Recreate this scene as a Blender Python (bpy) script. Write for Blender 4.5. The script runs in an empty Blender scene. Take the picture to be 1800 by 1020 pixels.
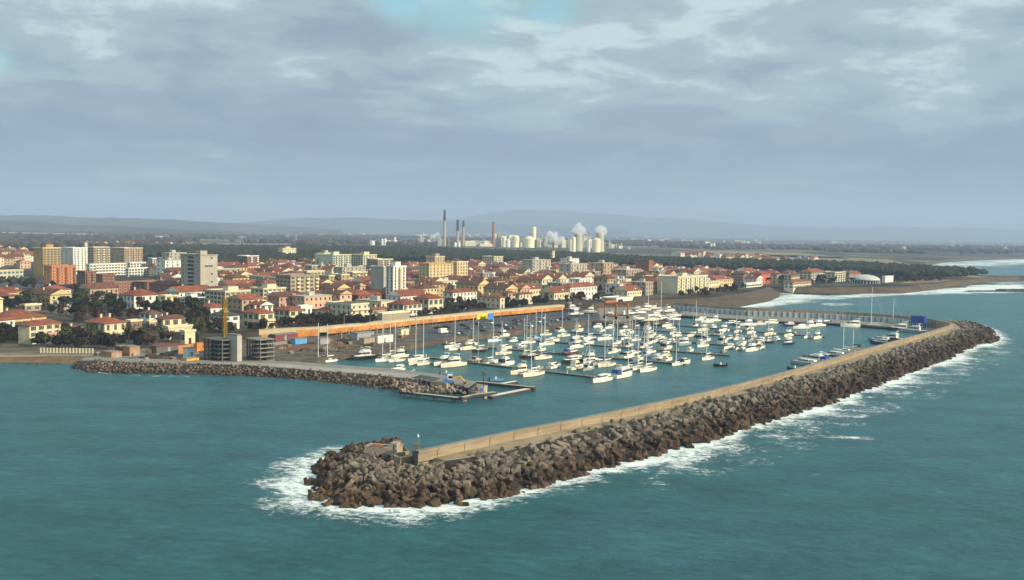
import bpy, math, random
from mathutils import Vector, Matrix, noise
random.seed(7)
S = bpy.context.scene
COL = S.collection
# ---------------------------------------------------------------- camera
F = 1700.0; CX = 900.0; CY = 510.0; HC = 50.0
ROLL = math.radians(.9); PITCH = math.atan(105/1700)
_c, _s = math.cos(PITCH), math.sin(PITCH)
FW = Vector((0, _c, -_s)); U0 = Vector((0, _s, _c)); R0 = Vector((1, 0, 0))
RR = R0*math.cos(ROLL)+U0*math.sin(ROLL); UU = -R0*math.sin(ROLL)+U0*math.cos(ROLL)
cam = bpy.data.cameras.new('camera'); camo = bpy.data.objects.new('camera', cam); COL.objects.link(camo)
cam.sensor_width = 36; cam.lens = 36*F/1800; cam.clip_start = 1; cam.clip_end = 90000
M = Matrix.Identity(4)
for i in range(3):
    M[i][0] = RR[i]; M[i][1] = UU[i]; M[i][2] = -FW[i]
M[2][3] = HC
camo.matrix_world = M
S.camera = camo
# ---------------------------------------------------------------- world, sun, exposure
SUN_DIR = Vector((.86, -.50, .42)).normalized()
W = bpy.data.worlds.new('World'); S.world = W; W.use_nodes = True
def world():
    nt = W.node_tree; N = nt.nodes; L = nt.links; N.clear()
    out = N.new('ShaderNodeOutputWorld')
    sky = N.new('ShaderNodeTexSky'); sky.sky_type = 'NISHITA'; sky.sun_disc = False
    sky.sun_elevation = math.asin(SUN_DIR.z); sky.sun_rotation = math.atan2(SUN_DIR.x, SUN_DIR.y)
    sky.air_density = 1.3; sky.dust_density = .6; sky.ozone_density = 1.5
    bs = N.new('ShaderNodeBackground'); bs.inputs[1].default_value = .10
    tint = N.new('ShaderNodeMixRGB'); tint.blend_type = 'MULTIPLY'; tint.inputs[0].default_value = 1
    tint.inputs[2].default_value = (.85, 1.15, 1.1, 1)
    L.new(sky.outputs[0], tint.inputs[1]); L.new(tint.outputs[0], bs.inputs[0])
    tc = N.new('ShaderNodeTexCoord'); sep = N.new('ShaderNodeSeparateXYZ'); L.new(tc.outputs['Generated'], sep.inputs[0])
    def math_(op, a, b=None, clamp=False):
        m = N.new('ShaderNodeMath'); m.operation = op; m.use_clamp = clamp
        for k, v in enumerate((a, b)):
            if v is None: continue
            if isinstance(v, (int, float)): m.inputs[k].default_value = v
            else: L.new(v, m.inputs[k])
        return m.outputs[0]
    z = math_('MAXIMUM', sep.outputs[2], 0.0)
    den = math_('ADD', z, .15)
    cx = math_('DIVIDE', sep.outputs[0], den); cy = math_('DIVIDE', sep.outputs[1], den)
    comb = N.new('ShaderNodeCombineXYZ'); L.new(cx, comb.inputs[0]); L.new(cy, comb.inputs[1])
    def nz(scale, detail, rough, off, dist=0.0):
        mp = N.new('ShaderNodeMapping'); mp.inputs[1].default_value = off; L.new(comb.outputs[0], mp.inputs[0])
        n = N.new('ShaderNodeTexNoise'); n.inputs['Scale'].default_value = scale; n.inputs['Detail'].default_value = detail
        n.inputs['Roughness'].default_value = rough; n.inputs['Distortion'].default_value = dist
        L.new(mp.outputs[0], n.inputs[0]); return n.outputs[0]
    n1 = nz(1.0, 7, .55, (3.1, 1.7, 0), .3); n2 = nz(.62, 7, .50, (7.3, 4.4, 2), .35); n3 = nz(3.0, 8, .6, (1.3, 9.4, 5), .3)
    # cloud base: thin and bright towards the zenith, thick lavender grey lower down
    thin = math_('MULTIPLY', z, 2.5, True)
    v = math_('ADD', math_('MULTIPLY', math_('SUBTRACT', n2, .5), 2.3), math_('MULTIPLY', math_('SUBTRACT', n3, .5), 1.25))
    b = math_('ADD', v, math_('ADD', thin, .24), True)
    cr = N.new('ShaderNodeValToRGB'); L.new(b, cr.inputs[0]); cr.color_ramp.interpolation = 'EASE'
    e = cr.color_ramp.elements
    e[0].position = 0.0; e[0].color = (.138, .180, .268, 1)
    e[1].position = 1.0; e[1].color = (.45, .56, .56, 1)
    for p_, c_ in ((.30, (.160, .214, .300)), (.55, (.208, .275, .338)), (.80, (.285, .375, .405))):
        k = e.new(p_); k.color = (*c_, 1)
    bc = N.new('ShaderNodeBackground'); L.new(cr.outputs[0], bc.inputs[0]); bc.inputs[1].default_value = 1.0
    # two torn gaps of blue sky, high up
    tot = None
    for (gu, gv, rad) in ((830, -40, .08), (965, 15, .035), (-130, 90, .05), (710, -5, .035)):
        d = (FW+(gu-CX)/F*RR+(CY-gv)/F*UU).normalized()
        vm = N.new('ShaderNodeVectorMath'); vm.operation = 'DISTANCE'; vm.inputs[1].default_value = d; L.new(tc.outputs['Generated'], vm.inputs[0])
        s_ = math_('SUBTRACT', 1.0, math_('DIVIDE', vm.outputs['Value'], rad*1.5), True)
        tot = s_ if tot is None else math_('MAXIMUM', tot, s_)
    g = math_('SUBTRACT', math_('ADD', n1, math_('MULTIPLY', math_('SUBTRACT', n3, .5), .4)), math_('MULTIPLY', tot, .50))
    gr = N.new('ShaderNodeMapRange'); gr.inputs[1].default_value = .05; gr.inputs[2].default_value = .45
    gr.interpolation_type = 'SMOOTHSTEP'; L.new(g, gr.inputs[0])
    mx = N.new('ShaderNodeMixShader'); L.new(gr.outputs[0], mx.inputs[0]); L.new(bs.outputs[0], mx.inputs[1]); L.new(bc.outputs[0], mx.inputs[2])
    L.new(mx.outputs[0], out.inputs[0])
world()
sl = bpy.data.lights.new('sun', 'SUN'); so = bpy.data.objects.new('sun', sl); COL.objects.link(so)
sl.energy = 4.6; sl.angle = math.radians(.6); sl.color = (1, .86, .62)
so.rotation_euler = SUN_DIR.to_track_quat('Z', 'Y').to_euler()
S.view_settings.view_transform = 'Standard'; S.view_settings.look = 'None'
S.view_settings.exposure = 0.48; S.view_settings.gamma = 1
S.cycles.volume_bounces = 6; S.cycles.max_bounces = 8; S.cycles.diffuse_bounces = 2; S.cycles.glossy_bounces = 2
S.cycles.transparent_max_bounces = 12; S.cycles.use_denoising = True

# ---------------------------------------------------------------- helpers
def P(u, v, z=0.0):
    a = (u-CX)/F; b = (CY-v)/F
    d = FW+a*RR+b*UU; t = (z-HC)/d.z
    return Vector((d.x*t, d.y*t, z))
def Q(p):
    d = Vector((p[0], p[1], p[2]-HC)); f = d.dot(FW)
    return CX+F*d.dot(RR)/f, CY-F*d.dot(UU)/f
A0 = math.radians(52)
UV_ = Vector((math.cos(A0), math.sin(A0), 0)); WV = Vector((-math.sin(A0), math.cos(A0), 0))

def mat(name, col, rough=.8, var=.12, scale=.6, rnd=0.0, col2=None, spec=.3, metal=0, bump=0, alpha=None, stretch=None, detail=4):
    m = bpy.data.materials.get(name)
    if m: return m
    m = bpy.data.materials.new(name); m.use_nodes = True
    nt = m.node_tree; N = nt.nodes; L = nt.links; b = N['Principled BSDF']
    b.inputs['Roughness'].default_value = rough; b.inputs['Metallic'].default_value = metal
    b.inputs['Specular IOR Level'].default_value = spec
    tc = N.new('ShaderNodeTexCoord'); n = N.new('ShaderNodeTexNoise')
    n.inputs['Scale'].default_value = scale; n.inputs['Detail'].default_value = detail; n.inputs['Roughness'].default_value = .6
    src = tc.outputs['Object']
    if stretch:
        mp = N.new('ShaderNodeMapping'); mp.inputs[3].default_value = stretch; L.new(src, mp.inputs[0]); src = mp.outputs[0]
    L.new(src, n.inputs[0])
    cr = N.new('ShaderNodeValToRGB'); L.new(n.outputs[0], cr.inputs[0])
    c2 = col2 if col2 else tuple(c*(1+var) for c in col)
    c1 = col if col2 else tuple(c*(1-var) for c in col)
    cr.color_ramp.elements[0].position = .35; cr.color_ramp.elements[1].position = .65
    cr.color_ramp.elements[0].color = (*c1, 1); cr.color_ramp.elements[1].color = (*c2, 1)
    res = cr.outputs[0]
    if rnd:
        oi = N.new('ShaderNodeObjectInfo'); mr = N.new('ShaderNodeMapRange')
        mr.inputs[3].default_value = 1-rnd; mr.inputs[4].default_value = 1+rnd; L.new(oi.outputs['Random'], mr.inputs[0])
        mu = N.new('ShaderNodeMixRGB'); mu.blend_type = 'MULTIPLY'; mu.inputs[0].default_value = 1
        L.new(res, mu.inputs[1]); L.new(mr.outputs[0], mu.inputs[2]); res = mu.outputs[0]
    L.new(res, b.inputs['Base Color'])
    if bump:
        bp = N.new('ShaderNodeBump'); bp.inputs['Strength'].default_value = bump; bp.inputs['Distance'].default_value = .3
        L.new(n.outputs[0], bp.inputs['Height']); L.new(bp.outputs[0], b.inputs['Normal'])
    return m

class MB:
    def __init__(s): s.v = []; s.f = []; s.m = []
    def add(s, vs, fs, mi=0):
        o = len(s.v); s.v += [tuple(v) for v in vs]; s.f += [tuple(i+o for i in f) for f in fs]; s.m += [mi]*len(fs)
    def box(s, a, b, mi=0, sk=(0, 0)):
        x0, y0, z0 = a; x1, y1, z1 = b
        s.add([(x0, y0, z0), (x1, y0, z0), (x1, y1, z0), (x0, y1, z0), (x0, y0, z1), (x1, y0, z1), (x1, y1, z1), (x0, y1, z1)],
              [(3, 2, 1, 0), (4, 5, 6, 7), (0, 1, 5, 4), (1, 2, 6, 5), (2, 3, 7, 6), (3, 0, 4, 7)], mi)
    def bar(s, a, b, r, mi=0, n=4, r2=None):
        a = Vector(a); b = Vector(b); d = (b-a).normalized(); r2 = r if r2 is None else r2
        x = d.orthogonal().normalized(); y = d.cross(x)
        vs = []
        for p, q in ((a, r), (b, r2)):
            for k in range(n):
                t = 2*math.pi*k/n+.785; vs.append(p+x*math.cos(t)*q+y*math.sin(t)*q)
        fs = [(k, (k+1) % n, n+(k+1) % n, n+k) for k in range(n)]+[tuple(range(n-1, -1, -1)), tuple(range(n, 2*n))]
        s.add(vs, fs, mi)
    def lathe(s, prof, n=16, mi=0, c=(0, 0)):
        vs = []
        for r, z in prof:
            for k in range(n):
                t = 2*math.pi*k/n; vs.append((c[0]+r*math.cos(t), c[1]+r*math.sin(t), z))
        fs = []
        for j in range(len(prof)-1):
            for k in range(n):
                fs.append((j*n+k, j*n+(k+1) % n, (j+1)*n+(k+1) % n, (j+1)*n+k))
        fs.append(tuple((len(prof)-1)*n+k for k in range(n))); fs.append(tuple(range(n-1, -1, -1)))
        s.add(vs, fs, mi)
    def mesh(s, name, mats, smooth=False):
        me = bpy.data.meshes.new(name); me.from_pydata(s.v, [], s.f)
        for m in (mats if isinstance(mats, (list, tuple)) else [mats]): me.materials.append(m)
        if any(s.m): me.polygons.foreach_set('material_index', s.m)
        if smooth: me.polygons.foreach_set('use_smooth', [True]*len(s.f))
        me.update(); return me
    def build(s, name, mats, parent=None, smooth=False, **k):
        return ob(name, s.mesh(name, mats, smooth), parent, **k)
def ob(name, me, parent=None, loc=None, rz=None, label=None, cat=None, group=None, kind=None):
    o = bpy.data.objects.new(name, me); COL.objects.link(o)
    if parent: o.parent = parent
    if loc is not None: o.location = loc
    if rz is not None: o.rotation_euler = (0, 0, rz)
    tag(o, label, cat, group, kind); return o
def tag(o, label=None, cat=None, group=None, kind=None):
    if label: o['label'] = label
    if cat: o['category'] = cat
    if group: o['group'] = group
    if kind: o['kind'] = kind
def empty(name, loc, rz=0, label=None, cat=None, group=None):
    return ob(name, None, None, loc, rz, label, cat, group)
def dup(o, parent=None, loc=None, rz=None, scale=None):
    c = o.copy(); COL.objects.link(c); c.parent = parent
    if loc is not None: c.location = loc
    if rz is not None: c.rotation_euler = (0, 0, rz)
    if scale is not None: c.scale = (scale,)*3
    for ch in KIDS.get(o.name, ()): d = dup(ch, c); 
    return c
KIDS = {}
def kids(o, *ch):
    KIDS.setdefault(o.name, []).extend(ch)
ONES = 'zeroth first second third fourth fifth sixth seventh eighth ninth tenth eleventh twelfth thirteenth fourteenth fifteenth sixteenth seventeenth eighteenth nineteenth'.split()
TENS = {20: 'twent', 30: 'thirt', 40: 'fort', 50: 'fift', 60: 'sixt', 70: 'sevent', 80: 'eight', 90: 'ninet'}
def nth(n):
    if n < 20: return ONES[n]
    if n < 100: return TENS[n//10*10]+('ieth' if n % 10 == 0 else 'y-'+ONES[n % 10])
    return 'hundred and '+nth(n-100)
def inpoly(x, y, poly):
    r = False; j = len(poly)-1
    for i in range(len(poly)):
        xi, yi = poly[i]; xj, yj = poly[j]
        if (yi > y) != (yj > y) and x < (xj-xi)*(y-yi)/(yj-yi)+xi: r = not r
        j = i
    return r
def resample(pts, step):
    out = [pts[0].copy()]; acc = 0
    for a, b in zip(pts, pts[1:]):
        L = (b-a).length
        n = max(1, int(round(L/step)))
        for k in range(1, n+1): out.append(a.lerp(b, k/n))
    return out
# ================================================================ SETTING
def xy(p): return Vector((p[0], p[1]))
def sea():
    m = bpy.data.materials.new('sea_water'); m.use_nodes = True; nt = m.node_tree; N = nt.nodes; L = nt.links; b = N['Principled BSDF']
    tc = N.new('ShaderNodeTexCoord')
    def nz(scale, detail, rough, st=(1, 1, 1), rot=0, dist=0):
        mp = N.new('ShaderNodeMapping'); mp.inputs[3].default_value = st; mp.inputs[2].default_value = (0, 0, rot); L.new(tc.outputs['Object'], mp.inputs[0])
        n = N.new('ShaderNodeTexNoise'); n.inputs['Scale'].default_value = scale; n.inputs['Detail'].default_value = detail; n.inputs['Roughness'].default_value = rough
        n.inputs['Distortion'].default_value = dist
        L.new(mp.outputs[0], n.inputs[0]); return n.outputs[0]
    big = nz(.008, 5, .55, (1, 1.6, 1), .3, .4); sm = nz(.30, 7, .78, (1, 1.7, 1), .25, .5); md = nz(.05, 5, .65, (1, 1.8, 1), .35)
    cr = N.new('ShaderNodeValToRGB'); L.new(big, cr.inputs[0]); e = cr.color_ramp.elements
    e[0].position = .36; e[0].color = (.015, .115, .122, 1); e[1].position = .66; e[1].color = (.030, .132, .176, 1)
    k = e.new(.5); k.color = (.020, .124, .150, 1)
    mixm = N.new('ShaderNodeMixRGB'); mixm.blend_type = 'MULTIPLY'; mixm.inputs[0].default_value = 1
    ad = N.new('ShaderNodeMath'); ad.operation = 'ADD'; L.new(sm, ad.inputs[0]); L.new(md, ad.inputs[1])
    mr = N.new('ShaderNodeMapRange'); mr.inputs[1].default_value = .7; mr.inputs[2].default_value = 1.3; mr.inputs[3].default_value = .58; mr.inputs[4].default_value = 1.42
    L.new(ad.outputs[0], mr.inputs[0]); L.new(cr.outputs[0], mixm.inputs[1]); L.new(mr.outputs[0], mixm.inputs[2])
    L.new(mixm.outputs[0], b.inputs['Base Color'])
    b.inputs['Roughness'].default_value = .32; b.inputs['IOR'].default_value = 1.33; b.inputs['Specular IOR Level'].default_value = .42
    bp = N.new('ShaderNodeBump'); bp.inputs['Strength'].default_value = 1.0; bp.inputs['Distance'].default_value = 1.1
    L.new(ad.outputs[0], bp.inputs['Height']); L.new(bp.outputs[0], b.inputs['Normal'])
    mb = MB(); mb.add([(-45000, -400, 0), (45000, -400, 0), (45000, 60000, 0), (-45000, 60000, 0)], [(0, 1, 2, 3)])
    mb.build('sea', m, kind='structure', label='teal green sea ruffled by small waves around the harbour')
sea()

def geo_ground():
    m = bpy.data.materials.new('land_soil'); m.use_nodes = True; nt = m.node_tree; N = nt.nodes; L = nt.links; b = N['Principled BSDF']
    b.inputs['Roughness'].default_value = .95; b.inputs['Specular IOR Level'].default_value = .1
    tc = N.new('ShaderNodeTexCoord')
    v = N.new('ShaderNodeTexVoronoi'); v.inputs['Scale'].default_value = .0042; mp = N.new('ShaderNodeMapping'); mp.inputs[3].default_value = (1, .55, 1)
    n0 = N.new('ShaderNodeTexNoise'); n0.inputs['Scale'].default_value = .01; n0.inputs['Detail'].default_value = 3
    mxv = N.new('ShaderNodeMixRGB'); mxv.blend_type = 'ADD'; mxv.inputs[0].default_value = 1
    sc = N.new('ShaderNodeVectorMath'); sc.operation = 'SCALE'; sc.inputs[3].default_value = 90
    L.new(tc.outputs['Object'], n0.inputs[0]); L.new(n0.outputs[1], sc.inputs[0]); L.new(tc.outputs['Object'], mxv.inputs[1]); L.new(sc.outputs[0], mxv.inputs[2])
    L.new(mxv.outputs[0], mp.inputs[0]); L.new(mp.outputs[0], v.inputs[0])
    sp = N.new('ShaderNodeSeparateColor'); L.new(v.outputs['Color'], sp.inputs[0])
    cr = N.new('ShaderNodeValToRGB'); L.new(sp.outputs[0], cr.inputs[0]); e = cr.color_ramp.elements
    cr.color_ramp.interpolation = 'CONSTANT'
    e[0].position = 0; e[0].color = (.075, .07, .05, 1); e[1].position = .22; e[1].color = (.15, .105, .08, 1)
    for p_, c_ in ((.4, (.06, .06, .04)), (.6, (.18, .13, .095)), (.72, (.11, .10, .06)), (.88, (.26, .20, .14))):
        k = e.new(p_); k.color = (*c_, 1)
    n2 = N.new('ShaderNodeTexNoise'); n2.inputs['Scale'].default_value = .0016; n2.inputs['Detail'].default_value = 9; n2.inputs['Roughness'].default_value = .62
    L.new(tc.outputs['Object'], n2.inputs[0])
    c2 = N.new('ShaderNodeValToRGB'); L.new(n2.outputs[0], c2.inputs[0]); c2.color_ramp.elements[0].position = .5; c2.color_ramp.elements[1].position = .62
    mx = N.new('ShaderNodeMixRGB'); L.new(c2.outputs[0], mx.inputs[0]); L.new(cr.outputs[0], mx.inputs[1]); mx.inputs[2].default_value = (.03, .036, .024, 1)
    # streets and gardens close by: grey tan and dark green blotches
    n3 = N.new('ShaderNodeTexNoise'); n3.inputs['Scale'].default_value = .03; n3.inputs['Detail'].default_value = 6; L.new(tc.outputs['Object'], n3.inputs[0])
    c3 = N.new('ShaderNodeValToRGB'); L.new(n3.outputs[0], c3.inputs[0]); e = c3.color_ramp.elements
    e[0].position = .42; e[0].color = (.035, .03, .02, 1); e[1].position = .6; e[1].color = (.11, .09, .075, 1)
    sy = N.new('ShaderNodeSeparateXYZ'); L.new(tc.outputs['Object'], sy.inputs[0])
    r = N.new('ShaderNodeMapRange'); r.inputs[1].default_value = 1200; r.inputs[2].default_value = 1700; L.new(sy.outputs[1], r.inputs[0])
    m2 = N.new('ShaderNodeMixRGB'); L.new(r.outputs[0], m2.inputs[0]); L.new(c3.outputs[0], m2.inputs[1]); L.new(mx.outputs[0], m2.inputs[2])
    L.new(m2.outputs[0], b.inputs['Base Color'])
    return m
M_LAND = geo_ground()
M_SAND = mat('beach_sand', (.12, .082, .052), .95, .2, .12, col2=(.065, .048, .034), detail=8)
M_DUNE = mat('dune_sand', (.30, .22, .13), .95, .2, .02, col2=(.18, .14, .08), detail=8)
ZT = 5.0
coast = [(-700, 576, 0), (-300, 580, 1), (0, 585, 1), (120, 586, 1), (200, 583, 1), (290, 583, 1), (350, 588, 1), (455, 583, 1), (572, 578, 1), (720, 563, 1), (860, 549.5, 1), (990, 538, 1), (1040, 534, 1),
         (1190, 526, 10), (1245, 524, 30), (1300, 516, 28), (1335, 510, 20), (1352, 504, 14), (1420, 506, 10), (1500, 505.5, 4), (1576, 506, 6), (1640, 499, 8), (1690, 492.5, 8), (1740, 487.5, 6), (1790, 486, 4), (1830, 485.5, 4), (1790, 485, 4), (1740, 484.3, 4), (1700, 482.3, 5), (1650, 478.3, 6), (1620, 472, 8), (1612, 466, 10), (1640, 458, 12), (1700, 454, 12), (1800, 451.5, 12), (2300, 458, 16)]
CP = [xy(P(a, b_, ZT)) for a, b_, _ in coast]
def land():
    far = [Vector((26000, 9000)), Vector((30000, 40000)), Vector((-40000, 40000)), Vector((-14000, 800))]
    poly = CP+far
    mb = MB(); mb.add([(p.x, p.y, ZT) for p in poly], [tuple(range(len(poly)))])
    o = mb.build('town_ground', M_LAND, kind='structure', label='low flat coastal plain under the town and its fields')
    # sloping beaches and vertical edges
    for mode, mt, nm, lab in ((0, M_LAND, 'shore_edge', 'earth edge of the town above the harbour'), (1, M_SAND, 'beach', 'brown sandy beach sloping into the sea')):
        sk = MB()
        n = len(CP)
        offs = []
        for i in range(n):
            a = CP[max(0, i-1)]; c = CP[min(n-1, i+1)]; d = (c-a).normalized(); nr = Vector((d.y, -d.x))
            offs.append(CP[i]+nr*coast[i][2])
        for i in range(n-1):
            beach = coast[i][2] > 5 or coast[i+1][2] > 5
            if beach != bool(mode): continue
            K = 6
            for k in range(K):
                t0, t1 = k/K, (k+1)/K
                zf = lambda t: ZT-.004+(-1.2-ZT)*t
                def pt(j, t):
                    q = CP[j].lerp(offs[j], t); w = noise.noise(Vector((q.x*.03, q.y*.03, t*2)))*.06*coast[j][2]
                    return (q.x+w, q.y+w, zf(t))
                sk.add([pt(i, t0), pt(i, t1), pt(i+1, t1), pt(i+1, t0)], [(0, 1, 2, 3)])
        sk.build(nm, mt, kind='structure', label=lab)
land()
def sheet(name, pts, z, m, label, down=None):
    mb = MB(); q = [P(a, b_, z) for a, b_ in pts]; n = len(q)
    mb.add(q, [tuple(range(n))])
    if down is not None:
        lo = [(p.x, p.y, down) for p in q]
        mb.add(list(q)+lo, [(i, n+i, n+(i+1) % n, (i+1) % n) for i in range(n)])
    return mb.build(name, m, kind='structure', label=label)
M_YARD = mat('yard_gravel', (.15, .115, .085), .95, .2, .16, col2=(.055, .045, .038), detail=8)
M_ASPH = mat('asphalt', (.045, .05, .062), .8, .2, .1, col2=(.075, .08, .092), detail=7)
M_CONC = mat('concrete', (.27, .255, .225), .85, .14, .35, col2=(.20, .185, .16), detail=7, bump=.1)
M_CONCD = mat('dark_concrete', (.12, .115, .11), .85, .14, .35, detail=7)
M_TAN = mat('weathered_tan_concrete', (.36, .29, .19), .85, .14, .25, col2=(.25, .19, .12), detail=8, stretch=(1, 1, 2.5))
M_STRAW = mat('dry_grass', (.20, .16, .07), .95, .2, .08, col2=(.10, .09, .05))
sheet('harbour_yard', [(160, 627.5), (150, 575), (290, 575), (345, 580), (455, 580), (572, 574), (720, 560), (860, 546), (990, 535), (1040, 530), (1180, 524), (1232, 529), (1214, 541), (1190, 551),
      (1176, 563), (1130, 566), (1098, 570), (1056, 567), (1040, 566), (860, 588), (800, 594), (727, 606), (655, 619), (598, 624), (560, 631), (520, 636), (440, 640), (300, 640), (150, 635)], 2.0, M_YARD, 'gravel yard between the town wall and the marina', -1)
sheet('car_park', [(742, 577), (860, 562), (985, 547), (1046, 546), (1050, 560), (860, 582), (742, 599)], 2.006, M_ASPH, 'dark asphalt car park beside the marina')
sheet('slipway', [(1050, 540), (1180, 540), (1176, 552), (1100, 566), (1056, 563)], 2.012, M_CONC, 'pale concrete apron of the boatyard')
sheet('dirt_track', [(440, 622), (560, 615), (640, 603), (600, 601), (520, 607), (440, 612)], 2.012, mat('red_earth', (.17, .08, .05), .95, .2, .1), 'reddish brown dug earth in the yard')
sheet('sandy_lot', [(163, 628), (180, 631), (230, 628), (300, 622), (290, 612), (200, 616)], 2.018, M_CONC, 'grey cleared lot beside the beach')
sheet('dune_field', [(1200, 452), (1450, 464), (1600, 477), (1660, 481), (1604, 466), (1560, 456), (1400, 449), (1250, 446)], ZT+.01, M_DUNE, 'tan dune field behind the pine wood')
sheet('dune_spit', [(1578, 498), (1640, 497), (1690, 491), (1740, 486.5), (1700, 484), (1620, 490)], ZT+.012, M_DUNE, 'bare tan ground on the headland')
sheet('ochre_field', [(1240, 440), (1420, 446), (1500, 455), (1380, 452), (1250, 446)], ZT+.01, M_DUNE, 'ochre field beyond the red roofs')
sheet('field_strip', [(-60, 418), (140, 417), (430, 421), (620, 424), (420, 425), (150, 421)], ZT+.01, M_STRAW, 'straw coloured field far left')
sheet('town_street', [(-60, 512), (40, 508), (150, 520), (200, 531), (150, 530), (60, 522), (-60, 523)], ZT+.02, M_ASPH, 'wide grey street in the left of the town')
sheet('back_street', [(-60, 496), (80, 497), (180, 515), (140, 517), (40, 504), (-60, 503)], ZT+.025, M_ASPH, 'grey parking street behind the gardens')

sheet('promenade_ground', [(-700, 626), (-300, 625.5), (0, 625), (80, 626), (160, 627.6), (149, 575), (0, 572), (-300, 566), (-700, 560)], 2.003, mat('promenade_earth', (.16, .135, .095), .95, .2, .1, col2=(.07, .06, .042)), 'tan promenade level above the left beach')
def left_beach():
    mb = MB(); xs = [(-700, 626, 640), (-300, 625.5, 640), (0, 625, 638.5), (40, 625.5, 638), (80, 626, 639), (120, 627, 640), (170, 629, 645)]
    n = 7
    for x, a, b_ in xs:
        A, Bq = P(x, a, 2.0), P(x-3, b_, -.15)
        for k in range(n+1):
            t = k/n; q = A.lerp(Bq, t); mb.v.append((q.x, q.y, q.z+.35*math.sin(t*3.1)*math.sin(x*.05)*.3-.002))
    for i in range(len(xs)-1):
        for k in range(n): mb.f.append((i*(n+1)+k, i*(n+1)+k+1, (i+1)*(n+1)+k+1, (i+1)*(n+1)+k)); mb.m.append(0)
    mb.build('brown_beach', mat('brown_sand', (.13, .075, .04), .95, .2, .25, col2=(.20, .13, .075), detail=8), kind='structure', label='narrow brown beach at the left')
    a, b_ = P(-200, 624, 2), P(163, 626.5, 2); w = MB(); d = b_-a
    w.box((0, -.3, -.5), (d.length, .3, .55)); root = empty('beach_wall', a, math.atan2(d.y, d.x), 'low pale wall between the promenade and the brown beach', 'wall'); w.build('wall', wallm('stone'), root); w = MB(); w.box((0, -.4, .55), (d.length, .4, .7)); w.build('coping', M_CONC, root)
def hills(name, D, depth, prof, m, lab, seed):
    """ridge of hills at distance D: prof = (photo x, photo y of the crest)"""
    mb = MB(); nx = 170; ny = 14
    x0, x1 = prof[0][0], prof[-1][0]
    idx = {}
    for j in range(ny):
        t = j/(ny-1)
        for i in range(nx):
            u = x0+(x1-x0)*i/(nx-1)
            for (a, ya), (b_, yb) in zip(prof, prof[1:]):
                if a <= u <= b_: y = ya+(yb-ya)*(u-a)/(b_-a); break
            ang = math.atan((u-CX)/F)
            h = (HC+D*((405+(u-900)*math.tan(ROLL))-y)/F)
            dd = D+depth*(t-.5)*2
            sh = math.sin(math.pi*min(1, max(0, t)))**.8 if t < .95 else 0
            n = noise.fractal(Vector((u*.012+seed, t*2.3, seed)), 1, 2, 5)*.16*h+noise.noise(Vector((u*.05, t*6, seed)))*.05*h
            mb.v.append((dd*math.tan(ang), dd, max(ZT-3, ZT-3+(h+n*sh*(1 if t < .45 else .6))*sh)))
    for j in range(ny-1):
        for i in range(nx-1):
            mb.f.append((j*nx+i, j*nx+i+1, (j+1)*nx+i+1, (j+1)*nx+i)); mb.m.append(0)
    mb.build(name, m, smooth=True, kind='structure', label=lab)
M_HILL = mat('hill_scrub', (.05, .055, .035), .95, .2, .0022, col2=(.13, .10, .06), detail=10)
M_MTN = mat('mountain_forest', (.035, .045, .035), .95, .2, .0012, col2=(.07, .065, .05), detail=9)
hills('left_hills', 7000, 1300, [(-420, 384), (-100, 374), (40, 378), (160, 384), (290, 385), (380, 391), (470, 396), (600, 404)], M_HILL, 'low wooded hills beyond the viaduct', 3.3)
hills('near_rise', 4600, 600, [(-420, 396), (-60, 388), (70, 391), (130, 396), (210, 398), (330, 405), (430, 408)], M_HILL, 'scrubby rise with pale fields far left', 8.1)
hills('middle_hills', 11500, 1500, [(300, 400), (420, 392), (520, 384), (600, 382), (700, 386), (800, 388), (900, 394), (1100, 403)], M_MTN, 'faint blue hills behind the tall chimneys', 5.7)
hills('mountain', 15500, 2500, [(700, 402), (800, 385), (860, 376), (920, 370), (990, 371), (1060, 375), (1130, 383), (1210, 386), (1300, 394), (1400, 399), (1480, 400), (1600, 399), (1700, 401), (1800, 406), (1950, 409), (2400, 424)], M_MTN, 'long blue mountain on the skyline', 1.9)

# ---------------------------------------------------------------- outer breakwater
WALLZ = 6.2; LZ = 4.2
wall_px = [(735, 793), (790, 782), (850, 769.5), (900, 759), (1000, 740), (1080, 724), (1160, 707), (1240, 690), (1310, 673), (1380, 655), (1440, 638), (1500, 620), (1550, 606.5), (1600, 593), (1640, 582), (1664, 574.5)]
corner_px = [(1675, 570.5), (1672, 567.5), (1662, 565)]
arm_px = [(1640, 561), (1580, 554), (1490, 548), (1420, 545), (1314, 541), (1226, 535), (1188, 532)]
WMAIN = resample([P(a, b_, WALLZ) for a, b_ in wall_px], 4)
WCOR = [P(a, b_, WALLZ) for a, b_ in corner_px]
WARM = resample([P(a, b_, WALLZ) for a, b_ in arm_px], 4)
WALL = WMAIN+WCOR+WARM
top_px = [(775, 811), (815, 806), (900, 791), (980, 771), (1060, 751), (1130, 735), (1200, 718), (1300, 694), (1400, 668), (1500, 640), (1600, 609), (1665, 589), (1690, 580)]
foot_px = [(800, 887), (880, 874), (960, 852), (1030, 831), (1120, 807), (1190, 790), (1260, 772), (1355, 738), (1440, 716), (1488, 696), (1535, 681), (1590, 659), (1640, 641), (1690, 620), (1722, 603)]
TOPL = [xy(P(a, b_, LZ)) for a, b_ in top_px]; FOOTL = [xy(P(a, b_, 0)) for a, b_ in foot_px]
PD = Vector((math.sin(math.radians(51)), -math.cos(math.radians(51))))
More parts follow.
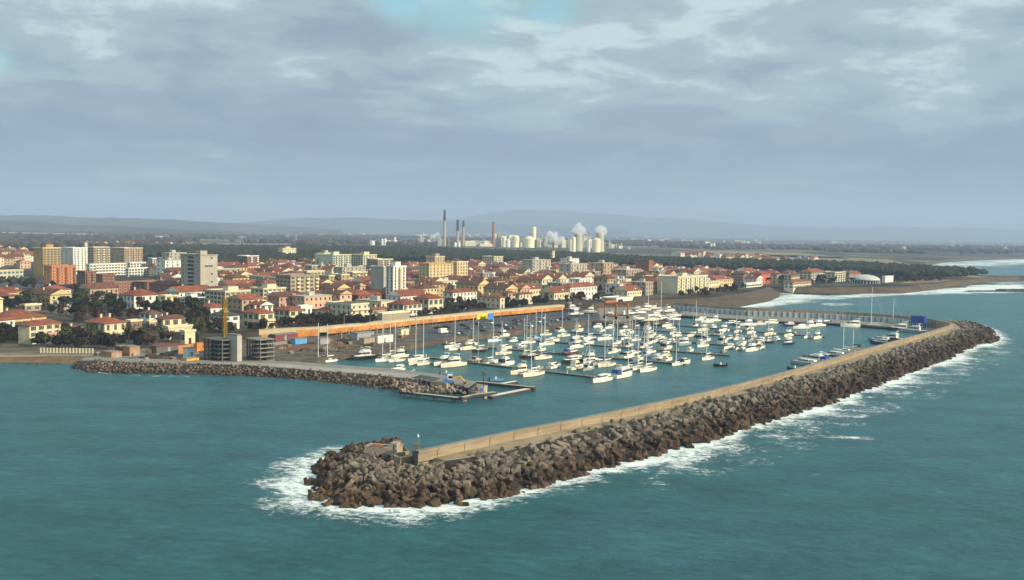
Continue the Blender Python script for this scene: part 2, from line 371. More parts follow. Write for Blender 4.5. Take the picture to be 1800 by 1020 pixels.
def hit(o, d, line):
    best = None
    for a, b_ in zip(line, line[1:]):
        e = b_-a; den = d.x*e.y-d.y*e.x
        if abs(den) < 1e-9: continue
        w = a-o; t = (w.x*e.y-w.y*e.x)/den; s_ = (w.x*d.y-w.y*d.x)/den
        if -0.001 <= s_ <= 1.001 and t > -3 and (best is None or t < best): best = t
    return o+d*best if best is not None else None
rows = []      # (wall, top, foot) in plan, from the head round to the landward end
head = [((712, 787), (700, 779)), ((690, 787), (662, 782)), ((672, 789), (622, 790)), ((655, 793), (582, 803)), ((642, 798), (556, 822)), ((640, 805), (548, 845)), ((650, 811), (555, 868)), ((672, 815), (590, 886)), ((700, 817), (640, 891)), ((728, 817), (700, 893)), ((752, 814), (755, 891))]
hc = xy(P(733, 800, LZ))
for t, f in head: rows.append((hc, xy(P(*t, LZ)), xy(P(*f, 0))))
for w in WMAIN:
    o_ = xy(w); t = hit(o_, PD, TOPL); f = hit(o_, PD, FOOTL)
    if t is not None and f is not None: rows.append((o_, t, f))
wc = xy(WCOR[0])
for w, t, f in [(wc, (1693, 577), (1750, 603)), (wc, (1692, 573), (1752, 594)), (xy(WCOR[1]), (1686, 570), (1738, 580)), (xy(WCOR[2]), (1676, 566), (1712, 571))]:
    rows.append((w, xy(P(*t, LZ)), xy(P(*f, 0))))
for i, w in enumerate(WARM):
    a = WARM[max(0, i-1)]; b_ = WARM[min(len(WARM)-1, i+1)]; d = xy(b_-a).normalized(); nr = Vector((d.y, -d.x))
    rows.append((xy(w), xy(w)+nr*3.5, xy(w)+nr*13))
def breakwater():
    mb = MB(); n = len(rows)
    for w, t, f in rows:
        g = f+(f-t)*.15; hz = LZ-1.9 if rows.index((w, t, f)) < len(head) else LZ
        mb.v += [(w.x, w.y, hz-.02), (t.x, t.y, hz-.03), (f.x, f.y, -.3), (g.x, g.y, -1.2)]
    for i in range(n-1):
        for k in range(3): mb.f.append((i*4+k, i*4+4+k, i*4+5+k, i*4+1+k)); mb.m.append(1 if k == 0 else 0)
    mb.build('breakwater_mound', [mat('dark_core_rock', (.035, .026, .02), .8, .3, .5), M_TAN], kind='structure', label='rubble core and concrete ledge of the long outer breakwater')  # dark core rock; its dark colour also paints shade into gaps between blocks
    # crest wall
    cw = MB(); q = MB(); m = len(WALL)
    for i, w in enumerate(WALL):
        a = WALL[max(0, i-1)]; b_ = WALL[min(m-1, i+1)]; d = xy(b_-a).normalized(); nr = Vector((-d.y, d.x)); p = xy(w)
        i1 = p+nr*1.1; i2 = p+nr*9
        cap = p-nr*.25
        cw.v += [(p.x, p.y, 3.9), (p.x, p.y, WALLZ-.45), (cap.x, cap.y, WALLZ-.45), (cap.x, cap.y, WALLZ), (i1.x, i1.y, WALLZ), (i1.x, i1.y, 1.2)]
    for i in range(m-1):
        for k in range(5): cw.f.append((i*6+k, i*6+k+6, i*6+k+7, i*6+k+1)); cw.m.append(1 if k == 3 else 0)
    cw.f.append((5, 4, 3, 2, 1, 0)); cw.m.append(2)
    cw.f.append(tuple(6*(m-1)+k for k in range(6))); cw.m.append(0)
    M_FACE = bpy.data.materials.new('crest_wall_concrete'); M_FACE.use_nodes = True
    nt = M_FACE.node_tree; N = nt.nodes; L = nt.links; b = N['Principled BSDF']; b.inputs['Roughness'].default_value = .85
    tc = N.new('ShaderNodeTexCoord'); mp = N.new('ShaderNodeMapping'); mp.inputs[2].default_value = (0, 0, -A0); L.new(tc.outputs['Object'], mp.inputs[0])
    mp2 = N.new('ShaderNodeMapping'); mp2.inputs[3].default_value = (.11, .02, .9); L.new(mp.outputs[0], mp2.inputs[0])
    n1 = N.new('ShaderNodeTexNoise'); n1.inputs['Scale'].default_value = 1; n1.inputs['Detail'].default_value = 8; n1.inputs['Roughness'].default_value = .65; L.new(mp2.outputs[0], n1.inputs[0])
    cr = N.new('ShaderNodeValToRGB'); L.new(n1.outputs[0], cr.inputs[0]); e = cr.color_ramp.elements
    e[0].position = .3; e[0].color = (.20, .145, .09, 1); e[1].position = .72; e[1].color = (.38, .31, .215, 1); k = e.new(.5); k.color = (.28, .22, .145, 1)
    sx = N.new('ShaderNodeSeparateXYZ'); L.new(mp.outputs[0], sx.inputs[0])
    dv = N.new('ShaderNodeMath'); dv.operation = 'DIVIDE'; dv.inputs[1].default_value = 7.5; L.new(sx.outputs[0], dv.inputs[0])
    fr = N.new('ShaderNodeMath'); fr.operation = 'FRACT'; L.new(dv.outputs[0], fr.inputs[0])
    lt = N.new('ShaderNodeMath'); lt.operation = 'LESS_THAN'; lt.inputs[1].default_value = .035; L.new(fr.outputs[0], lt.inputs[0])
    jm = N.new('ShaderNodeMixRGB'); jm.blend_type = 'MULTIPLY'; L.new(lt.outputs[0], jm.inputs[0]); L.new(cr.outputs[0], jm.inputs[1]); jm.inputs[2].default_value = (.45, .4, .36, 1)
    L.new(jm.outputs[0], b.inputs['Base Color'])
    cw.build('crest_wall', [M_FACE, M_CONC, M_CONCD], label='long tan concrete wall along the crest of the outer breakwater', cat='sea wall')
    # quay along the inside
    for k in range(m-1):
        pass
    inner = []
    for i, w in enumerate(WMAIN):
        a = WMAIN[max(0, i-1)]; b_ = WMAIN[min(len(WMAIN)-1, i+1)]; d = xy(b_-a).normalized(); nr = Vector((-d.y, d.x)); p = xy(w)
        inner.append((p+nr*1.0, p+nr*7.5))
    for i, (a, b_) in enumerate(inner): q.v += [(a.x, a.y, 1.5), (b_.x, b_.y, 1.5), (b_.x, b_.y, -1)]
    for i in range(len(inner)-1):
        for k in range(2): q.f.append((i*3+k, i*3+3+k, i*3+4+k, i*3+1+k)); q.m.append(0)
    q.build('breakwater_quay', M_CONC, kind='structure', label='low quay inside the outer breakwater')
breakwater()
sheet('far_quay', [(1188, 553), (1226, 556), (1270, 559), (1363, 563.5), (1440, 566), (1515, 571), (1597, 577), (1640, 580.5), (1668, 573), (1650, 566), (1580, 561), (1490, 555), (1420, 551), (1314, 547), (1226, 541), (1188, 538)], 1.6, M_CONC, 'narrow quay in front of the far breakwater wall', .9)

# ---------------------------------------------------------------- inner mole
mole_top = [(140, 634), (170, 634), (230, 637), (300, 639), (370, 640), (430, 642), (500, 647), (560, 652), (640, 658), (700, 664), (760, 669), (800, 675.5), (822, 682)]
mole_foot = [(122, 646), (150, 655), (220, 657.5), (300, 658), (370, 660), (430, 661.5), (500, 665), (560, 670), (640, 681), (700, 686.5), (745, 689.5), (790, 693), (824, 692)]
mole_in = [(150, 628), (180, 628), (240, 630), (300, 632), (380, 634), (450, 634), (520, 636), (570, 640), (640, 645), (700, 649), (745, 655), (800, 662), (838, 672)]
ML = 2.4
def mole():
    mb = MB(); n = len(mole_top)
    A = [P(a, b_, ML) for a, b_ in mole_in]; B_ = [P(a, b_, ML) for a, b_ in mole_top]; C_ = [P(a, b_, 0) for a, b_ in mole_foot]
    for a, b_, c_ in zip(A, B_, C_):
        mb.v += [(a.x, a.y, -1), (a.x, a.y, ML), (b_.x, b_.y, ML), (c_.x, c_.y, -.4)]
    for i in range(n-1):
        for k in range(3): mb.f.append((i*4+k, i*4+4+k, i*4+5+k, i*4+1+k)); mb.m.append(1 if k == 2 else 0)
    mb.add([mb.v[4*(n-1)+k] for k in range(4)], [(0, 1, 2, 3)], 1)
    mb.build('inner_mole', [M_CONC, mat('dark_core_rock', (.035, .026, .02), .8, .3, .5)], kind='structure', label='short inner mole carrying a pale road')
    rd = MB()
    for i in range(4, n-1):
        a, b_, c_, d = A[i].lerp(B_[i], .45), A[i].lerp(B_[i], .93), A[i+1].lerp(B_[i+1], .93), A[i+1].lerp(B_[i+1], .45)
        if i > 9: continue
        rd.add([(p.x, p.y, ML+.004) for p in (a, b_, c_, d)], [(0, 1, 2, 3)])
    rd.build('mole_road', mat('pale_road', (.34, .31, .28), .9, .1, .2), kind='structure', label='pale road strip along the inner mole')
    return A, B_, C_
MA, MBt, MC = mole()

# ---------------------------------------------------------------- armour blocks and boulders
def zmat(name, up, up2, low, low2, zlev, scale=.9):
    m = bpy.data.materials.new(name); m.use_nodes = True; nt = m.node_tree; N = nt.nodes; L = nt.links; b = N['Principled BSDF']; b.inputs['Roughness'].default_value = .85
    b.inputs['Specular IOR Level'].default_value = .25
    g = N.new('ShaderNodeNewGeometry'); n = N.new('ShaderNodeTexNoise'); n.inputs['Scale'].default_value = scale; n.inputs['Detail'].default_value = 6; L.new(g.outputs['Position'], n.inputs[0])
    v = N.new('ShaderNodeTexVoronoi'); v.inputs['Scale'].default_value = .36; L.new(g.outputs['Position'], v.inputs[0]); sp = N.new('ShaderNodeSeparateColor'); L.new(v.outputs['Color'], sp.inputs[0])
    ri = N.new('ShaderNodeNewGeometry')
    def mx(c1, c2, f):
        k = N.new('ShaderNodeMixRGB'); 
        for i_, c in ((1, c1), (2, c2)):
            if isinstance(c, tuple): k.inputs[i_].default_value = (*c, 1)
            else: L.new(c, k.inputs[i_])
        L.new(f, k.inputs[0]); return k.outputs[0]
    rr = N.new('ShaderNodeMath'); rr.operation = 'ADD'; L.new(n.outputs[0], rr.inputs[0])
    ra = N.new('ShaderNodeMapRange'); ra.inputs[3].default_value = -.35; ra.inputs[4].default_value = .35; L.new(ri.outputs['Random Per Island'], ra.inputs[0]); L.new(ra.outputs[0], rr.inputs[1])
    oi = N.new('ShaderNodeObjectInfo'); rb = N.new('ShaderNodeMapRange'); rb.inputs[3].default_value = -.3; rb.inputs[4].default_value = .3; L.new(oi.outputs['Random'], rb.inputs[0])
    r2 = N.new('ShaderNodeMath'); r2.operation = 'ADD'; r2.use_clamp = True; L.new(rr.outputs[0], r2.inputs[0]); L.new(rb.outputs[0], r2.inputs[1])
    cu = mx(up, up2, r2.outputs[0]); cl = mx(low, low2, r2.outputs[0])
    s = N.new('ShaderNodeSeparateXYZ'); L.new(g.outputs['Position'], s.inputs[0])
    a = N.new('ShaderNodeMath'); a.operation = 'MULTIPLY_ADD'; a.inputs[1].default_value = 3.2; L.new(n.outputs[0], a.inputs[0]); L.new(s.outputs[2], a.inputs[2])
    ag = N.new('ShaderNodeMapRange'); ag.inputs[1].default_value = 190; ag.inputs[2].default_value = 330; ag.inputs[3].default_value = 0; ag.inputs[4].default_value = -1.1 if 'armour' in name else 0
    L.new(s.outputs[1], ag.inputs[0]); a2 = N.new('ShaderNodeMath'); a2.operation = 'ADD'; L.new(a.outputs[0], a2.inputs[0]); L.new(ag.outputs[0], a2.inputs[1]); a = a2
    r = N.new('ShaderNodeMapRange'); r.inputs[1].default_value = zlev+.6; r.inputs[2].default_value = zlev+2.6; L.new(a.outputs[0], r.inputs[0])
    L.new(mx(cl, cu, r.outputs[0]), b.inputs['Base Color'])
    bp = N.new('ShaderNodeBump'); bp.inputs['Strength'].default_value = .35; bp.inputs['Distance'].default_value = .15; L.new(n.outputs[0], bp.inputs['Height']); L.new(bp.outputs[0], b.inputs['Normal'])
    return m
M_BLOCK = zmat('armour_concrete', (.095, .08, .064), (.28, .24, .19), (.022, .014, .010), (.125, .080, .050), 2.6)
M_STONE = zmat('quarry_stone', (.085, .06, .045), (.32, .26, .20), (.03, .018, .012), (.15, .075, .042), .95, 1.2)
def chamfer_box(mb, c, R3, hx, hy, hz, ch):
    vs = []
    for sx in (-1, 1):
        for sy in (-1, 1):
            for sz in (-1, 1):
                for ax in range(3):
                    v = [sx*(hx-ch), sy*(hy-ch), sz*(hz-ch)]; v[ax] += (sx, sy, sz)[ax]*ch; vs.append(c+R3@Vector(v))
    idx = lambda sx, sy, sz, ax: ((sx > 0)*4+(sy > 0)*2+(sz > 0))*3+ax
    fs = []
    for s_ in (-1, 1):
        fs.append([idx(s_, a, b_, 0) for a, b_ in ((-1, -1), (1, -1), (1, 1), (-1, 1))])
        fs.append([idx(a, s_, b_, 1) for a, b_ in ((-1, -1), (1, -1), (1, 1), (-1, 1))])
        fs.append([idx(a, b_, s_, 2) for a, b_ in ((-1, -1), (1, -1), (1, 1), (-1, 1))])
    for a in (-1, 1):
        for b_ in (-1, 1):
            fs.append([idx(-1, a, b_, 1), idx(1, a, b_, 1), idx(1, a, b_, 2), idx(-1, a, b_, 2)])
            fs.append([idx(a, -1, b_, 0), idx(a, 1, b_, 0), idx(a, 1, b_, 2), idx(a, -1, b_, 2)])
            fs.append([idx(a, b_, -1, 0), idx(a, b_, 1, 0), idx(a, b_, 1, 1), idx(a, b_, -1, 1)])
    for a in (-1, 1):
        for b_ in (-1, 1):
            for d in (-1, 1): fs.append([idx(a, b_, d, k) for k in range(3)])
    mb.add(vs, fs)
def block_geo(kind, rnd):
    mb = MB(); I = Matrix.Identity(3)
    if kind == 0:      # grooved long block
        chamfer_box(mb, Vector((0, 0, 0)), I, 1.0*rnd.uniform(.85, 1.1), .95, 1.55*rnd.uniform(.85, 1.15), .26)
    elif kind == 1:    # dolos: shank with two crossed flukes
        chamfer_box(mb, Vector((0, 0, 0)), I, .52, .52, 1.3, .16)
        chamfer_box(mb, Vector((0, 0, 1.25)), I, 1.45, .5, .5, .2)
        chamfer_box(mb, Vector((0, 0, -1.25)), I, .5, 1.45, .5, .2)
    elif kind == 2:    # tetrapod
        for d in ((0, 0, 1), (.94, 0, -.33), (-.47, .82, -.33), (-.47, -.82, -.33)):
            d = Vector(d); mb.bar(-d*.15, d*1.75, .82, n=7, r2=.46)
    else:              # broken cube
        a = rnd.uniform(.85, 1.1)
        chamfer_box(mb, Vector((0, 0, 0)), I, a, a*1.05, a*.95, .3)
    mb.v = [tuple(Vector(v)+noise.noise_vector(Vector(v)*1.1+Vector((kind*7, 0, rnd.random()*9)))*.10) for v in mb.v]
    return mb
def stone_geo(rnd, s=1):
    import bmesh
    bm = bmesh.new(); bmesh.ops.create_icosphere(bm, subdivisions=1, radius=1)
    k = Vector((rnd.uniform(.7, 1.35), rnd.uniform(.7, 1.2), rnd.uniform(.55, .95))); off = Vector((rnd.random()*50,)*3)
    cuts = [Vector((rnd.uniform(-1, 1), rnd.uniform(-1, 1), rnd.uniform(-1, 1))).normalized() for _ in range(7)]
    mb = MB()
    for v in bm.verts:
        p = v.co.copy()
        for c in cuts:
            d = p.dot(c)-.68
            if d > 0: p -= c*d
        p += noise.noise_vector(p*1.3+off)*.14
        mb.v.append((p.x*k.x*s, p.y*k.y*s, p.z*k.z*s))
    mb.f = [tuple(v.index for v in f.verts) for f in bm.faces]; mb.m = [0]*len(mb.f); bm.free()
    return mb
def scatter(spots, protos, m, names, individual, labs, cat, group, stuffname, stufflab):
    """spots sorted nearest first: (x, y, z, scale)"""
    mes = [p.mesh(names, m) for p in protos]
    rnd = random.Random(11)
    big = MB()
    for i, (x, y, z, s) in enumerate(spots):
        k = rnd.randrange(len(protos)); e = (rnd.uniform(0, 6.28), rnd.uniform(0, 6.28), rnd.uniform(0, 6.28))
        if i < individual:
            o = ob(names, mes[k], None, (x, y, z)); o.rotation_euler = e; o.scale = (s,)*3
            tag(o, labs(x, y, z, i), cat, group)
        else:
            from mathutils import Euler
            R3 = Euler(e).to_matrix()*s; c = Vector((x, y, z))
            big.add([R3@Vector(v)+c for v in protos[k].v], protos[k].f)
    if big.v: big.build(stuffname, m, label=stufflab, kind='stuff')
def slope_spots(prs, ztop, step, sz, rnd, zoff=0):
    out = []
    for (a0, b0), (a1, b1) in zip(prs, prs[1:]):
        Ls = ((a1-a0).length+(b1-b0).length)/2; Lt = (b0-a0).length
        ns = max(1, Ls/step); nt_ = max(1, Lt/step)
        cnt = ns*nt_
        k = int(cnt)+(rnd.random() < cnt-int(cnt))
        for _ in range(k):
            s_, t = rnd.random(), rnd.uniform(-.06, 1.06)
            p = a0.lerp(a1, s_).lerp(b0.lerp(b1, s_), t)
            out.append((p.x, p.y, ztop+(-.15-ztop)*t+rnd.uniform(-.4, .5)+zoff+.25*math.sin(t*3), sz*rnd.choice((rnd.uniform(.55, .9), rnd.uniform(.85, 1.25)))))
    return out
def blocks():
    rnd = random.Random(3)
    nh = len(head)+1
    sp = slope_spots([(t, f) for w, t, f in rows[:nh]], LZ-1.8, 1.15, .74, rnd)+slope_spots([(t, f) for w, t, f in rows[nh-1:len(rows)-len(WARM)]], LZ-.75, 1.62, .86, rnd)
    sp += slope_spots([(t, f) for w, t, f in rows[len(rows)-len(WARM)-1:]], LZ-.4, 2.8, .9, rnd)
    # loose blocks on top of the head
    for _ in range(46):
        x = rnd.uniform(645, 735); y = rnd.uniform(792, 815)
        if y < 800 and x > 690: continue
        p = P(x, y, LZ); sp.append((p.x, p.y, LZ-1.7+rnd.uniform(-.2, .4), rnd.uniform(.5, .75)))
    # a few in the surf off the head
    for u, v in ((547, 873), (556, 880), (575, 889), (612, 893), (540, 852), (812, 889)):
        p = P(u, v, 0); sp.append((p.x, p.y, .1, .75))
    sp.sort(key=lambda q: q[0]**2+q[1]**2)
    pr = [block_geo(k, rnd) for k in (0, 0, 1, 1, 2, 2, 2, 3, 0, 1)]
    def lab(x, y, z, i):
        return 'dark brown wet concrete armour block low on the breakwater slope' if z < 1.6 else ('grey brown concrete armour block halfway up the breakwater slope' if z < 3.1 else 'pale grey dry concrete armour block along the breakwater crest')
    scatter(sp, pr, M_BLOCK, 'armour_block', 300, lab, 'armour block', 'concrete armour blocks heaped on the outer breakwater', 'armour_blocks_far', 'heaped concrete armour blocks of the farther breakwater slope')
    # quarry stones on the mole
    prs = [(xy(a), xy(b_)) for a, b_ in zip(MBt, MC)]
    ss = slope_spots(prs, ML-.2, 1.0, .60, rnd)
    for _ in range(150):
        x = rnd.uniform(690, 832); y = 667+(x-690)*.15+rnd.uniform(0, 16)
        if y > 688 or x > 822: continue
        p = P(x, y, ML); ss.append((p.x, p.y, ML-.5+rnd.uniform(-.2, .6), rnd.uniform(.4, .95)))
    ss.sort(key=lambda q: q[0]**2+q[1]**2)
    ps = [stone_geo(rnd) for _ in range(9)]
    def lab2(x, y, z, i):
        return 'brown wet boulder at the waterline of the inner mole' if z < .9 else 'tan and grey boulder high on the inner mole'
    scatter(ss, ps, M_STONE, 'boulder', 300, lab2, 'boulder', 'boulders along the inner mole', 'boulders_far', 'rough tan and brown boulders along the rest of the mole')
    # rock edge of the marina shore and of the headland
    sh = []
    for line, w, z0, sz, step in (([(444, 640), (520, 637), (560, 632), (600, 625), (655, 619), (727, 606), (800, 594), (860, 588), (950, 577.5), (1040, 566)], 3.0, 1.5, .75, 1.5),
                          ([(0, 640), (60, 640), (120, 640)], 1.5, .1, .4, 4),
                          ([(1360, 511), (1420, 510.5), (1500, 510), (1576, 510), (1640, 507), (1690, 500.5)], 7, .6, 1.5, 3.2),
                          ([(1690, 499), (1740, 492), (1812, 490)], 10, .3, 1.5, 4)):
        pts = [xy(P(a, b_, 0)) for a, b_ in line]
        for a, b_ in zip(pts, pts[1:]):
            d = (b_-a).normalized(); nr = Vector((d.y, -d.x)); k = int((b_-a).length*w/step/1.2)+1
            for _ in range(k):
                t = rnd.uniform(-.6, .6); p = a.lerp(b_, rnd.random())+nr*w*t*.9
                sh.append((p.x, p.y, z0*(.5-t)+rnd.uniform(-.2, .3), sz*rnd.uniform(.7, 1.3)))
    scatter(sh, ps, M_STONE, 'shore_rocks', 0, None, None, None, 'shore_rocks', 'small tan rocks edging the marina shore and the headland')
    # dark reefs in the surf
    rf = []
    for x0, x1, y, w in ((1400, 1478, 516.5, 3.5), (1380, 1420, 514.5, 2), (1700, 1800, 512.5, 1.2), (1755, 1800, 510, 1.8), (1660, 1695, 505.5, 1), (1480, 1490, 518, .8), (1375, 1400, 511.5, 1.2), (1640, 1800, 500, .7)):
        for _ in range(int((x1-x0)*w*.9)):
            p = P(rnd.uniform(x0, x1), y+rnd.uniform(-w, w)*.4, 0); rf.append((p.x, p.y, rnd.uniform(-.6, .2), rnd.uniform(1.6, 3.4)))
    big = MB()
    for x, y, z, s in rf:
        g = ps[rnd.randrange(9)]; big.add([(v[0]*s*1.6+x, v[1]*s*1.8+y, v[2]*s*.42+z) for v in g.v], g.f)
    big.build('reef', mat('reef_rock', (.03, .026, .024), .8, .3, .3), kind='structure', label='dark flat reef awash off the beach')
blocks()

# ---------------------------------------------------------------- surf and foam (lies on the water as sheets)
def foam_mat():
    m = bpy.data.materials.new('sea_foam'); m.use_nodes = True; nt = m.node_tree; N = nt.nodes; L = nt.links; N.clear()
    out = N.new('ShaderNodeOutputMaterial'); tr = N.new('ShaderNodeBsdfTransparent'); df = N.new('ShaderNodeBsdfDiffuse'); df.inputs[0].default_value = (.80, .86, .86, 1)
    uv = N.new('ShaderNodeUVMap'); uv.uv_map = 'UVMap'; at = N.new('ShaderNodeAttribute'); at.attribute_name = 'amount'
    def nz(sc, det, ro, st, dist=0):
        mp = N.new('ShaderNodeMapping'); mp.inputs[3].default_value = st; L.new(uv.outputs[0], mp.inputs[0])
        n = N.new('ShaderNodeTexNoise'); n.inputs['Scale'].default_value = sc; n.inputs['Detail'].default_value = det; n.inputs['Roughness'].default_value = ro; n.inputs['Distortion'].default_value = dist
        L.new(mp.outputs[0], n.inputs[0]); return n.outputs[0]
    def mt(op, a, b):
        k = N.new('ShaderNodeMath'); k.operation = op
        for i_, c in enumerate((a, b)):
            if isinstance(c, (int, float)): k.inputs[i_].default_value = c
            else: L.new(c, k.inputs[i_])
        return k.outputs[0]
    a = nz(.55, 9, .74, (1, 1.5, 1), .7); b = nz(.11, 6, .6, (1, 1.2, 1), .5); c = nz(2.0, 4, .7, (1, 1.3, 1), .4)
    s = mt('ADD', mt('ADD', mt('MULTIPLY', mt('SUBTRACT', a, .5), 2.3), mt('MULTIPLY', mt('SUBTRACT', b, .5), 1.6)), mt('MULTIPLY', mt('SUBTRACT', c, .5), .7))
    s = mt('ADD', s, at.outputs['Fac'])
    r = N.new('ShaderNodeMapRange'); r.interpolation_type = 'SMOOTHSTEP'; r.inputs[1].default_value = .28; r.inputs[2].default_value = .95; L.new(s, r.inputs[0])
    edge = N.new('ShaderNodeMapRange'); edge.inputs[1].default_value = 0; edge.inputs[2].default_value = .14; L.new(at.outputs['Fac'], edge.inputs[0])
    fac = mt('MULTIPLY', mt('MULTIPLY', r.outputs[0], edge.outputs[0]), .93)
    mx = N.new('ShaderNodeMixShader'); L.new(fac, mx.inputs[0]); L.new(tr.outputs[0], mx.inputs[1]); L.new(df.outputs[0], mx.inputs[2]); L.new(mx.outputs[0], out.inputs[0])
    return m
M_FOAM = foam_mat()
def foam(name, inner, outer, prof, lab, z=.03, nv=20, uvs=1.0, endfade=True):
    """strip between two plan polylines; prof(t) = amount of foam across"""
    mb = MB(); n = len(inner); uv = []; am = []; acc = 0
    for i in range(n):
        if i: acc += (inner[i]-inner[i-1]).length*.5+(outer[i]-outer[i-1]).length*.5
        for j in range(nv+1):
            t = j/nv; p = inner[i].lerp(outer[i], t)
            q3 = Vector((p.x*.35, p.y*.35, 1.7)); mb.v.append((p.x, p.y, z+(max(0, noise.noise(q3)+.15*noise.noise(q3*3))*1.0*min(1, t*5)*(1-t)**1.5 if uvs == 1.0 else 0))); uv.append((p.x*uvs, p.y*uvs))
            e = min(1, min(i, n-1-i)/max(1, n*.12)) if endfade else 1
            am.append(max(0, prof(t)*e))
    for i in range(n-1):
        for j in range(nv): mb.f.append((i*(nv+1)+j, (i+1)*(nv+1)+j, (i+1)*(nv+1)+j+1, i*(nv+1)+j+1)); mb.m.append(0)
    o = mb.build(name, M_FOAM, kind='structure', label=lab); me = o.data
    ul = me.uv_layers.new(name='UVMap'); at = me.attributes.new('amount', 'FLOAT', 'POINT')
    for i, a in enumerate(am): at.data[i].value = a
    for lp in me.loops: ul.data[lp.index].uv = uv[lp.vertex_index]
def surf():
    R_ = rows[:len(rows)-len(WARM)]
    inn = []; out = []
    for i, (w, t, f) in enumerate(R_):
        d = (f-t).normalized(); dist = f.length
        wd = 11+4*math.sin(i*.33)+3*math.sin(i*.9+1)
        k = i-len(head)
        if i < len(head):
            wd = (2, 4, 6, 9, 13, 15, 13, 12, 11, 12, 13)[i]
        inn.append(f-d*1.0); out.append(f+d*wd*1.25)
    foam('breakwater_surf', inn, out, lambda t: 1.12*(1-t)**1.35+.03, 'white surf breaking along the foot of the outer breakwater', endfade=False)
    # farther thin streaks
    inn = []; out = []
    for i, (w, t, f) in enumerate(R_[len(head):]):
        d = (f-t).normalized(); inn.append(f+d*3); out.append(f+d*24)
    foam('surf_streaks', inn, out, lambda t: .42*math.sin(math.pi*t)**.7*(1-t*.5), 'thin foam streaks drifting seaward of the breakwater', z=.02)
    def band(name, a, b_, amt, lab, k=None, uvs=.25):
        A = resample([P(*q, 0) for q in a], 8e9)
        def rs(l, n=30):
            pts = [xy(P(*q, 0)) for q in l]; L = [0]
            for p, q in zip(pts, pts[1:]): L.append(L[-1]+(q-p).length)
            o_ = []
            for i in range(n):
                s_ = L[-1]*i/(n-1)
                for j in range(len(pts)-1):
                    if s_ <= L[j+1]+1e-6: o_.append(pts[j].lerp(pts[j+1], (s_-L[j])/(L[j+1]-L[j]))); break
            return o_
        foam(name, rs(a), rs(b_), lambda t: amt*math.sin(math.pi*min(1, max(0, t)))**.6, lab, uvs=uvs, z=.025+.004*(k or 0))
    band('beach_surf', [(1195, 537), (1260, 537), (1330, 528), (1352, 520), (1372, 513), (1400, 512)], [(1195, 542), (1280, 545), (1350, 542), (1430, 534), (1470, 529), (1500, 524)], .85, 'broad white surf washing onto the small beach', 1)
    band('beach_swash', [(1205, 534), (1270, 533.5), (1330, 525), (1350, 516), (1362, 511)], [(1205, 537), (1275, 538), (1340, 531), (1362, 521), (1385, 514)], .9, 'foam line at the edge of the small beach', 2)
    band('reef_surf', [(1380, 519), (1440, 520), (1500, 517), (1560, 513), (1600, 511.5)], [(1390, 529), (1450, 530), (1500, 526), (1570, 521), (1610, 518)], .75, 'white water around the dark reef', 3)
    band('headland_surf', [(1500, 511), (1560, 512), (1640, 509), (1700, 502), (1740, 496), (1830, 494)], [(1500, 516), (1570, 520), (1650, 519), (1720, 518), (1800, 516.5), (1830, 516)], 1.0, 'wide band of surf under the headland', 4)
    band('bay_surf', [(1607, 468), (1612, 465), (1645, 460), (1700, 456.5), (1800, 453), (1860, 453)], [(1625, 472), (1660, 474), (1700, 473), (1760, 470), (1810, 467), (1860, 465)], .68, 'pale surf of the distant bay', 5, .06)
    band('bay_wash', [(1650, 477), (1700, 480), (1760, 482), (1830, 483)], [(1660, 474), (1710, 475), (1770, 476), (1830, 476)], .3, 'thin foam behind the headland', 6, .1)
    band('crest_foam', [(1440, 532), (1470, 531), (1500, 532)], [(1430, 537.5), (1470, 539), (1515, 537)], .42, 'small breaking wave crest off the headland', 7, .3)
    band('mole_wash', [(125, 649), (220, 659), (300, 659.5), (370, 662)], [(125, 651), (220, 662), (300, 663), (370, 665)], .42, 'thin wash of foam along the inner mole', 8, .8)
    band('open_sea_streak', [(1440, 766), (1490, 765), (1540, 766)], [(1440, 771), (1490, 773), (1540, 775)], .42, 'small foam streak on the open sea', 9, .6)
    band('open_sea_fleck', [(1405, 835), (1430, 833), (1460, 830)], [(1405, 838), (1430, 838), (1460, 834)], .3, 'faint foam fleck on the open sea', 10, .6)
surf()
# ================================================================ BUILDINGS
def wallm(c, rnd=.06): 
    n = {'cream': (.62, .56, .38), 'white': (.70, .70, .64), 'yellow': (.58, .47, .24), 'ochre': (.46, .29, .10), 'tan': (.42, .31, .20), 'peach': (.55, .38, .26), 'orange': (.52, .20, .06),
         'brick': (.26, .095, .055), 'brown': (.24, .15, .10), 'grey': (.36, .35, .33), 'red': (.60, .10, .04), 'pink': (.48, .29, .25), 'olive': (.36, .31, .16), 'stone': (.33, .28, .22), 'beige': (.40, .37, .31), 'mint': (.50, .54, .42), 'bluegrey': (.33, .37, .41)}[c]
    return mat('render_'+c, n, .9, .1, .25, rnd, detail=7, stretch=(1, 1, .45))
def roof_mat(nm, c, c2):
    m = mat(nm, c, .9, .1, .5, .16, col2=c2, detail=8)
    return m
R_RED = roof_mat('roof_terracotta', (.155, .043, .024), (.285, .098, .056)); R_BRN = roof_mat('roof_brown_tile', (.085, .035, .025), (.16, .072, .048))
R_GRY = roof_mat('roof_grey_felt', (.17, .165, .16), (.28, .27, .25)); R_DRK = roof_mat('roof_dark_slate', (.05, .05, .05), (.09, .085, .08)); R_PAL = roof_mat('roof_pale_screed', (.40, .38, .33), (.55, .52, .46))
ROOFS = {'red': R_RED, 'brown': R_BRN, 'grey': R_GRY, 'dark': R_DRK, 'pale': R_PAL}
M_GLASS = mat('window_glass', (.02, .022, .025), .25, .2, .5, .3, spec=.5)
M_SHUT = mat('green_shutter', (.05, .07, .045), .7, .1, 1, .2); M_SHUTB = mat('brown_shutter', (.09, .045, .025), .7, .1, 1, .2)
M_FRAME = mat('window_frame_white', (.62, .60, .55), .6, .05, 1)
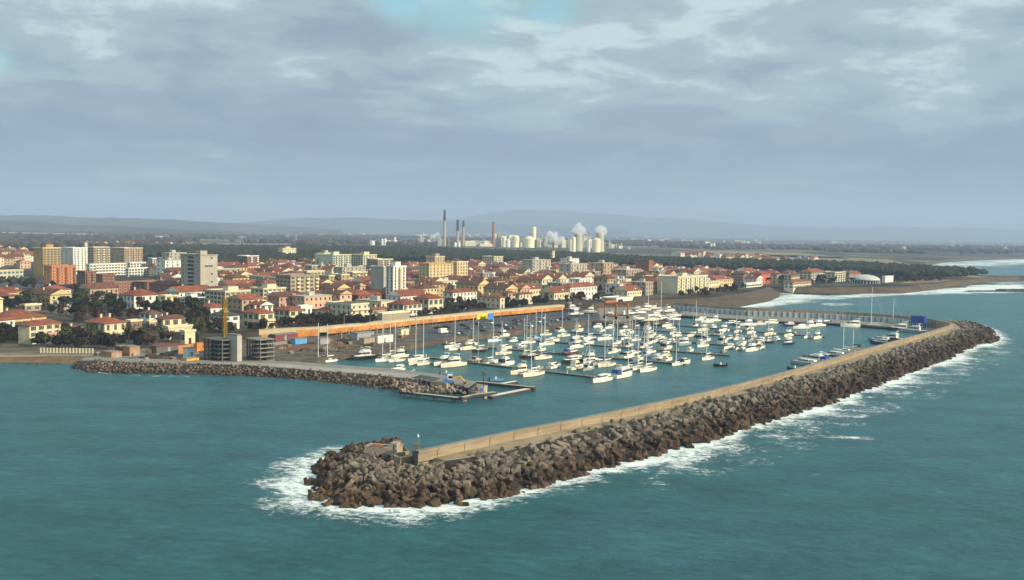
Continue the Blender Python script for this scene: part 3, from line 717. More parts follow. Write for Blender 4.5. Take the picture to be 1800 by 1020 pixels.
M_METAL = mat('grey_metal', (.35, .36, .37), .45, .1, 1, metal=.4); M_WHITE = mat('white_paint', (.74, .74, .70), .5, .05, .8)
def win_mesh(w, h, shut):
    mb = MB()
    mb.box((-w/2, -.02, 0), (w/2, .05, h), 0)
    f = .09
    for a, b_ in (((-w/2-f, -.07, -f), (w/2+f, .0, 0)), ((-w/2-f, -.07, h), (w/2+f, .0, h+f)), ((-w/2-f, -.07, 0), (-w/2, .0, h)), ((w/2, -.07, 0), (w/2+f, .0, h)), ((-.03, -.05, 0), (.03, .0, h))): mb.box(a, b_, 1)
    if shut:
        for s in (-1, 1): mb.box((s*(w*.5+f)+(0 if s > 0 else -w*.46), -.11, -.05), (s*(w*.5+f)+(w*.46 if s > 0 else 0), -.071, h+.05), 2)
    return mb.mesh('window', [M_GLASS, M_FRAME, M_SHUT if shut != 2 else M_SHUTB])
WIN = {}
def win(w, h, sh):
    k = (w, h, sh)
    if k not in WIN: WIN[k] = win_mesh(*k)
    return WIN[k]
DOOR = MB(); DOOR.box((-.6, -.12, 0), (.6, .05, 2.3), 0); DOOR.box((-.75, -.15, 2.3), (.75, .04, 2.45), 1); DOOR = DOOR.mesh('door', [mat('brown_door', (.07, .035, .02), .6), M_FRAME])
BALC = {}
def balc(w, parapet):
    k = (round(w, 1), parapet)
    if k not in BALC:
        mb = MB(); mb.box((-w/2, -1.15, -.16), (w/2, .02, 0), 0)
        if parapet: mb.box((-w/2, -1.15, .0), (w/2, -1.03, .95), 0); [mb.box((s*w/2-(.1 if s > 0 else 0), -1.03, 0), (s*w/2+(0 if s > 0 else .1), .02, .95), 0) for s in (-1, 1)]
        else:
            mb.box((-w/2, -1.13, .9), (w/2, -1.08, .97), 1)
            n = max(2, int(w/.9))
            for i in range(n+1): mb.bar((-w/2+w*i/n, -1.1, 0), (-w/2+w*i/n, -1.1, .93), .03, 1)
        BALC[k] = mb
    return BALC[k]
FOOT = []
HOUSES = []   # roots for checks
def roof_mesh(L, Wd, H, kind, pitch, ov=.55):
    mb = MB()
    x0, x1, y0, y1 = -ov, L+ov, -ov, Wd+ov
    zt = H+.02
    lx, ly = x1-x0, y1-y0
    if kind == 'hip':
        r = min(lx, ly)*.5; h = r*pitch
        if lx >= ly: a, b_ = (x0+r, (y0+y1)/2), (x1-r, (y0+y1)/2)
        else: a, b_ = ((x0+x1)/2, y0+r), ((x0+x1)/2, y1-r)
        v = [(x0, y0, zt), (x1, y0, zt), (x1, y1, zt), (x0, y1, zt), (x0, y0, zt+.22), (x1, y0, zt+.22), (x1, y1, zt+.22), (x0, y1, zt+.22), (*a, zt+.22+h), (*b_, zt+.22+h)]
        f = [(3, 2, 1, 0), (0, 1, 5, 4), (1, 2, 6, 5), (2, 3, 7, 6), (3, 0, 4, 7)]
        if lx >= ly: f += [(4, 5, 9, 8), (6, 7, 8, 9), (7, 4, 8), (5, 6, 9)]
        else: f += [(4, 5, 8), (5, 6, 9, 8), (6, 7, 9), (7, 4, 8, 9)]
        mb.add(v, f); top = h
    else:
        if lx >= ly: h = ly*.5*pitch; a, b_ = (x0, (y0+y1)/2), (x1, (y0+y1)/2)
        else: h = lx*.5*pitch; a, b_ = ((x0+x1)/2, y0), ((x0+x1)/2, y1)
        v = [(x0, y0, zt), (x1, y0, zt), (x1, y1, zt), (x0, y1, zt), (x0, y0, zt+.2), (x1, y0, zt+.2), (x1, y1, zt+.2), (x0, y1, zt+.2), (*a, zt+.2+h), (*b_, zt+.2+h)]
        f = [(3, 2, 1, 0), (0, 1, 5, 4), (1, 2, 6, 5), (2, 3, 7, 6), (3, 0, 4, 7)]
        if lx >= ly: f += [(4, 5, 9, 8), (6, 7, 8, 9)]; g = [(7, 4, 8), (5, 6, 9)]
        else: f += [(5, 6, 9, 8), (7, 4, 8, 9)]; g = [(4, 5, 8), (6, 7, 9)]
        mb.add(v, f); mb.add(v, g, 1); top = h
    # ridge cap
    return mb, top
def bldg(name, x0, xc, x1, yb, ye, roof, wall, lab, cat, roofc='red', st=0, ang=A0, front='win', side='win', sp=3.2, ww=1.1, wh=1.5, sh=1, pitch=.42, zg=ZT, pent=0, chim=1, balw=0, slab=None, slabm=None, group=None, par=None):
    C = P(xc, yb, zg); D = (C-Vector((0, 0, HC))).dot(FW)
    H = (yb-ye)*D/F
    u = Vector((math.cos(ang), math.sin(ang), 0)); w = Vector((-math.sin(ang), math.cos(ang), 0))
    def solve(d, X):
        s = 0
        for k in range(60):
            s = k*.0
        lo, hi = 0.5, 160.
        sg = 1 if X > xc else -1
        for _ in range(40):
            md = (lo+hi)/2; x = Q(C+d*md)[0]
            if (x-X)*sg < 0: lo = md
            else: hi = md
        return (lo+hi)/2
    L = solve(u, x1); Wd = solve(w, x0)
    L = max(3, min(L, 70)); Wd = max(3, min(Wd, 45))
    root = empty(name, C, ang, lab, cat, group)
    wm = wallm(wall); sm = wallm(slabm) if slabm else wm
    mb = MB(); mb.box((0, 0, -4), (L, Wd, H), 0)
    if roof == 'flat': # string courses
        mb.box((-.06, -.06, H-.5), (L+.06, Wd+.06, H-.35), 0)
    mb.build('wall', wm, root)
    if roof in ('hip', 'gable'):
        r, top = roof_mesh(L, Wd, H, roof, pitch); ro = r.build('roof', [ROOFS[roofc], wm], root)
        if chim:
            for k in range(chim):
                c = MB(); px = L*(.3+.4*k)+.3; py = Wd*.5+.8; c.box((px, py, H+.2), (px+.8, py+.7, H+top+1.0), 0); c.box((px-.1, py-.1, H+top+1.0), (px+.9, py+.8, H+top+1.15), 0)
                c.build('chimney', wallm('cream'), ro)
    else:
        r = MB(); r.box((-.35, -.35, H), (L+.35, Wd+.35, H+.28), 1); r.box((.1, .1, H+.28), (L-.1, Wd-.1, H+.33), 0)
        for a, b_ in (((-.35, -.35, H+.28), (L+.35, -.15, H+.85)), ((-.35, Wd+.15, H+.28), (L+.35, Wd+.35, H+.85)), ((-.35, -.15, H+.28), (-.15, Wd+.15, H+.85)), ((L+.15, -.15, H+.28), (L+.35, Wd+.15, H+.85))): r.box(a, b_, 1)
        ro = r.build('roof', [ROOFS[roofc if roofc in ('grey', 'pale', 'dark') else 'grey'], wallm(par or ('cream' if wall not in ('white', 'grey') else 'white'))], root)
        if pent:
            c = MB(); c.box((L*.35, Wd*.3, H+.3), (L*.35+min(7, L*.4), Wd*.3+min(5, Wd*.5), H+.3+pent), 0); c.box((L*.35-.2, Wd*.3-.2, H+.3+pent), (L*.35+min(7, L*.4)+.2, Wd*.3+min(5, Wd*.5)+.2, H+.5+pent), 1)
            c.build('stair_housing', [wm, R_GRY], ro)
    st = st or max(1, int(round(H/3.1))); fh = H/st
    budget = 96
    def face(kind, ln, fr, nm):
        nonlocal budget
        if kind == 'none': return
        n = max(1, int(ln/sp))
        while n*st > budget//2+20 and n > 2: n -= 1
        for s in range(st):
            for i in range(n):
                if budget <= 0: return
                x = ln*(i+.5)/n
                z = s*fh+fh*.5-wh*.42
                if kind == 'balc':
                    pass
                if s == 0 and nm == 'f' and i == n//2 and st < 5 and H > 3:
                    o = ob('door', DOOR, root); z = 0.05
                else: o = ob('window', win(ww, wh, sh), root)
                if fr == 0: o.location = (x, 0, z)
                else: o.location = (0, ln-x, z); o.rotation_euler = (0, 0, -math.pi/2)
                budget -= 1
        if kind == 'balc':
            bw = balw or ln*.7
            for s in range(1 if st > 2 else 0, st):
                b_ = balc(bw, True).mesh('balcony', sm)
                o = ob('balcony', b_, root)
                if fr == 0: o.location = (ln*.5, 0, s*fh+.1)
                else: o.location = (0, ln*.5, s*fh+.1); o.rotation_euler = (0, 0, -math.pi/2)
                budget -= 1
        if kind == 'balc2':
            bw = max(2.2, ln/n*.62)
            for s in range(0, st):
                for i in range(n):
                    if (i % 2) == 0 and n > 2: continue
                    o = ob('balcony', balc(bw, True).mesh('balcony', sm), root)
                    x = ln*(i+.5)/n
                    if fr == 0: o.location = (x, 0, s*fh+.1)
                    else: o.location = (0, ln-x, s*fh+.1); o.rotation_euler = (0, 0, -math.pi/2)
                    budget -= 1
    face(front, L, 0, 'f'); face(side, Wd, 1, 's')
    FOOT.append((C, u, w, L, Wd)); HOUSES.append(root)
    return root, L, Wd, H
B = bldg
left_beach()
# --- front row on the left, above the beach
B('villa', -12, -9, 26, 590, 565, 'hip', 'white', 'white two storey villa cut off by the left edge above the beach', 'villa', st=2, ang=math.radians(66), sh=0, zg=2.0)
B('long_house', -30, 16, 82, 580, 563, 'hip', 'yellow', 'long low yellow house with a broad red roof behind the cream beach villa', 'house', st=1, ang=math.radians(70), sp=3.4, ww=1.3, wh=2, zg=2.0)
r, L, Wd, H = B('villa', 32, 52, 107, 606, 573.5, 'hip', 'cream', 'big cream villa with a red hip roof, nearest the sandy beach', 'villa', st=3, ang=math.radians(66), pitch=.45, side='none', zg=2.0)
mb = MB(); mb.box((0, -1.6, 0), (6, 0, .2)); mb.box((0, -1.6, 0), (.25, -1.35, 3.0)); mb.box((5.75, -1.6, 0), (6, -1.35, 3)); mb.box((-.1, -1.8, 3.0), (6.1, -.002, 3.25)); mb.box((0, -1.7, 3.25), (6, -1.6, 4.2))
mb.build('balcony', wallm('pink'), r).location = (L*.38, 0, 0)
B('cottage', 112, 124, 149, 592, 580, 'hip', 'tan', 'small low house with an orange roof between the two beach villas', 'cottage', st=1, ang=math.radians(62), zg=2.0)
B('villa', 149, 184, 222, 600, 570, 'hip', 'cream', 'cream villa with tall shutters and white columned side, behind the dark palm garden', 'villa', st=2, ang=math.radians(56), wh=2.3, sh=0, chim=2, zg=2.0)
B('annexe', 222, 230, 250, 594, 566, 'flat', 'brown', 'weathered brown flat roofed annexe right of the palm garden villa', 'annexe', st=2, ang=math.radians(56), front='win', zg=2.0)
B('annexe', 256, 263, 274, 590, 567, 'flat', 'peach', 'narrow peach wall house beside the stepped cream villa', 'house', st=2, zg=2.0)
B('house', 246, 263, 286, 570, 553, 'hip', 'white', 'white house with a dull red roof and dark left side, below the big white villa', 'house', st=2, roofc='brown')
B('villa', 211, 236, 281, 544, 520.5, 'hip', 'white', 'big white villa with two rows of tall windows standing alone among dark gardens', 'villa', st=2, ang=math.radians(54), sp=3.1, wh=1.9, sh=0)
B('villa', 274, 287, 330, 588, 562, 'hip', 'cream', 'stepped cream villa with a brown roof above the construction yard', 'villa', roofc='brown', st=2, wh=2.2, sh=2, zg=2.0)
B('villa_wing', 288, 296, 338, 597, 577, 'flat', 'cream', 'lower cream wing in front of the stepped brown roofed villa', 'villa wing', st=1, wh=2, zg=2.0)
B('tower_house', 321, 325, 343, 605, 584, 'flat', 'cream', 'small square cream tower house at the yard wall', 'tower house', st=1, wh=2.2, zg=2.0)
B('house', 348, 370, 398, 556, 542, 'hip', 'white', 'white house with four dark windows and red roof behind the black garden tree', 'house', st=1, wh=2, sh=0)
B('villa', 368, 392, 421, 580, 556.5, 'hip', 'white', 'white villa with a dark hip roof and a balcony, just left of the yellow crane', 'villa', roofc='dark', st=2, front='balc', slabm='white')
B('villa', 427, 455, 482, 579, 552, 'hip', 'cream', 'cream villa under a bright red hip roof, just right of the yellow crane', 'villa', st=2, wh=2, front='balc', balw=8)
B('villa', 481, 509, 533, 568, 547, 'hip', 'cream', 'cream villa with green shutters and red roof above a dark hedge', 'villa', st=2, wh=1.8)
B('modern_house', 524, 529, 548, 552, 540, 'flat', 'white', 'small bright white flat roofed house with an arched front', 'house', st=1, roofc='pale')
B('house', 438, 457, 480, 549, 538, 'gable', 'white', 'white gabled house with a deep red roof behind the two crane villas', 'house', st=2)
B('bungalow', 556, 577, 604, 562, 547, 'hip', 'white', 'white bungalow with a red roof and porch above the left end of the orange hoarding', 'bungalow', st=1, wh=2)
B('apartment_block', 575, 617, 647, 565, 537, 'flat', 'cream', 'pale grey and cream block with framed balconies and a dark flat roof beside the hoarding', 'apartment block', roofc='dark', st=3, front='balc', balw=11, side='win', sh=0)
B('house', 647, 655, 685, 556, 545, 'hip', 'stone', 'low stone house with a long red roof right of the framed balcony block', 'house', st=1)
B('villa', 682, 709, 741, 556, 536.5, 'hip', 'cream', 'cream villa with dark shutters and a long white balcony below the white tower', 'villa', st=2, wh=1.9, front='balc', balw=12, slabm='white')
B('villa', 727, 753, 779, 552, 526, 'hip', 'cream', 'tall cream villa with a broad red roof right of the long balcony villa', 'villa', st=2, wh=2.4)
B('terrace', 779, 796, 838, 531, 515, 'hip', 'white', 'row of low white houses under one red roof above the purple brown bank', 'terrace', st=2, sp=3, wh=1.6, sh=0)
B('convent', 838, 879, 887, 543, 524, 'hip', 'cream', 'long grey sided cream building with small square windows right of the brown bank', 'building', st=2, wh=1.3, sh=0)
B('house', 880, 893, 906, 531, 516, 'hip', 'peach', 'peach fronted house behind the bushes by the promenade', 'house', st=2)
B('house', 905, 913, 936, 536, 518, 'hip', 'cream', 'cream house with a wide porch near the right end of the orange hoarding', 'house', st=2, wh=1.9, sh=0)
B('low_store', 663, 672, 720, 563, 553, 'flat', 'stone', 'low brownish walled store along the promenade below the balcony villa', 'store', st=1, front='none', side='none', roofc='pale')
B('pavilion', 1017, 1030, 1058, 534, 527, 'flat', 'white', 'low white and pink pavilion behind the boatyard', 'pavilion', st=1, roofc='pale', zg=2.5)
# --- left cluster of towers
B('tower_block', 59, 76, 107, 485, 437, 'flat', 'ochre', 'olive and ochre tower block, leftmost of the tall blocks', 'tower block', st=11, side='none', pent=3, ang=math.radians(62))
B('tower_block', 107, 129, 154, 483, 437, 'flat', 'white', 'white tower block with a grey windowed side, second of the tall blocks', 'tower block', st=11, front='balc2', pent=0, ang=math.radians(62), sh=0)
B('tower_block', 155, 165, 193, 470, 435.5, 'flat', 'tan', 'tan and brown balconied block right of the white tower', 'tower block', st=8, front='balc2', slabm='cream', ang=math.radians(62))
B('tower_block', 194, 219, 251, 468, 437, 'flat', 'tan', 'brown and tan block with long balconies, rightmost of the left cluster', 'tower block', st=8, front='balc2', side='balc', slabm='peach', ang=math.radians(62))
B('brick_block', 77, 91, 134, 501, 469, 'flat', 'orange', 'orange brick block standing before the ochre and white towers', 'apartment block', st=6, roofc='grey', front='balc2', par='orange', slabm='brick', ang=math.radians(62), sh=0)
B('apartment_block', 152, 158, 222, 486, 466, 'flat', 'white', 'long low white block with ribbon balconies in front of the tan towers', 'apartment block', st=4, roofc='pale', front='balc', slabm='white', ang=math.radians(66))
B('apartment_block', 224, 229, 256, 480, 463, 'flat', 'white', 'short white block right of the long ribbon balcony block', 'apartment block', st=4, roofc='pale', ang=math.radians(66))
B('apartment_block', 221, 226, 272, 487, 473, 'flat', 'white', 'low white row between the brown roofs and the short white block', 'apartment block', st=3, roofc='pale', ang=math.radians(66))
B('brick_block', 136, 150, 169, 510, 479, 'flat', 'brick', 'dark red brick block with balconies right of the orange brick block', 'apartment block', st=7, roofc='grey', par='brick', front='balc2', slabm='brown')
B('brick_block', 168, 180, 202, 503, 484, 'flat', 'brick', 'low red brick block behind the long brown row', 'apartment block', st=4, roofc='grey', par='brick')
B('brick_row', 184, 198, 284, 519, 499, 'flat', 'brick', 'long brownish brick row behind the big white villa', 'apartment block', st=4, roofc='grey', par='brown', sp=4, sh=0, ang=math.radians(64))
B('low_block', -30, -24, 41, 492, 478, 'flat', 'mint', 'long pale green two storey block at the left edge', 'building', st=2, roofc='pale', ang=math.radians(68), sp=3.6)
B('low_block', -20, -16, 30, 530, 519, 'flat', 'yellow', 'low yellow shed beside the wide left street', 'shed', st=1, ang=math.radians(68))
B('modern_house', 96, 101, 127, 546, 530, 'flat', 'white', 'white house with stacked terraces among trees left of the white villa', 'house', st=2, front='balc', slabm='white', ang=math.radians(66))
B('house', 38, 44, 72, 548, 538, 'flat', 'stone', 'low pale grey house among the trees at far left', 'house', st=1, ang=math.radians(66))
B('apartment_block', 260, 268, 275, 474, 455, 'flat', 'grey', 'narrow grey slab block left of the white striped blocks', 'apartment block', st=5, sh=0)
B('apartment_block', 278, 290, 314, 479, 455, 'flat', 'mint', 'white ended block with pale green balconies left of the big grey tower', 'apartment block', st=6, front='balc2', sh=0)
B('apartment_block', 280, 291, 313, 543, 522, 'flat', 'cream', 'cream flat roofed block just right of the big white villa', 'apartment block', st=3, roofc='pale', ang=math.radians(56))
B('apartment_block', 312, 331, 360, 538, 526, 'flat', 'white', 'low white house with a pink roof room below the big grey tower', 'house', st=2, roofc='pale', pent=2.4)
B('house', 268, 282, 318, 497, 487, 'hip', 'tan', 'tan house with a long brown roof left of the big grey tower', 'house', st=2, roofc='brown')
B('apartment_block', 262, 300, 322, 521, 502, 'hip', 'brick', 'dark red house with arched windows at the left foot of the big grey tower', 'house', st=3, roofc='brown', sh=0)
# --- big grey tower and the middle
r, L, Wd, H = B('tower_block', 318, 352.5, 382.5, 526, 450, 'flat', 'beige', 'big grey tower block with ten stacked dark loggias on its shaded side', 'tower block', st=11, front='none', side='none', pent=2.6, par='stone')
for s in range(10):
    z = 1.6+s*(H-2)/10
    m_ = MB(); m_.box((-.03, Wd*.34, z+1.0), (.08, Wd*.64, z+2.2), 1); m_.box((-.7, Wd*.34, z), (0, Wd*.64, z+.15), 0); m_.box((-.7, Wd*.34, z+.15), (-.6, Wd*.64, z+.9), 0)
    m_.build('loggia', [wallm('beige'), M_GLASS], r)
    for k, yy in enumerate((.12, .86)):
        if s % 2 == 0 or k: o = ob('window', win(1.0, 1.3, 0), r); o.location = (0, Wd*yy, z+.8); o.rotation_euler = (0, 0, -math.pi/2)
    if s % 2: o = ob('window', win(1.3, 1.2, 0), r); o.location = (L*.66, 0, z+.8)
    if s == 7:
        for k in range(3): o = ob('window', win(1.3, 1.2, 0), r); o.location = (L*(.3+.12*k), 0, z+.8)
B('long_block', 383, 487, 493, 513, 490, 'flat', 'stone', 'long grey slab block with paired dark windows behind the cream balcony blocks', 'apartment block', st=3, sh=0, sp=5.5, ww=2.2, wh=2.0, ang=A0+math.radians(-12))
B('apartment_block', 485, 511, 560, 527, 486, 'flat', 'tan', 'tan block with scattered balconies right of the long grey slab', 'apartment block', st=6, front='balc2', slabm='cream', par='stone')
B('apartment_block', 362, 396, 440, 544, 514, 'flat', 'cream', 'cream block wrapped in three tiers of balconies behind the yellow crane', 'apartment block', st=4, front='balc', slabm='cream', roofc='pale', side='win', pent=2.4)
B('apartment_block', 440, 463, 502, 535, 509, 'flat', 'cream', 'cream block with long white balcony tiers right of the yellow crane', 'apartment block', st=4, front='balc', slabm='white', roofc='pale', pent=2.4)
B('apartment_block', 417, 434, 455, 479, 451, 'flat', 'brick', 'brown tower with two white vertical bands among the pines', 'tower block', st=8, front='balc2', slabm='white', par='white')
B('apartment_block', 489, 497, 520.5, 459, 437.5, 'flat', 'cream', 'bright cream block standing highest against the pine wood', 'apartment block', st=5, sh=0, pent=2.5)
B('house', 466, 483, 502, 491, 474, 'hip', 'cream', 'cream house with red hip roof behind the long grey slab', 'house', st=3)
B('apartment_block', 553, 585, 617, 481, 449, 'flat', 'mint', 'pale grey sided block with cream balconies at the middle of the skyline row', 'apartment block', st=8, front='balc2', slabm='cream', pent=3)
B('apartment_block', 617, 638, 662, 480, 449, 'flat', 'cream', 'cream block with white terraces on top, second in the skyline row', 'apartment block', st=8, front='balc2', slabm='white', pent=3)
B('apartment_block', 645, 664, 690, 492, 457, 'flat', 'stone', 'grey and yellow block directly behind the white tower', 'apartment block', st=9, front='balc2', slabm='yellow')
B('apartment_block', 536, 548, 558, 498, 468, 'flat', 'stone', 'grey block with an open balcony front left of the skyline row', 'apartment block', st=6, front='balc2')
B('apartment_block', 533, 540, 570, 500, 478, 'flat', 'cream', 'low cream terrace block before the skyline row', 'apartment block', st=3, front='balc', roofc='pale')
B('apartment_block', 556, 578, 588, 514, 486, 'flat', 'olive', 'olive block with brown balconies, left of a matching one', 'apartment block', st=5, side='balc', slabm='brown', sh=0)
B('apartment_block', 580, 600, 614, 514, 484, 'flat', 'olive', 'olive yellow block with brown balconies on its shaded side', 'apartment block', st=5, side='balc', slabm='brown', sh=0)
B('apartment_block', 610, 620, 645, 505, 480, 'flat', 'tan', 'tan and cream striped low block left of the white tower', 'apartment block', st=5, front='balc2', slabm='cream')
B('tower_block', 651, 674, 678, 527, 470, 'flat', 'grey', 'windowless grey slab half of the white tower in front of the skyline row', 'tower block', st=11, side='none', front='none', roofc='pale')
B('tower_block', 678, 691, 713, 536, 470, 'flat', 'white', 'white tower block with pink bands, tallest building near the marina', 'tower block', st=12, front='balc2', slabm='peach', roofc='pale', pent=2.8, sh=0, side='win', sp=3.0)
B('tower_block', 736, 754, 802, 507, 465, 'flat', 'yellow', 'wide golden yellow block with a brown side right of the white tower', 'tower block', st=8, sh=0, par='ochre', front='win')
B('tower_block', 749, 764, 781, 480, 452, 'flat', 'tan', 'tan rooftop tower rising behind the golden yellow block', 'tower block', st=7, pent=3, sh=0)
B('tower_block', 796, 803, 822, 505, 462, 'flat', 'yellow', 'narrow pale yellow block at the right end of the golden block', 'tower block', st=8, sh=0, roofc='pale')
B('apartment_block', 847, 868, 884, 472, 452, 'flat', 'cream', 'cream and white block with stepped terraces above the red roofs', 'apartment block', st=5, front='balc2', slabm='white')
B('apartment_block', 1000, 1018, 1038, 516, 492, 'flat', 'white', 'clean white block standing out of the red roofs behind the boatyard', 'apartment block', st=5, sh=0, front='balc2', slabm='white', roofc='pale')
B('apartment_block', 1117, 1140, 1147.5, 489, 459, 'flat', 'brick', 'dark red brick block with dense windows left of the seafront hotel', 'apartment block', st=7, sh=0, par='brick')
B('house', 1000, 1012, 1024, 483, 472, 'flat', 'white', 'small white house with dark windows high among the central red roofs', 'house', st=3, roofc='pale')
B('hotel', 1155, 1191, 1243, 517, 488, 'flat', 'cream', 'long cream seafront hotel with a grid of balconies above the small beach', 'hotel', st=5, front='balc2', side='balc2', slabm='mint', roofc='pale', sp=3.0, sh=0, pent=2.4, balw=0)
B('apartment_block', 1249, 1266, 1274, 495, 477, 'flat', 'yellow', 'pale yellow block with a brown side right of the seafront hotel', 'apartment block', st=4)
B('apartment_block', 1284, 1308, 1317, 500, 482, 'hip', 'pink', 'brownish pink house with dark balconies left of the red house', 'house', st=4, side='balc2', roofc='brown')
B('apartment_block', 1316, 1338, 1354, 500, 482, 'hip', 'red', 'vivid orange red house by the little beach', 'house', st=4, sh=0)
B('house', 1356, 1366, 1378, 498, 483, 'hip', 'cream', 'cream house with a grey side right of the vivid red house', 'house', st=3, roofc='brown')
B('house', 1378, 1391, 1406, 499, 485, 'gable', 'cream', 'cream gabled house second to the right of the vivid red house', 'house', st=3, roofc='brown')
B('villa', 1378, 1394, 1426, 508, 497, 'hip', 'cream', 'long low cream villa at the edge of the reef', 'villa', st=2, zg=4)
B('bathing_kiosk', 1308, 1312, 1338, 506, 500, 'flat', 'white', 'low white beach establishment under the vivid red house', 'kiosk', st=1, roofc='pale')
B('apartment_block', 1404, 1426, 1450, 497, 479, 'hip', 'cream', 'white and cream balconied house, left of the pair before the white dome', 'house', st=4, front='balc2', slabm='white')
B('apartment_block', 1440, 1467, 1486, 496, 480, 'flat', 'cream', 'greyish cream balconied block, right of the pair before the white dome', 'apartment block', st=4, front='balc2', slabm='white')
B('white_hut', 1554, 1556, 1570, 497, 487.5, 'flat', 'white', 'plain white box building right of the white dome', 'hut', st=2, front='none', side='none')
B('campanile', 967, 971, 975, 468, 441, 'hip', 'cream', 'slim pale bell tower poking out of the pine wood', 'bell tower', st=5, sp=4, sh=0, chim=0)
B('chapel', 970, 974, 980, 468, 456, 'gable', 'cream', 'small pale church nave at the foot of the bell tower in the pines', 'church', st=2, sh=0, chim=0, pitch=.6)
B('boatyard_hall', 1058, 1083, 1112, 539, 526, 'flat', 'white', 'white framed glass fronted hall of the boatyard behind the orange boat hoist', 'hall', st=1, zg=2, roofc='pale', sp=8, ww=6, wh=3.6, sh=0)
NMAN = len(FOOT)

# ---------------------------------------------------------------- domes
def dome():
    c = P(1526, 499, ZT); D = c.length; R_ = 24*D/F
    root = empty('sports_dome', (c.x, c.y+R_*.6, ZT), 0, 'shallow white dome hall on the headland', 'dome hall')
    mb = MB(); prof = []
    Rs = R_*1.0; h = R_*.38
    for k in range(9):
        t = k/8; prof.append((Rs*math.cos(t*math.pi/2)+.01, 3.2+h*math.sin(t*math.pi/2)**1.1))
    mb.lathe(prof, 28); mb.build('dome_roof', mat('dome_membrane', (.50, .50, .47), .7, .06, .2), root, smooth=True)
    b = MB(); b.lathe([(Rs*.9, -2), (Rs*.9, 3.25)], 28); b.build('drum_wall', mat('dark_glazing', (.05, .05, .055), .4), root)
    c_ = MB()
    for k in range(28):
        t = 2*math.pi*k/28; x, y = Rs*.96*math.cos(t), Rs*.96*math.sin(t); c_.bar((x, y, -2), (x, y, 3.3), .25)
    c_.build('colonnade', M_WHITE, root)
    c = P(1535, 476, ZT); root = empty('twin_tent', c, 0, 'pair of small pale tent roofs behind the white dome', 'tent roof')
    for k, s in enumerate((-9, 9)):
        t = MB(); t.lathe([(11, 1.5), (6, 5), (.3, 9.5)], 12, 0, (s, 0)); t.build('tent_peak', M_WHITE, root)
    mb = MB(); mb.box((-15, -6, -2), (15, 6, 1.6)); mb.build('wall', wallm('cream'), root)
    # sea wall in front
    mb = MB(); a, b_ = P(1496, 506.5, 0), P(1577, 508, 0)
    n = 26
    for k in range(n):
        p, q = a.lerp(b_, k/n), a.lerp(b_, (k+.82)/n)
        mb.add([(p.x, p.y, -1), (q.x, q.y, -1), (q.x, q.y+2, -1), (p.x, p.y+2, -1), (p.x, p.y, 4.4), (q.x, q.y, 4.4), (q.x, q.y+2, 4.4), (p.x, p.y+2, 4.4)], [(0, 1, 5, 4), (4, 5, 6, 7), (1, 2, 6, 5), (3, 0, 4, 7)])
    mb.add([(a.x, a.y+.8, -1), (b_.x, b_.y+.8, -1), (b_.x, b_.y+4, -1), (a.x, a.y+4, -1), (a.x, a.y+.8, 3.6), (b_.x, b_.y+.8, 3.6), (b_.x, b_.y+4, 5.1), (a.x, a.y+4, 5.1)], [(0, 1, 5, 4), (4, 5, 6, 7)])
    mb.build('sea_wall', M_TAN, label='pillared tan sea wall under the white dome', cat='sea wall')
dome()

# ---------------------------------------------------------------- infill town houses
def rowhouse(i, rnd, L, Wd, H, wall, roofc, kind):
    """prototype: wall mesh carries its tiny window openings, roof is a part"""
    mb = MB(); mb.box((0, 0, -2), (L, Wd, H), 0)
    st = max(1, int(H/3)); n = int(L/(3.1 if H < 11 else 3.9)); m_ = int(Wd/(3.4 if H < 11 else 4.2))
    for s in range(st):
        z = s*H/st+H/st*.35
        for k in range(n): x = L*(k+.5)/n; mb.box((x-.5, -.05, z), (x+.5, .1, z+1.4), 1)
        for k in range(m_): y = Wd*(k+.5)/m_; mb.box((-.05, y-.5, z), (.1, y+.5, z+1.4), 1)
    if H > 11:
        for s in range(1, st):
            z = s*H/st
            for k in range(0, n, 2): x = L*(k+.5)/n; mb.box((x-1.3, -1.1, z-.1), (x+1.3, 0, z+.85), 0)
    w_ = mb.mesh('wall', [wallm(wall, .1), M_GLASS])
    if kind == 'flat':
        r = MB(); r.box((-.3, -.3, H), (L+.3, Wd+.3, H+.3)); r.box((L*.3, Wd*.3, H+.3), (L*.5, Wd*.6, H+2.4)); rm = r.mesh('roof', ROOFS['pale'])
    else:
        r, top = roof_mesh(L, Wd, H, kind, rnd.uniform(.38, .5)); r.box((L*.3, Wd*.55, H), (L*.3+.7, Wd*.55+.7, H+top+.8), 1)
        if rnd.random() < .4: r.box((L*.6, Wd*.1, H+.3), (L*.6+2, Wd*.4, H+1.7), 1)
        rm = r.mesh('roof', [ROOFS[roofc], wallm(wall, .1)])
    return w_, rm
def overlaps(c, u, w, L, Wd, lim, gap=2.0):
    pts = [c+u*(a*L)+w*(b_*Wd) for a in (0, .33, .66, 1) for b_ in (0, .5, 1)]
    for (C, u2, w2, L2, W2) in lim:
        if (C-c).length > 110: continue
        for p in pts:
            d = p-C; a = d.dot(u2); b_ = d.dot(w2)
            if -gap < a < L2+gap and -gap < b_ < W2+gap: return True
        e = C+u2*L2*.5+w2*W2*.5-c; a = e.dot(u); b_ = e.dot(w)
        if -gap < a < L+gap and -gap < b_ < Wd+gap: return True
    return False
REG_DENSE = [(548, 549), (560, 512), (600, 484), (640, 482), (700, 480), (735, 474), (830, 467), (960, 472), (1150, 478), (1250, 482), (1290, 486), (1290, 497), (1246, 512), (1150, 516), (1120, 526), (1060, 522), (990, 530), (940, 534), (890, 531), (850, 524), (780, 520), (742, 541), (690, 546)]
REG_LEFT = [(285, 500), (262, 487), (285, 474), (420, 478), (560, 467), (600, 484), (560, 512), (548, 549), (480, 552), (430, 548), (345, 540), (285, 530)]
REG_LL = [(-40, 473), (60, 478), (56, 447), (-40, 440)]
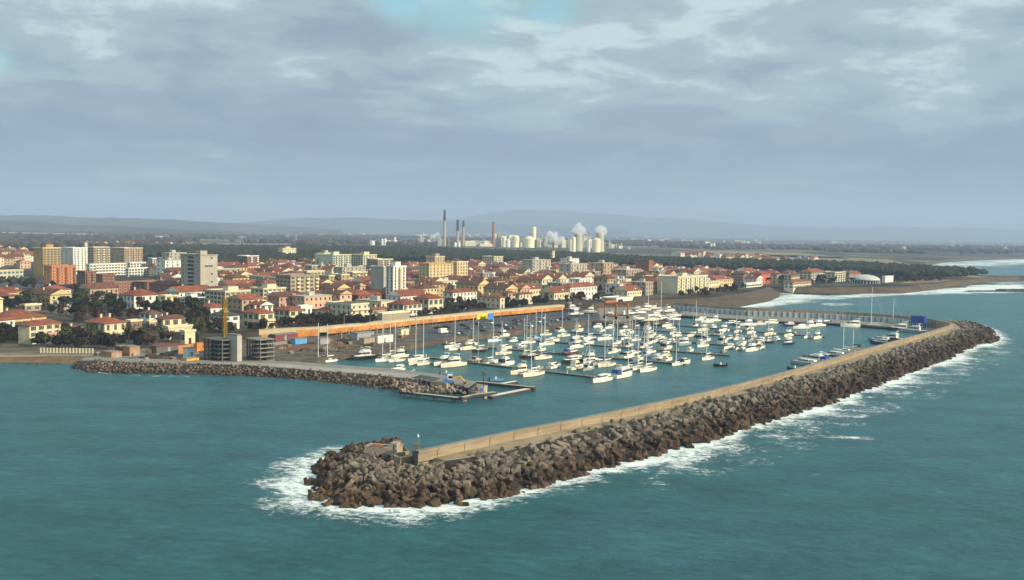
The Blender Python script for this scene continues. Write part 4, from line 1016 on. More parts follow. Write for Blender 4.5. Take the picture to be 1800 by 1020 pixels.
REG_R = [(1246, 500), (1290, 486), (1360, 488), (1500, 491), (1500, 500), (1400, 500), (1300, 508)]
REG_LL2 = [(-40, 560), (100, 562), (180, 562), (240, 552), (210, 524), (130, 534), (60, 524), (-40, 528)]
REG_T5 = [(1180, 451), (1195, 456), (1330, 461), (1420, 466), (1440, 462), (1320, 454), (1200, 447)]
REG_T4 = [(110, 430), (112, 437), (330, 439), (340, 432), (230, 428)]
def infill():
    rnd = random.Random(21)
    protos = []
    walls = ['cream']*6+['peach']*2+['tan']*4+['yellow']*2+['white']*4+['stone']*3+['brick', 'pink', 'ochre']
    for i in range(34):
        L = rnd.choice((11, 13, 16, 20, 25, 30)); Wd = rnd.choice((9, 10, 11.5, 12.5)); H = rnd.choice((4.2, 6.3, 6.5, 7, 9))
        wl = rnd.choice(walls)
        if rnd.random() < .38: L, Wd = Wd, min(L, 20)
        rc = 'red' if rnd.random() < .74 else 'brown'; kd = 'flat' if rnd.random() < .13 else ('hip' if rnd.random() < .55 else 'gable')
        protos.append((L, Wd, H, wl, rc, kd)+rowhouse(i, rnd, L, Wd, H, wl, rc, kd))
    low = list(protos); mid = []
    for i in range(9):
        L = rnd.choice((15, 18, 22, 26)); Wd = rnd.choice((12, 14)); H = rnd.choice((12, 15, 15.5, 18)); wl = rnd.choice(('cream', 'white', 'stone', 'tan', 'beige', 'cream', 'yellow'))
        mid.append((L, Wd, H, wl, 'red', 'flat')+rowhouse(i, rnd, L, Wd, H, wl, 'red', 'flat'))
    spots = []
    def region(poly, zone, dens, aj, gs=(15.5, 14.5), zg=ZT):
        xs = [p[0] for p in poly]; ys = [p[1] for p in poly]
        cs = [P(x, y, zg) for x, y in poly]
        a_ = [c.dot(UV_) for c in cs]; b_ = [c.dot(WV) for c in cs]
        s = min(a_)
        t = min(b_)
        while t < max(b_):
            s = min(a_)+rnd.uniform(0, 8)
            while s < max(a_):
                pr = rnd.choice(mid if rnd.random() < {'left_town': .07, 'old_town': .03, 'far_left': .08}.get(zone, 0) else low)
                L, Wd = pr[0], pr[1]
                c = UV_*(s+rnd.uniform(-1.5, 1.5))+WV*(t+rnd.uniform(-1.8, 1.8)); c.z = zg
                m_ = c+UV_*L/2+WV*Wd/2
                px = Q(c); py = Q(m_)
                s += L+rnd.choice((1.0, 1.0, 1.5, 5, 8))
                if not (inpoly(px[0], px[1], poly) and inpoly(py[0], py[1], poly)): continue
                if rnd.random() > dens: continue
                an = A0+rnd.uniform(-aj, aj)
                u = Vector((math.cos(an), math.sin(an), 0)); w = Vector((-math.sin(an), math.cos(an), 0))
                if overlaps(c, u, w, L, Wd, FOOT, 1.2): continue
                FOOT.append((c, u, w, L, Wd)); spots.append((m_.length, c, an, pr, zone, py[0]))
            t += gs[1]+(4 if rnd.random() < .3 else 0)
    region(REG_LL2, 'left_gardens', .45, .2, zg=ZT)
    region(REG_DENSE, 'old_town', .95, .06)
    region(REG_LEFT, 'left_town', .86, .12)
    region(REG_LL, 'far_left', .5, .2)
    region(REG_R, 'seafront', .5, .2)
    region(REG_T5, 'far_right', .32, .3, (24, 34))
    region(REG_T4, 'far_left_works', .30, .2, (24, 42))
    spots.sort(key=lambda q: q[0])
    zl = {'left_gardens': 'left edge gardens', 'old_town': 'old town', 'left_town': 'streets round grey tower', 'far_left': 'far left streets',
          'seafront': 'seafront past hotel', 'far_right': 'distant right village', 'far_left_works': 'distant left quarter'}
    print('infill', len(spots))
    rnk = {'beige': 'beige', 'cream': 'cream', 'white': 'white', 'yellow': 'yellow', 'ochre': 'ochre', 'tan': 'tan', 'peach': 'peach', 'brick': 'brick red', 'pink': 'pinkish', 'stone': 'grey stone'}
    rest = {}
    byzone = {}
    near = spots[:300]
    # rows: bands of distance, then ordinal from the left
    for k, sp in enumerate(near):
        d = sp[0]; band = int((d-450)/45) if d > 450 else 0
        byzone.setdefault((sp[4], band), []).append(sp)
    zb = {}
    for z, b_ in byzone: zb.setdefault(z, []).append(b_)
    for (z, b_), lst in byzone.items():
        row = sorted(zb[z]).index(b_)+1
        lst.sort(key=lambda q: q[5])
        for i, (d, c, an, pr, zone, px) in enumerate(lst):
            L, Wd, H, wl, rc, kd, wm_, rm_ = pr
            kindw = 'tall' if H > 11 else 'flat roofed' if kd == 'flat' else ('red roofed' if rc == 'red' else 'brown roofed')
            lab = f"{kindw} {rnk.get(wl, wl)} {'block' if H > 11 else 'house'}, {nth(i+1)} from left in {nth(row)} row of {zl[zone]}"
            w_ = lab.split()
            root = empty('town_house', (c.x, c.y, ZT), an, lab, 'house', 'town houses')
            sc = rnd.uniform(.92, 1.1); root.scale = (sc, sc, rnd.uniform(.9, 1.15))
            ob('wall', wm_, root); ob('roof', rm_, root)
    if len(spots) > 300:
        mb = MB(); mats = []; 
        for (d, c, an, pr, zone, px) in spots[300:]:
            R3 = Matrix.Rotation(an, 3, 'Z')
            for me in (pr[6], pr[7]):
                o_ = len(mb.v)
                for v in me.vertices: q = R3@v.co; mb.v.append((q.x+c.x, q.y+c.y, q.z+c.z))
                for pgn in me.polygons:
                    mt_ = me.materials[pgn.material_index]
                    if mt_ not in mats: mats.append(mt_)
                    mb.f.append(tuple(j+o_ for j in pgn.vertices)); mb.m.append(mats.index(mt_))
        mb.build('distant_town_houses', mats, label='mass of distant red roofed houses beyond the nearer streets', kind='stuff')
    # specks of farms and sheds on the plain
    pm = []
    for i in range(5):
        m_ = MB(); L = rnd.uniform(14, 34); m_.box((0, 0, -2), (L, 12, 6), 0); r, top = roof_mesh(L, 12, 6, 'gable', .4); pm.append((m_.mesh('wall', wallm(['cream', 'white', 'peach', 'stone', 'tan'][i])), r.mesh('roof', [R_RED if i % 2 else R_PAL, wallm('cream')])))
    for k in range(110):
        x = rnd.uniform(-20, 1820); base = 405+(x-900)*math.tan(ROLL)
        y = base+rnd.uniform(8.5, 24)
        if 640 < x < 1100 or y > base+19 and 300 < x < 1200: y = base+rnd.uniform(8, 15)
        if x > 1600 and y > 445: continue
        p = P(x, y, ZT); root = empty('farmhouse', p, rnd.uniform(0, 3), 'tiny pale farm building scattered on the far plain', 'farm building', 'farm buildings on the far plain')
        a, b_ = pm[rnd.randrange(5)]; ob('wall', a, root); ob('roof', b_, root); root.scale = (1.3, 1.3, 1.1)
infill()
# ================================================================ MARINA
M_GEL = mat('gelcoat_white', (.80, .78, .70), .35, .05, .6, .08, spec=.5); M_GELC = mat('gelcoat_cream', (.74, .69, .54), .35, .05, .6, .06, spec=.5)
M_HNAVY = mat('hull_navy', (.02, .03, .09), .3, .1, .5, spec=.5); M_HBLK = mat('hull_black', (.015, .013, .015), .3, .1, .5, spec=.5); M_HRED = mat('hull_maroon', (.14, .03, .03), .4, .1, .5)
M_HYEL = mat('hull_yellow', (.75, .58, .08), .4, .05, .5); M_HBRN = mat('brown_tarp', (.13, .06, .035), .8, .2, 2); M_HBLU = mat('hull_blue', (.10, .22, .42), .4, .1, .5)
M_HGRY = mat('hull_grey', (.30, .32, .34), .6, .1, .5); M_TEAK = mat('teak_deck', (.36, .26, .16), .8, .1, 2); M_CANB = mat('blue_canvas', (.03, .06, .24), .9, .1, 3, .3); M_CANK = mat('black_canvas', (.02, .02, .025), .9, .1, 3)
M_CANW = mat('white_canvas', (.70, .68, .60), .9, .05, 3); M_SMOKE = mat('smoked_glass', (.02, .022, .03), .15, .1, 1, spec=.6); M_ALU = mat('mast_aluminium', (.80, .79, .74), .4, .05, 1); M_BOOT = mat('antifoul', (.03, .035, .05), .8)
HULLS = {'white': M_GEL, 'cream': M_GELC, 'navy': M_HNAVY, 'black': M_HBLK, 'maroon': M_HRED, 'yellow': M_HYEL, 'brown': M_HBRN, 'blue': M_HBLU, 'grey': M_HGRY}
CANV = {'blue': M_CANB, 'black': M_CANK, 'white': M_CANW, 'brown': M_HBRN}
def hull(L, Bm, H, motor, hm, deck=None):
    """bow towards +x; sides flare, transom stern, keel under water"""
    mb = MB(); st = 11; secs = []
    for i in range(st):
        t = i/(st-1); x = -L/2+L*t
        if motor: b_ = Bm/2*(.90+.10*math.sin(t*2.2)) if t < .45 else Bm/2*max(.02, 1-((t-.45)/.55)**2.3)
        else: b_ = Bm/2*(.62+.38*math.sin(min(1, t/.5)*math.pi/2)) if t < .5 else Bm/2*max(.02, 1-((t-.5)/.5)**1.9)
        sh = H*(.88+.30*t**2.0)
        xs = x+(L*.05*t**3 if motor else L*.03*t**3)
        secs.append([(xs, 0, -.5), (xs-.04*L*t*t, -b_*.72, -.25), (xs-.02*L*t*t, -b_*.9, .12), (xs-.01*L*t*t, -b_*.96, sh*.5), (xs, -b_, sh), (xs, -b_*.93, sh+.03), (xs, -b_*.9, sh-.09)])
    n = len(secs[0])
    for s in (1, -1):
        o = len(mb.v)
        for sec in secs: mb.v += [(x, y*s, z) for x, y, z in sec]
        for i in range(st-1):
            for k in range(n-1):
                f = (o+i*n+k, o+(i+1)*n+k, o+(i+1)*n+k+1, o+i*n+k+1)
                mb.f.append(f if s == 1 else f[::-1]); mb.m.append(1 if k < 2 else 0)
    # transom and deck
    a = secs[0]; mb.add([(x, y, z) for x, y, z in a[:5]]+[(x, -y, z) for x, y, z in a[4:0:-1]], [tuple(range(9))[::-1]], 0)
    dv = [s_[6] for s_ in secs]+[(x, -y, z) for x, y, z in reversed([s_[6] for s_ in secs])]
    m = len(secs)
    o = len(mb.v); mb.v += dv
    for i in range(m-1): mb.f.append((o+i, o+i+1, o+2*m-2-i, o+2*m-1-i)); mb.m.append(2)
    return mb.mesh('hull', [hm, M_BOOT, deck or M_GEL])
def prism(mb, x0, x1, y0, y1, z0, z1, sx0, sx1, sy, mi=0):
    """box that tapers to its top"""
    mb.add([(x0, -y0, z0), (x1, -y1, z0), (x1, y1, z0), (x0, y0, z0), (x0+sx0, -y0+sy, z1), (x1-sx1, -y1+sy, z1), (x1-sx1, y1-sy, z1), (x0+sx0, y0-sy, z1)],
           [(3, 2, 1, 0), (4, 5, 6, 7), (0, 1, 5, 4), (1, 2, 6, 5), (2, 3, 7, 6), (3, 0, 4, 7)], mi)
PARTS = {}
def parts_for(kind, L, hc, cv, mh):
    key = (kind, round(L, 1), hc, cv, round(mh))
    if key in PARTS: return PARTS[key]
    out = []; H = .085*L+.25
    if kind == 'sail':
        Bm = L*.31; out.append(('hull', hull(L, Bm, H, False, HULLS[hc], M_TEAK if hc in ('maroon', 'navy', 'black') else M_GEL)))
        c = MB(); prism(c, -L*.18, L*.22, Bm*.30, Bm*.18, H*.95, H*1.0+.55, .25, L*.10, .12); prism(c, -L*.15, L*.12, Bm*.305, Bm*.22, H+.15, H+.36, .02, .1, .0, 1)
        prism(c, -L*.42, -L*.20, Bm*.30, Bm*.32, H*.9, H*.9+.28, 0, 0, 0, 2); out.append(('cabin', c.mesh('cabin', [M_GEL, M_SMOKE, M_TEAK])))
        m = MB(); mx = L*.10; m.bar((mx, 0, H), (mx, 0, H+mh), .13, n=6, r2=.09)
        for f in (.45, .72): m.bar((mx, -Bm*.26, H+mh*f), (mx, Bm*.26, H+mh*f), .045)
        out.append(('mast', m.mesh('mast', M_ALU)))
        b = MB(); b.bar((mx-.1, 0, H+1.25), (-L*.33, 0, H+1.35), .08); b.bar((mx-.15, 0, H+1.48), (-L*.32, 0, H+1.5), .21, 1, 6, .13); out.append(('boom', b.mesh('boom', [M_ALU, CANV[cv]])))
        r = MB(); t = (mx, 0, H+mh*.97)
        for e in ((L*.52, 0, H+.2), (-L*.49, 0, H), (mx-.2, -Bm*.47, H), (mx-.2, Bm*.47, H)): r.bar(t, e, .022, n=3)
        out.append(('rigging', r.mesh('rigging', M_METAL)))
        if cv != 'white':
            s = MB(); prism(s, -L*.22, -L*.13, Bm*.3, Bm*.3, H+.4, H+1.25, .1, .2, .1); out.append(('sprayhood', s.mesh('sprayhood', CANV[cv])))
        else:
            g = MB()
            for s_ in (-1, 1): g.bar((-L*.47, s_*Bm*.3, H+.65), (L*.45, s_*Bm*.12, H+.95), .03); [g.bar((L*k, s_*Bm*(.42-.25*max(0, k)), H), (L*k, s_*Bm*(.42-.25*max(0, k)), H+.75), .03) for k in (-.4, -.15, .1, .3)]
            out.append(('guard_rail', g.mesh('guard_rail', M_METAL)))
    elif kind in ('motor', 'fly', 'big'):
        Bm = L*.34; H *= 1.15; out.append(('hull', hull(L, Bm, H, True, HULLS[hc])))
        c = MB(); ch = 1.15 if kind == 'motor' else 1.5
        prism(c, -L*.22, L*.26, Bm*.40, Bm*.22, H*.95, H+ch, .1, L*.13, .18); prism(c, L*.18, L*.40, Bm*.28, Bm*.12, H*1.0, H+.32, 0, .4, .1)
        out.append(('cabin', c.mesh('cabin', HULLS['cream' if hc == 'cream' else 'white'])))
        w = MB(); prism(w, -L*.18, L*.245, Bm*.405, Bm*.235, H+ch*.42, H+ch*.82, .12, L*.055, .05); 
        for k in range(3): w.box((L*(.05+.1*k), -Bm*.5+.0, H*.55), (L*(.05+.1*k)+.45, Bm*.5-.0, H*.75))
        w2 = MB(); prism(w2, -L*.18, L*.245, Bm*.405, Bm*.235, H+ch*.42, H+ch*.82, .12, L*.055, .05); out.append(('windscreen', w2.mesh('windscreen', M_SMOKE)))
        if kind in ('fly', 'big'):
            f = MB(); z = H+ch
            prism(f, -L*.26, L*.10, Bm*.40, Bm*.30, z, z+.12, 0, 0, 0); prism(f, -L*.20, L*.08, Bm*.36, Bm*.26, z+.12, z+.7, .1, .5, .1)
            f.bar((-L*.16, -Bm*.3, z+.2), (-L*.20, -Bm*.3, z+1.6), .07); f.bar((-L*.16, Bm*.3, z+.2), (-L*.20, Bm*.3, z+1.6), .07); f.box((-L*.24, -Bm*.3, z+1.5), (-L*.15, Bm*.3, z+1.62))
            out.append(('flybridge', f.mesh('flybridge', HULLS['cream' if hc == 'cream' else 'white'])))
        if cv != 'white' or kind == 'motor':
            s = MB(); prism(s, -L*.42, -L*.20, Bm*.38, Bm*.36, H+.45, H+ch*.95, .15, 0, .12); out.append(('cockpit_cover', s.mesh('cockpit_cover', CANV[cv])))
        g = MB()
        for s_ in (-1, 1):
            g.bar((L*.05, s_*Bm*.44, H+.75), (L*.50, s_*Bm*.03, H+.95), .03)
            for k in (.05, .2, .35): g.bar((L*k, s_*Bm*(.46-.9*max(0, k-.1)), H), (L*k, s_*Bm*(.44-.9*max(0, k-.1)), H+.8), .03)
        g.bar((-L*.1, 0, H+ch), (-L*.12, 0, H+ch+1.9), .035); out.append(('guard_rail', g.mesh('guard_rail', M_METAL)))
    else:  # small open boat
        Bm = L*.38; H = .75; out.append(('hull', hull(L, Bm, H, True, HULLS[hc], M_TEAK)))
        c = MB(); c.box((-L*.25, -Bm*.35, H-.1), (-L*.17, Bm*.35, H+.08)); c.box((L*.02, -Bm*.3, H-.1), (L*.10, Bm*.3, H+.1)); out.append(('thwart', c.mesh('thwart', M_TEAK)))
        c = MB(); c.box((-L*.08, -.35, H-.1), (L*.02, .35, H+.7)); out.append(('console', c.mesh('console', M_GEL)))
        e = MB(); prism(e, -L*.55, -L*.47, .2, .2, .1, H+.55, .05, .05, .05); out.append(('outboard', e.mesh('outboard', M_CANK)))
    PARTS[key] = out; return out
BOATN = {'sail': ('sailing_boat', 'sailing boat'), 'motor': ('motor_boat', 'motor boat'), 'fly': ('motor_cruiser', 'motor cruiser'), 'big': ('motor_yacht', 'motor yacht'), 'open': ('open_boat', 'small boat')}
BOATS = []
def boat(x, y, kind, L, d=-1, hc='white', cv='white', mt=None, where=None, z=0.0, ang=None):
    c = P(x, y, z); k = (c-Vector((0, 0, HC))).dot(FW)/F
    if kind == 'motor' and not mt and not where and L >= 8 and x not in (1057, 1186, 1021, 1004) and len(BOATS) % 5 in (1, 3): kind = 'sail'
    mh = (y-mt)*k-.6 if mt else L*1.4
    if kind == 'sail': mh = max(6, min(mh, 24))
    else: mh = 0
    a = (A0 if d > 0 else A0+math.pi) if ang is None else math.radians(ang)
    BOATS.append(dict(c=c, a=a+(random.random()-.5)*.10, kind=kind, L=L, hc=hc, cv=cv, mh=mh, x=x, y=y, where=where))
# pontoons ------------------------------------------------------------------
PONT = [((650, 617.5), (1047, 665)), ((727, 601), (1206, 642)), ((890, 596), (1278, 626)), ((1000, 584.5), (1343, 614)), ((1085, 577), (1400, 602)), ((1070, 563.5), (1447, 593.5))]
def pontoons():
    names = ['nearest the mole, longest of the six', 'second from the mole', 'third from the mole', 'fourth from the mole', 'fifth from the mole', 'farthest from the mole, under the boatyard']
    M_PON = mat('pontoon_deck', (.20, .17, .15), .9, .15, 1.2); M_FLT = mat('pontoon_float', (.06, .06, .065), .8, .2, .6)
    for (a, b_), nm in zip(PONT, names):
        A, Bp = P(*a, 0), P(*b_, 0); d = (Bp-A); L = d.length; an = math.atan2(d.y, d.x)
        root = empty('pontoon', A, an, 'grey floating pontoon, '+nm, 'pontoon', 'floating pontoons of the marina')
        dk = MB(); dk.box((0, -1.1, .42), (L, 1.1, .55)); dk.build('deck', M_PON, root)
        fl = MB(); k = 0
        while k < L-4: fl.box((k+.3, -1.0, -.3), (k+5.2, 1.0, .419)); k += 6.2
        fl.build('floats', M_FLT, root)
        k = 9
        while k < L:
            p = MB(); p.bar((0, 0, -1), (0, 0, 2.6), .2, n=8); p.build('mooring_pile', M_CONCD, root).location = (k, 1.35, 0); k += 24
        k = 5
        while k < L:
            p = MB(); p.box((-.12, -.12, 0), (.12, .12, 1.0)); p.box((-.16, -.16, .9), (.16, .16, 1.05)); p.build('service_post', M_WHITE, root).location = (k, -.8, .55); k += 13
pontoons()
R__ = random.Random(5)
# --- boats: photo x, photo y of the hull, kind, length, bow direction, hull, canvas, mast top
boat(566, 637, 'sail', 8, -1, 'white', 'blue', 569); boat(580, 637, 'sail', 7.5, 1, 'white', 'white', 571)
boat(642, 632, 'big', 12, -1, 'black', 'white'); boat(683, 628, 'motor', 8.5, -1, 'grey', 'white'); boat(674, 635, 'sail', 9, -1, 'white', 'white', 549)
boat(703, 627, 'fly', 8.5, 1, 'cream', 'black'); boat(697, 636, 'sail', 7.5, -1, 'white', 'white', 570); boat(723, 636, 'motor', 8, -1, 'white', 'white'); boat(737, 641, 'sail', 9, -1, 'cream', 'white', 553)
boat(750, 642, 'sail', 8, -1, 'cream', 'white', 562); boat(769, 643, 'fly', 10, -1, 'white', 'blue'); boat(789, 645.5, 'big', 11.5, -1, 'cream', 'white')
boat(694, 651, 'motor', 6, 1, 'white', 'white'); boat(799, 617, 'sail', 8.5, -1, 'white', 'white', 556); boat(808, 610, 'motor', 8, 1, 'white', 'black')
boat(843, 611, 'fly', 8.5, 1, 'cream', 'black'); boat(835, 607, 'sail', 8, 1, 'white', 'white', 560); boat(847, 618, 'sail', 9.5, -1, 'black', 'white', 566); boat(836, 637, 'sail', 8.5, 1, 'brown', 'brown', 573)
boat(866, 639, 'sail', 8.5, 1, 'white', 'white', 562); boat(868, 601, 'motor', 8, 1, 'white', 'white'); boat(886, 592, 'fly', 8, 1, 'white', 'black'); boat(895, 602, 'motor', 5.5, -1, 'white', 'white')
boat(886, 623, 'motor', 9, -1, 'cream', 'white'); boat(894, 615, 'motor', 8.5, 1, 'white', 'white'); boat(893, 642, 'fly', 8.5, 1, 'white', 'black'); boat(915, 657, 'fly', 9.5, -1, 'cream', 'white')
boat(946, 659, 'sail', 11.5, -1, 'cream', 'white', 572); boat(925, 604.5, 'sail', 9, -1, 'white', 'white', 556); boat(960, 607, 'sail', 9.5, -1, 'white', 'white', 553); boat(927, 627, 'sail', 8.5, -1, 'maroon', 'white', 560)
boat(941, 628, 'sail', 9.5, -1, 'black', 'white', 566); boat(968, 629, 'sail', 10, -1, 'cream', 'blue', 545); boat(952, 617, 'motor', 6, 1, 'white', 'white'); boat(956, 648, 'open', 5.5, 1, 'grey'); boat(973, 647, 'motor', 7.5, 1, 'white', 'white')
boat(959, 590, 'sail', 8, -1, 'white', 'white', 556); boat(985, 583, 'motor', 7.5, 1, 'white', 'black'); boat(990, 592, 'motor', 9.5, -1, 'cream', 'white'); boat(1018, 583, 'fly', 9, 1, 'cream', 'white')
boat(1015, 595, 'sail', 8.5, -1, 'white', 'black', 560); boat(1036, 596.5, 'sail', 9, -1, 'white', 'white', 553); boat(1062, 598, 'motor', 10, -1, 'white', 'white'); boat(1012, 612, 'fly', 8, -1, 'white', 'black')
boat(1017, 604, 'motor', 8.5, 1, 'white', 'blue'); boat(1040, 605, 'motor', 8.5, 1, 'white', 'white'); boat(1004, 623, 'motor', 9.5, -1, 'maroon', 'blue'); boat(1021, 635, 'motor', 12, -1, 'black', 'white')
boat(1013, 649, 'fly', 9, 1, 'cream', 'white'); boat(1033, 651, 'sail', 8.5, 1, 'grey', 'blue', 598); boat(1055, 632, 'fly', 8, 1, 'white', 'white'); boat(1057, 637, 'motor', 8.5, -1, 'white', 'white'); boat(1068, 639, 'motor', 7.5, -1, 'white', 'blue')
boat(1088, 640, 'sail', 10.5, -1, 'cream', 'white', 554); boat(1103, 629, 'motor', 9.5, 1, 'white', 'black'); boat(1090, 617, 'sail', 9, -1, 'cream', 'white', 560); boat(1105, 610, 'motor', 8, 1, 'white', 'brown')
boat(1095, 598, 'motor', 7, -1, 'white', 'white'); boat(1087, 591, 'motor', 6.5, 1, 'white', 'white'); boat(1097, 584, 'fly', 7.5, 1, 'white', 'black'); boat(1111, 587, 'motor', 8, -1, 'white', 'white')
boat(1057, 671, 'motor', 10, -1, 'white', 'white'); boat(1094, 663, 'fly', 11, 1, 'white', 'blue'); boat(1058, 583, 'motor', 6, 1, 'white', 'white'); boat(1071, 578, 'motor', 6.5, 1, 'white', 'white'); boat(1050, 576, 'motor', 7, 1, 'white', 'white')
boat(1131, 619, 'sail', 9, -1, 'white', 'blue', 560); boat(1157, 618, 'sail', 8.5, -1, 'white', 'white', 566); boat(1172, 614, 'fly', 8.5, -1, 'cream', 'black'); boat(1186, 624, 'motor', 7.5, -1, 'yellow', 'white')
boat(1129, 644, 'sail', 9, -1, 'white', 'blue', 580); boat(1147, 645.5, 'sail', 9, -1, 'white', 'white', 572); boat(1168, 647.5, 'sail', 11, -1, 'white', 'white', 574); boat(1187, 642, 'motor', 8, 1, 'white', 'blue'); boat(1203, 640, 'motor', 8.5, 1, 'white', 'black')
boat(1140, 627, 'sail', 8, 1, 'blue', 'blue', 575); boat(1158, 631, 'motor', 7, 1, 'white', 'white'); boat(1174, 634, 'motor', 7, 1, 'white', 'white'); boat(1143, 606, 'motor', 8, 1, 'white', 'black'); boat(1143, 594, 'fly', 9, 1, 'cream', 'black')
boat(1142, 579, 'motor', 6.5, 1, 'white', 'white'); boat(1156, 602, 'sail', 9, -1, 'white', 'white', 558); boat(1174, 605, 'motor', 8, 1, 'white', 'white'); boat(1197, 607, 'big', 10, -1, 'grey', 'white'); boat(1189, 592, 'motor', 7, -1, 'white', 'white')
boat(1210, 593, 'motor', 7.5, -1, 'cream', 'white'); boat(1239, 593, 'motor', 8.5, 1, 'black', 'white'); boat(1226, 592, 'motor', 6, 1, 'black', 'white'); boat(1234, 610, 'sail', 9, -1, 'white', 'white', 570); boat(1214, 618, 'motor', 5.5, 1, 'white', 'white')
boat(1256, 630, 'sail', 9, -1, 'white', 'white', 568); boat(1152, 573, 'motor', 8, 1, 'black', 'white'); boat(1168, 575, 'motor', 8, 1, 'white', 'blue'); boat(1178, 578, 'motor', 8, -1, 'white', 'white')
boat(1235, 582, 'fly', 9, -1, 'cream', 'white'); boat(1251, 577.5, 'motor', 6.5, 1, 'white', 'white'); boat(1267, 584, 'fly', 9.5, -1, 'white', 'white'); boat(1292, 585.5, 'fly', 7.5, -1, 'cream', 'white'); boat(1317, 587, 'fly', 7.5, -1, 'white', 'white'); boat(1350, 590, 'big', 9.5, -1, 'cream', 'white')
boat(1268, 589, 'motor', 8, 1, 'white', 'black'); boat(1271, 603, 'fly', 8, 1, 'white', 'black'); boat(1282, 598, 'motor', 7, 1, 'white', 'black'); boat(1287, 612, 'motor', 7.5, -1, 'white', 'white'); boat(1305, 606, 'fly', 8.5, 1, 'white', 'white'); boat(1306, 614, 'motor', 7.5, -1, 'white', 'white')
boat(1323, 617, 'big', 9.5, -1, 'white', 'white'); boat(1339, 613, 'motor', 7, 1, 'white', 'brown'); boat(1320, 601, 'motor', 8, 1, 'grey', 'white'); boat(1331, 606, 'motor', 8, 1, 'white', 'black'); boat(1341, 600, 'motor', 7, 1, 'white', 'white'); boat(1351, 603, 'motor', 8.5, -1, 'black', 'white')
boat(1384, 592, 'big', 9, -1, 'cream', 'white'); boat(1384, 606, 'fly', 9, -1, 'navy', 'white'); boat(1369, 598, 'motor', 6.5, 1, 'white', 'white'); boat(1401, 587, 'open', 6.5, 1, 'brown'); boat(1419, 594.5, 'motor', 8.5, -1, 'white', 'white'); boat(1435, 596, 'fly', 8, -1, 'white', 'blue')
Q_ = -36
for x, y, kd, L, hc, cv in ((1232, 564, 'motor', 8, 'white', 'white'), (1243, 567.5, 'motor', 8, 'white', 'white'), (1256, 565, 'fly', 8, 'white', 'blue'), (1267, 563, 'open', 6, 'maroon', 'white'), (1284, 571, 'motor', 9, 'blue', 'white'), (1298, 572, 'motor', 7, 'navy', 'blue'),
                            (1314, 573, 'fly', 10, 'white', 'blue'), (1334, 571.5, 'motor', 8, 'cream', 'brown'), (1354, 569, 'motor', 9.5, 'white', 'white'), (1388, 573.5, 'motor', 9, 'navy', 'black'), (1408, 578, 'motor', 10.5, 'white', 'blue'), (1422, 575, 'fly', 9.5, 'white', 'black'), (1437, 573.5, 'fly', 9.5, 'white', 'white'), (1451, 570.5, 'motor', 9, 'white', 'blue')):
    boat(x, y, kd, L, -1, hc, cv, None, 'moored at the far quay', ang=180+28)
boat(1316, 579, 'motor', 7, 1, 'white', 'black', None)
boat(1500, 575.5, 'big', 14, -1, 'white', 'white', None, 'moored at the far quay', ang=190); boat(1536, 577, 'sail', 15, -1, 'maroon', 'white', 508, 'moored at the far quay', ang=165); boat(1573, 574, 'sail', 11, -1, 'white', 'white', 527, 'moored at the far quay', ang=165)
boat(1583, 581, 'big', 13, -1, 'black', 'white', None, 'moored at the far quay', ang=178); boat(1606, 585, 'big', 14, -1, 'grey', 'white', None, 'moored at the far quay', ang=150)
for x, y, kd, L, hc, cv, mt in ((1568, 598, 'big', 11.5, 'navy', 'white', None), (1546, 601, 'motor', 10, 'blue', 'white', None), (1552, 606, 'motor', 11, 'navy', 'black', None), (1486, 620, 'sail', 10, 'white', 'white', 568), (1503, 616, 'sail', 9.5, 'white', 'black', 574),
                               (1464, 628, 'motor', 10, 'blue', 'white', None), (1448, 633, 'motor', 10.5, 'white', 'black', None), (1432, 638, 'big', 12, 'white', 'blue', None), (1414, 642, 'motor', 10.5, 'grey', 'white', None), (1396, 650, 'open', 5.5, 'black', 'white', None), (1424, 629, 'open', 6, 'black', 'white', None)):
    boat(x, y, kd, L, -1, hc, cv, mt, 'moored stern to the outer breakwater', ang=141)
boat(1266, 644, 'open', 5, -1, 'black', 'white', None, 'alone out in the open basin', ang=185)
# small craft packed below the boatyard
for k, x in enumerate((1080, 1090, 1100, 1110, 1120, 1066)):
    boat(x, 570.5+(x-1080)*.075, ('motor', 'open')[k % 3 == 0], 6, 1, 'white', ('white', 'blue', 'black')[k % 3])
boat(1147, 590, 'sail', 8, 1, 'white', 'white', 545); boat(1113, 600, 'sail', 8, -1, 'white', 'white', 558); boat(1083, 605, 'sail', 8.5, 1, 'white', 'blue', 560); boat(1126, 611, 'sail', 8, 1, 'white', 'blue', 570); boat(1212, 603, 'sail', 8, 1, 'white', 'white', 562); boat(1272, 620, 'open', 5, 1, 'grey')
boat(975, 601, 'motor', 8, 1, 'white', 'white'); boat(940, 598, 'sail', 8.5, 1, 'blue', 'blue', 545); boat(914, 612, 'motor', 7, 1, 'grey', 'white'); boat(1076, 621, 'sail', 8, 1, 'white', 'blue', 566); boat(1120, 634, 'motor', 7, 1, 'white', 'white'); boat(1330, 594, 'motor', 7, 1, 'grey', 'white')
boat(1180, 600, 'motor', 7.5, 1, 'white', 'black'); boat(1164, 596, 'motor', 7.5, -1, 'white', 'white'); boat(1196, 586, 'sail', 8, 1, 'white', 'white', 540); boat(1228, 604, 'motor', 6.5, 1, 'white', 'white'); boat(1247, 600, 'motor', 7, -1, 'white', 'blue'); boat(1300, 596, 'sail', 8, 1, 'white', 'white', 556); boat(1222, 574, 'sail', 8, 1, 'white', 'blue', 530)
